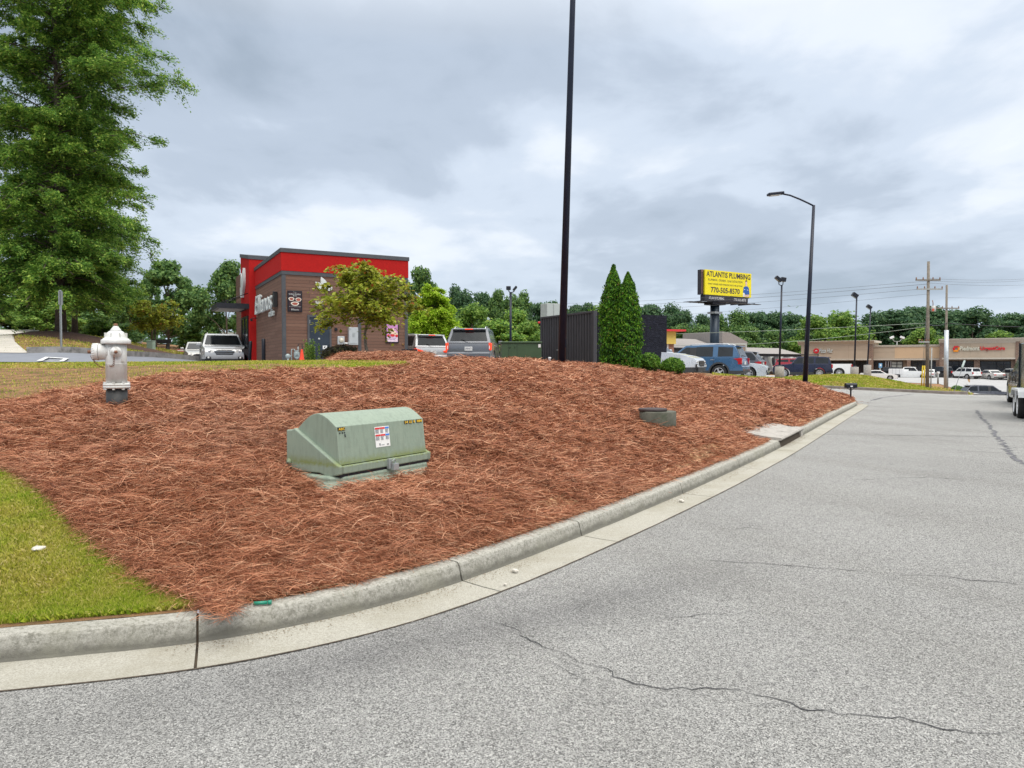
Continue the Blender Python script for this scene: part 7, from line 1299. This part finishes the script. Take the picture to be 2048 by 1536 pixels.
h = n2(-.95, .3); car('pickup', 'white_pickup', 'white pickup bed and tail between the navy off roader and a concrete drum', 'pickup truck', WHT, place(1702, 722, 68, h, -2.9, .3), h, spokes=8, clad=None)
# mall car park
def mcar(kind, nm, lab, cat, col, u, d, h, off=0, z=None, **k): return car(kind, nm, lab, cat, col, place(u, 722, d, h, off, z), h, detail=0, spokes=6, **k)
h = n2(.81, -.585)
ut = mcar('pickup', 'utility_truck', 'white utility service truck with box sides on the mall car park', 'truck', WHT, 1821, 113, h, 0, -.85, clad=None)
mb = MB(); mb.bx((-2.95, -1.08, .75), (-.95, 1.08, 1.6)); mb.build('service_body', M_white, ut, bevel=.03); mb = MB(); [mb.bx((x-.01, -1.09, .8), (x+.01, -1.081, 1.58)) for x in (-2.4, -1.9, -1.4)]; mb.build('locker_seam', M_dark, ut)
mcar('suv', 'black_suv', 'black SUV behind the white utility truck by the mall', 'car', BLK, 1797, 119, h, 0, -.75)
mcar('sedan', 'white_sedan', 'white sedan low behind the berm left of the utility truck', 'car', WHT, 1757, 100, n2(.9, -.4), 0, -.75)
mcar('sedan', 'white_sedan', 'white sedan tucked behind the taller wooden pole', 'car', WHT, 1860, 112, n2(.6, .8), 0, -.75)
mcar('pickup', 'black_pickup', 'black pickup with tail towards the viewer behind the steel sheathed pole', 'pickup truck', BLK, 1896, 111, n2(-.15, 1), -1, -.78)
mcar('boxy', 'white_suv', 'white boxy SUV with red tail lights beside the black pickup', 'car', WHT, 1929, 108, n2(-.25, .97), 0, -.78)
mcar('sedan', 'pearl_sedan', 'pale sedan parked tail out under the red lettered mall sign', 'car', ('pearl', (.55, .54, .52)), 1980, 106, n2(.05, 1), 0, -.78)
mcar('crossover', 'silver_crossover', 'silver crossover parked under the right brick pier of the mall', 'car', SIL2, 2024, 104, n2(.08, 1), 0, -.78)
car('crossover', 'dark_grey_crossover', 'dark grey crossover driving below the crest of the road', 'car', DGR, place(1975, 722, 78, n2(.97, -.22), 0, -2.55), n2(.97, -.22), spokes=7, scale=1.08)
car('sedan', 'grey_green_car', 'greyish green car roof just showing behind the berm near the taller pole', 'car', ('grey_green', (.2, .26, .26)), place(1838, 722, 76, n2(.9, -.4), 0, P(1838, 769, 76).z-1.42), n2(.9, -.4), detail=0)
# pickup towing a trailer at the right edge
h = n2(.5, .866); s = Vector((.866, -.5, 0))
pk_ = place(2030, 722, 27.6, h, 0, 0.0)+s*.95; car('pickup', 'black_pickup', 'black pickup at the right edge of the road towing a cargo trailer', 'pickup truck', BLK, (pk_.x, pk_.y, 0), h, clad=None)
tq = place(2030, 722, 21.2, h, 0, 0.0)+s*1.12; tt = thing('cargo_trailer', 'grey green cargo trailer with a white fender at the right edge', 'trailer', (tq.x, tq.y, 0), math.atan2(h[1], h[0]))
mb = MB(); mb.bx((-2.2, -.85, .5), (2.0, .8, 2.25)); mb.build('box_body', mat('trailer_side', (.13, .17, .15), .2, .5, .3, 1.5), tt, bevel=.04); mb = MB(); mb.bx((-2.2, -.95, .42), (2.0, .9, .52)); mb.bx((2.0, -.06, .42), (3.1, .06, .5)); mb.build('chassis', M_black, tt); mb = MB(); [mb.bx((x-.03, .8, .5), (x+.03, .84, 2.25)) for x in (-2.17, 1.97)]; mb.build('corner_post', M_black, tt)
mb = MB(); f = [(-1.05, .62), (-.95, .78), (-.8, .86), (.8, .86), (.95, .78), (1.05, .62), (.98, .62), (.9, .74), (.78, .8), (-.78, .8), (-.9, .74), (-.98, .62)]; mb.prism(f, .82, 1.12, 'y'); mb.bx((-.1, .82, .45), (.1, 1.1, .8)); mb.build('fender', M_white, tt)
for x in (-.45, .45):
    for s_ in (-1, 1): a_, b_ = wheel_mb(.35, .22, 6, Matrix.Translation((x, s_*.98, .35)) @ Matrix.Rotation(R(-90*s_), 4, 'X')); wo = a_.build('wheel', M_rubber, tt); b_.build('rim', [M_white, M_well], wo)
# ================================================================== camera, sky, light
cam = bpy.data.cameras.new('camera'); co = bpy.data.objects.new('camera', cam); COL.objects.link(co); S.camera = co
co.location = (0, 0, EYE); co.rotation_euler = (R(90)-TH, 0, 0); cam.sensor_fit = 'HORIZONTAL'; cam.sensor_width = 36; cam.lens = 36*FOC/2048; cam.clip_start = .05; cam.clip_end = 6000
w = bpy.data.worlds.new('World'); S.world = w; w.use_nodes = True; t = w.node_tree; N_ = t.nodes; Lk = t.links
out = N_['World Output']; bg = N_['Background']; SUN_EL, SUN_AZ = R(58), R(150)
sky = N_.new('ShaderNodeTexSky'); sky.sky_type = 'NISHITA'; sky.sun_disc = False; sky.sun_elevation = SUN_EL; sky.sun_rotation = SUN_AZ; sky.air_density = 1.5; sky.dust_density = 3
Lk.new(sky.outputs[0], bg.inputs[0]); bg.inputs[1].default_value = .08
bc = N_.new('ShaderNodeBackground'); tc = N_.new('ShaderNodeTexCoord'); sx = N_.new('ShaderNodeSeparateXYZ'); Lk.new(tc.outputs['Generated'], sx.inputs[0])
def M(op, a, b=0.0, c=0.0):
    x = N_.new('ShaderNodeMath'); x.operation = op
    for i, v in enumerate((a, b, c)):
        if isinstance(v, bpy.types.NodeSocket): Lk.new(v, x.inputs[i])
        else: x.inputs[i].default_value = v
    return x.outputs[0]
def RMP(fac, stops):
    x = N_.new('ShaderNodeValToRGB'); e = x.color_ramp.elements
    while len(e) < len(stops): e.new(.5)
    for i, (p, c) in enumerate(stops): e[i].position = p; e[i].color = (*c, 1)
    x.color_ramp.interpolation = 'EASE'; Lk.new(fac, x.inputs[0]); return x.outputs[0]
zz = M('MAXIMUM', sx.outputs[2], 0.0); den = M('ADD', zz, .16); cv = N_.new('ShaderNodeCombineXYZ')
Lk.new(M('DIVIDE', sx.outputs[0], den), cv.inputs[0]); Lk.new(M('DIVIDE', sx.outputs[1], den), cv.inputs[1])
def NZ(scale, off, det, rough, dist=0.0):
    mp = N_.new('ShaderNodeMapping'); mp.inputs['Location'].default_value = off; mp.inputs['Scale'].default_value = (1, .8, 1); Lk.new(cv.outputs[0], mp.inputs[0])
    x = N_.new('ShaderNodeTexNoise'); x.inputs['Scale'].default_value = scale; x.inputs['Detail'].default_value = det; x.inputs['Roughness'].default_value = rough; x.inputs['Distortion'].default_value = dist; Lk.new(mp.outputs[0], x.inputs[0]); return x.outputs[0]
c1 = NZ(.5, CLOUD_OFF, 5, .45, .15); c2 = NZ(2.3, (7, 1, 0), 6, .55, .2)
cl = M('ADD', M('MULTIPLY', c1, .74), M('MULTIPLY', c2, .26))
colr = RMP(cl, [(.38, (.3, .36, .44)), (.47, (.41, .475, .57)), (.53, (.53, .6, .7)), (.59, (.67, .72, .79)), (.67, (.84, .865, .9))])
# pale band towards the horizon, brighter overcast overhead
hz = M('POWER', M('SUBTRACT', 1.0, M('MINIMUM', M('MULTIPLY', zz, 6.0), 1.0)), 1.6)
mx = N_.new('ShaderNodeMix'); mx.data_type = 'RGBA'; Lk.new(M('MULTIPLY', hz, .8), mx.inputs[0]); Lk.new(colr, mx.inputs[6]); mx.inputs[7].default_value = (.45, .55, .65, 1)
m2 = N_.new('ShaderNodeMix'); m2.data_type = 'RGBA'; Lk.new(M('MINIMUM', M('MULTIPLY', M('MAXIMUM', M('SUBTRACT', zz, .4), 0.0), 4.0), .9), m2.inputs[0]); Lk.new(mx.outputs[2], m2.inputs[6]); m2.inputs[7].default_value = (.69, .685, .665, 1)
Lk.new(m2.outputs[2], bc.inputs[0]); s = M('SUBTRACT', zz, .42); s = M('MAXIMUM', s, 0.0); Lk.new(M('MULTIPLY_ADD', s, 3.4, 1.0), bc.inputs[1])
ms = N_.new('ShaderNodeMixShader'); ms.inputs[0].default_value = .93; Lk.new(bg.outputs[0], ms.inputs[1]); Lk.new(bc.outputs[0], ms.inputs[2]); Lk.new(ms.outputs[0], out.inputs[0])
sl = bpy.data.lights.new('sun', 'SUN'); sl.energy = 1.5; sl.angle = R(50); sl.color = (1, .93, .83); so = bpy.data.objects.new('sun', sl); COL.objects.link(so)
# pointed so that it comes from the sky texture's sun direction
dirv = Vector((math.sin(SUN_AZ)*math.cos(SUN_EL), math.cos(SUN_AZ)*math.cos(SUN_EL), math.sin(SUN_EL))); so.rotation_euler = dirv.to_track_quat('Z', 'Y').to_euler()
vs_ = S.view_settings; vs_.view_transform = 'Standard'; vs_.look = 'None'; vs_.exposure = .45; vs_.gamma = 1
S.cycles.max_bounces = 5; S.cycles.diffuse_bounces = 2; S.cycles.glossy_bounces = 2; S.cycles.transmission_bounces = 3
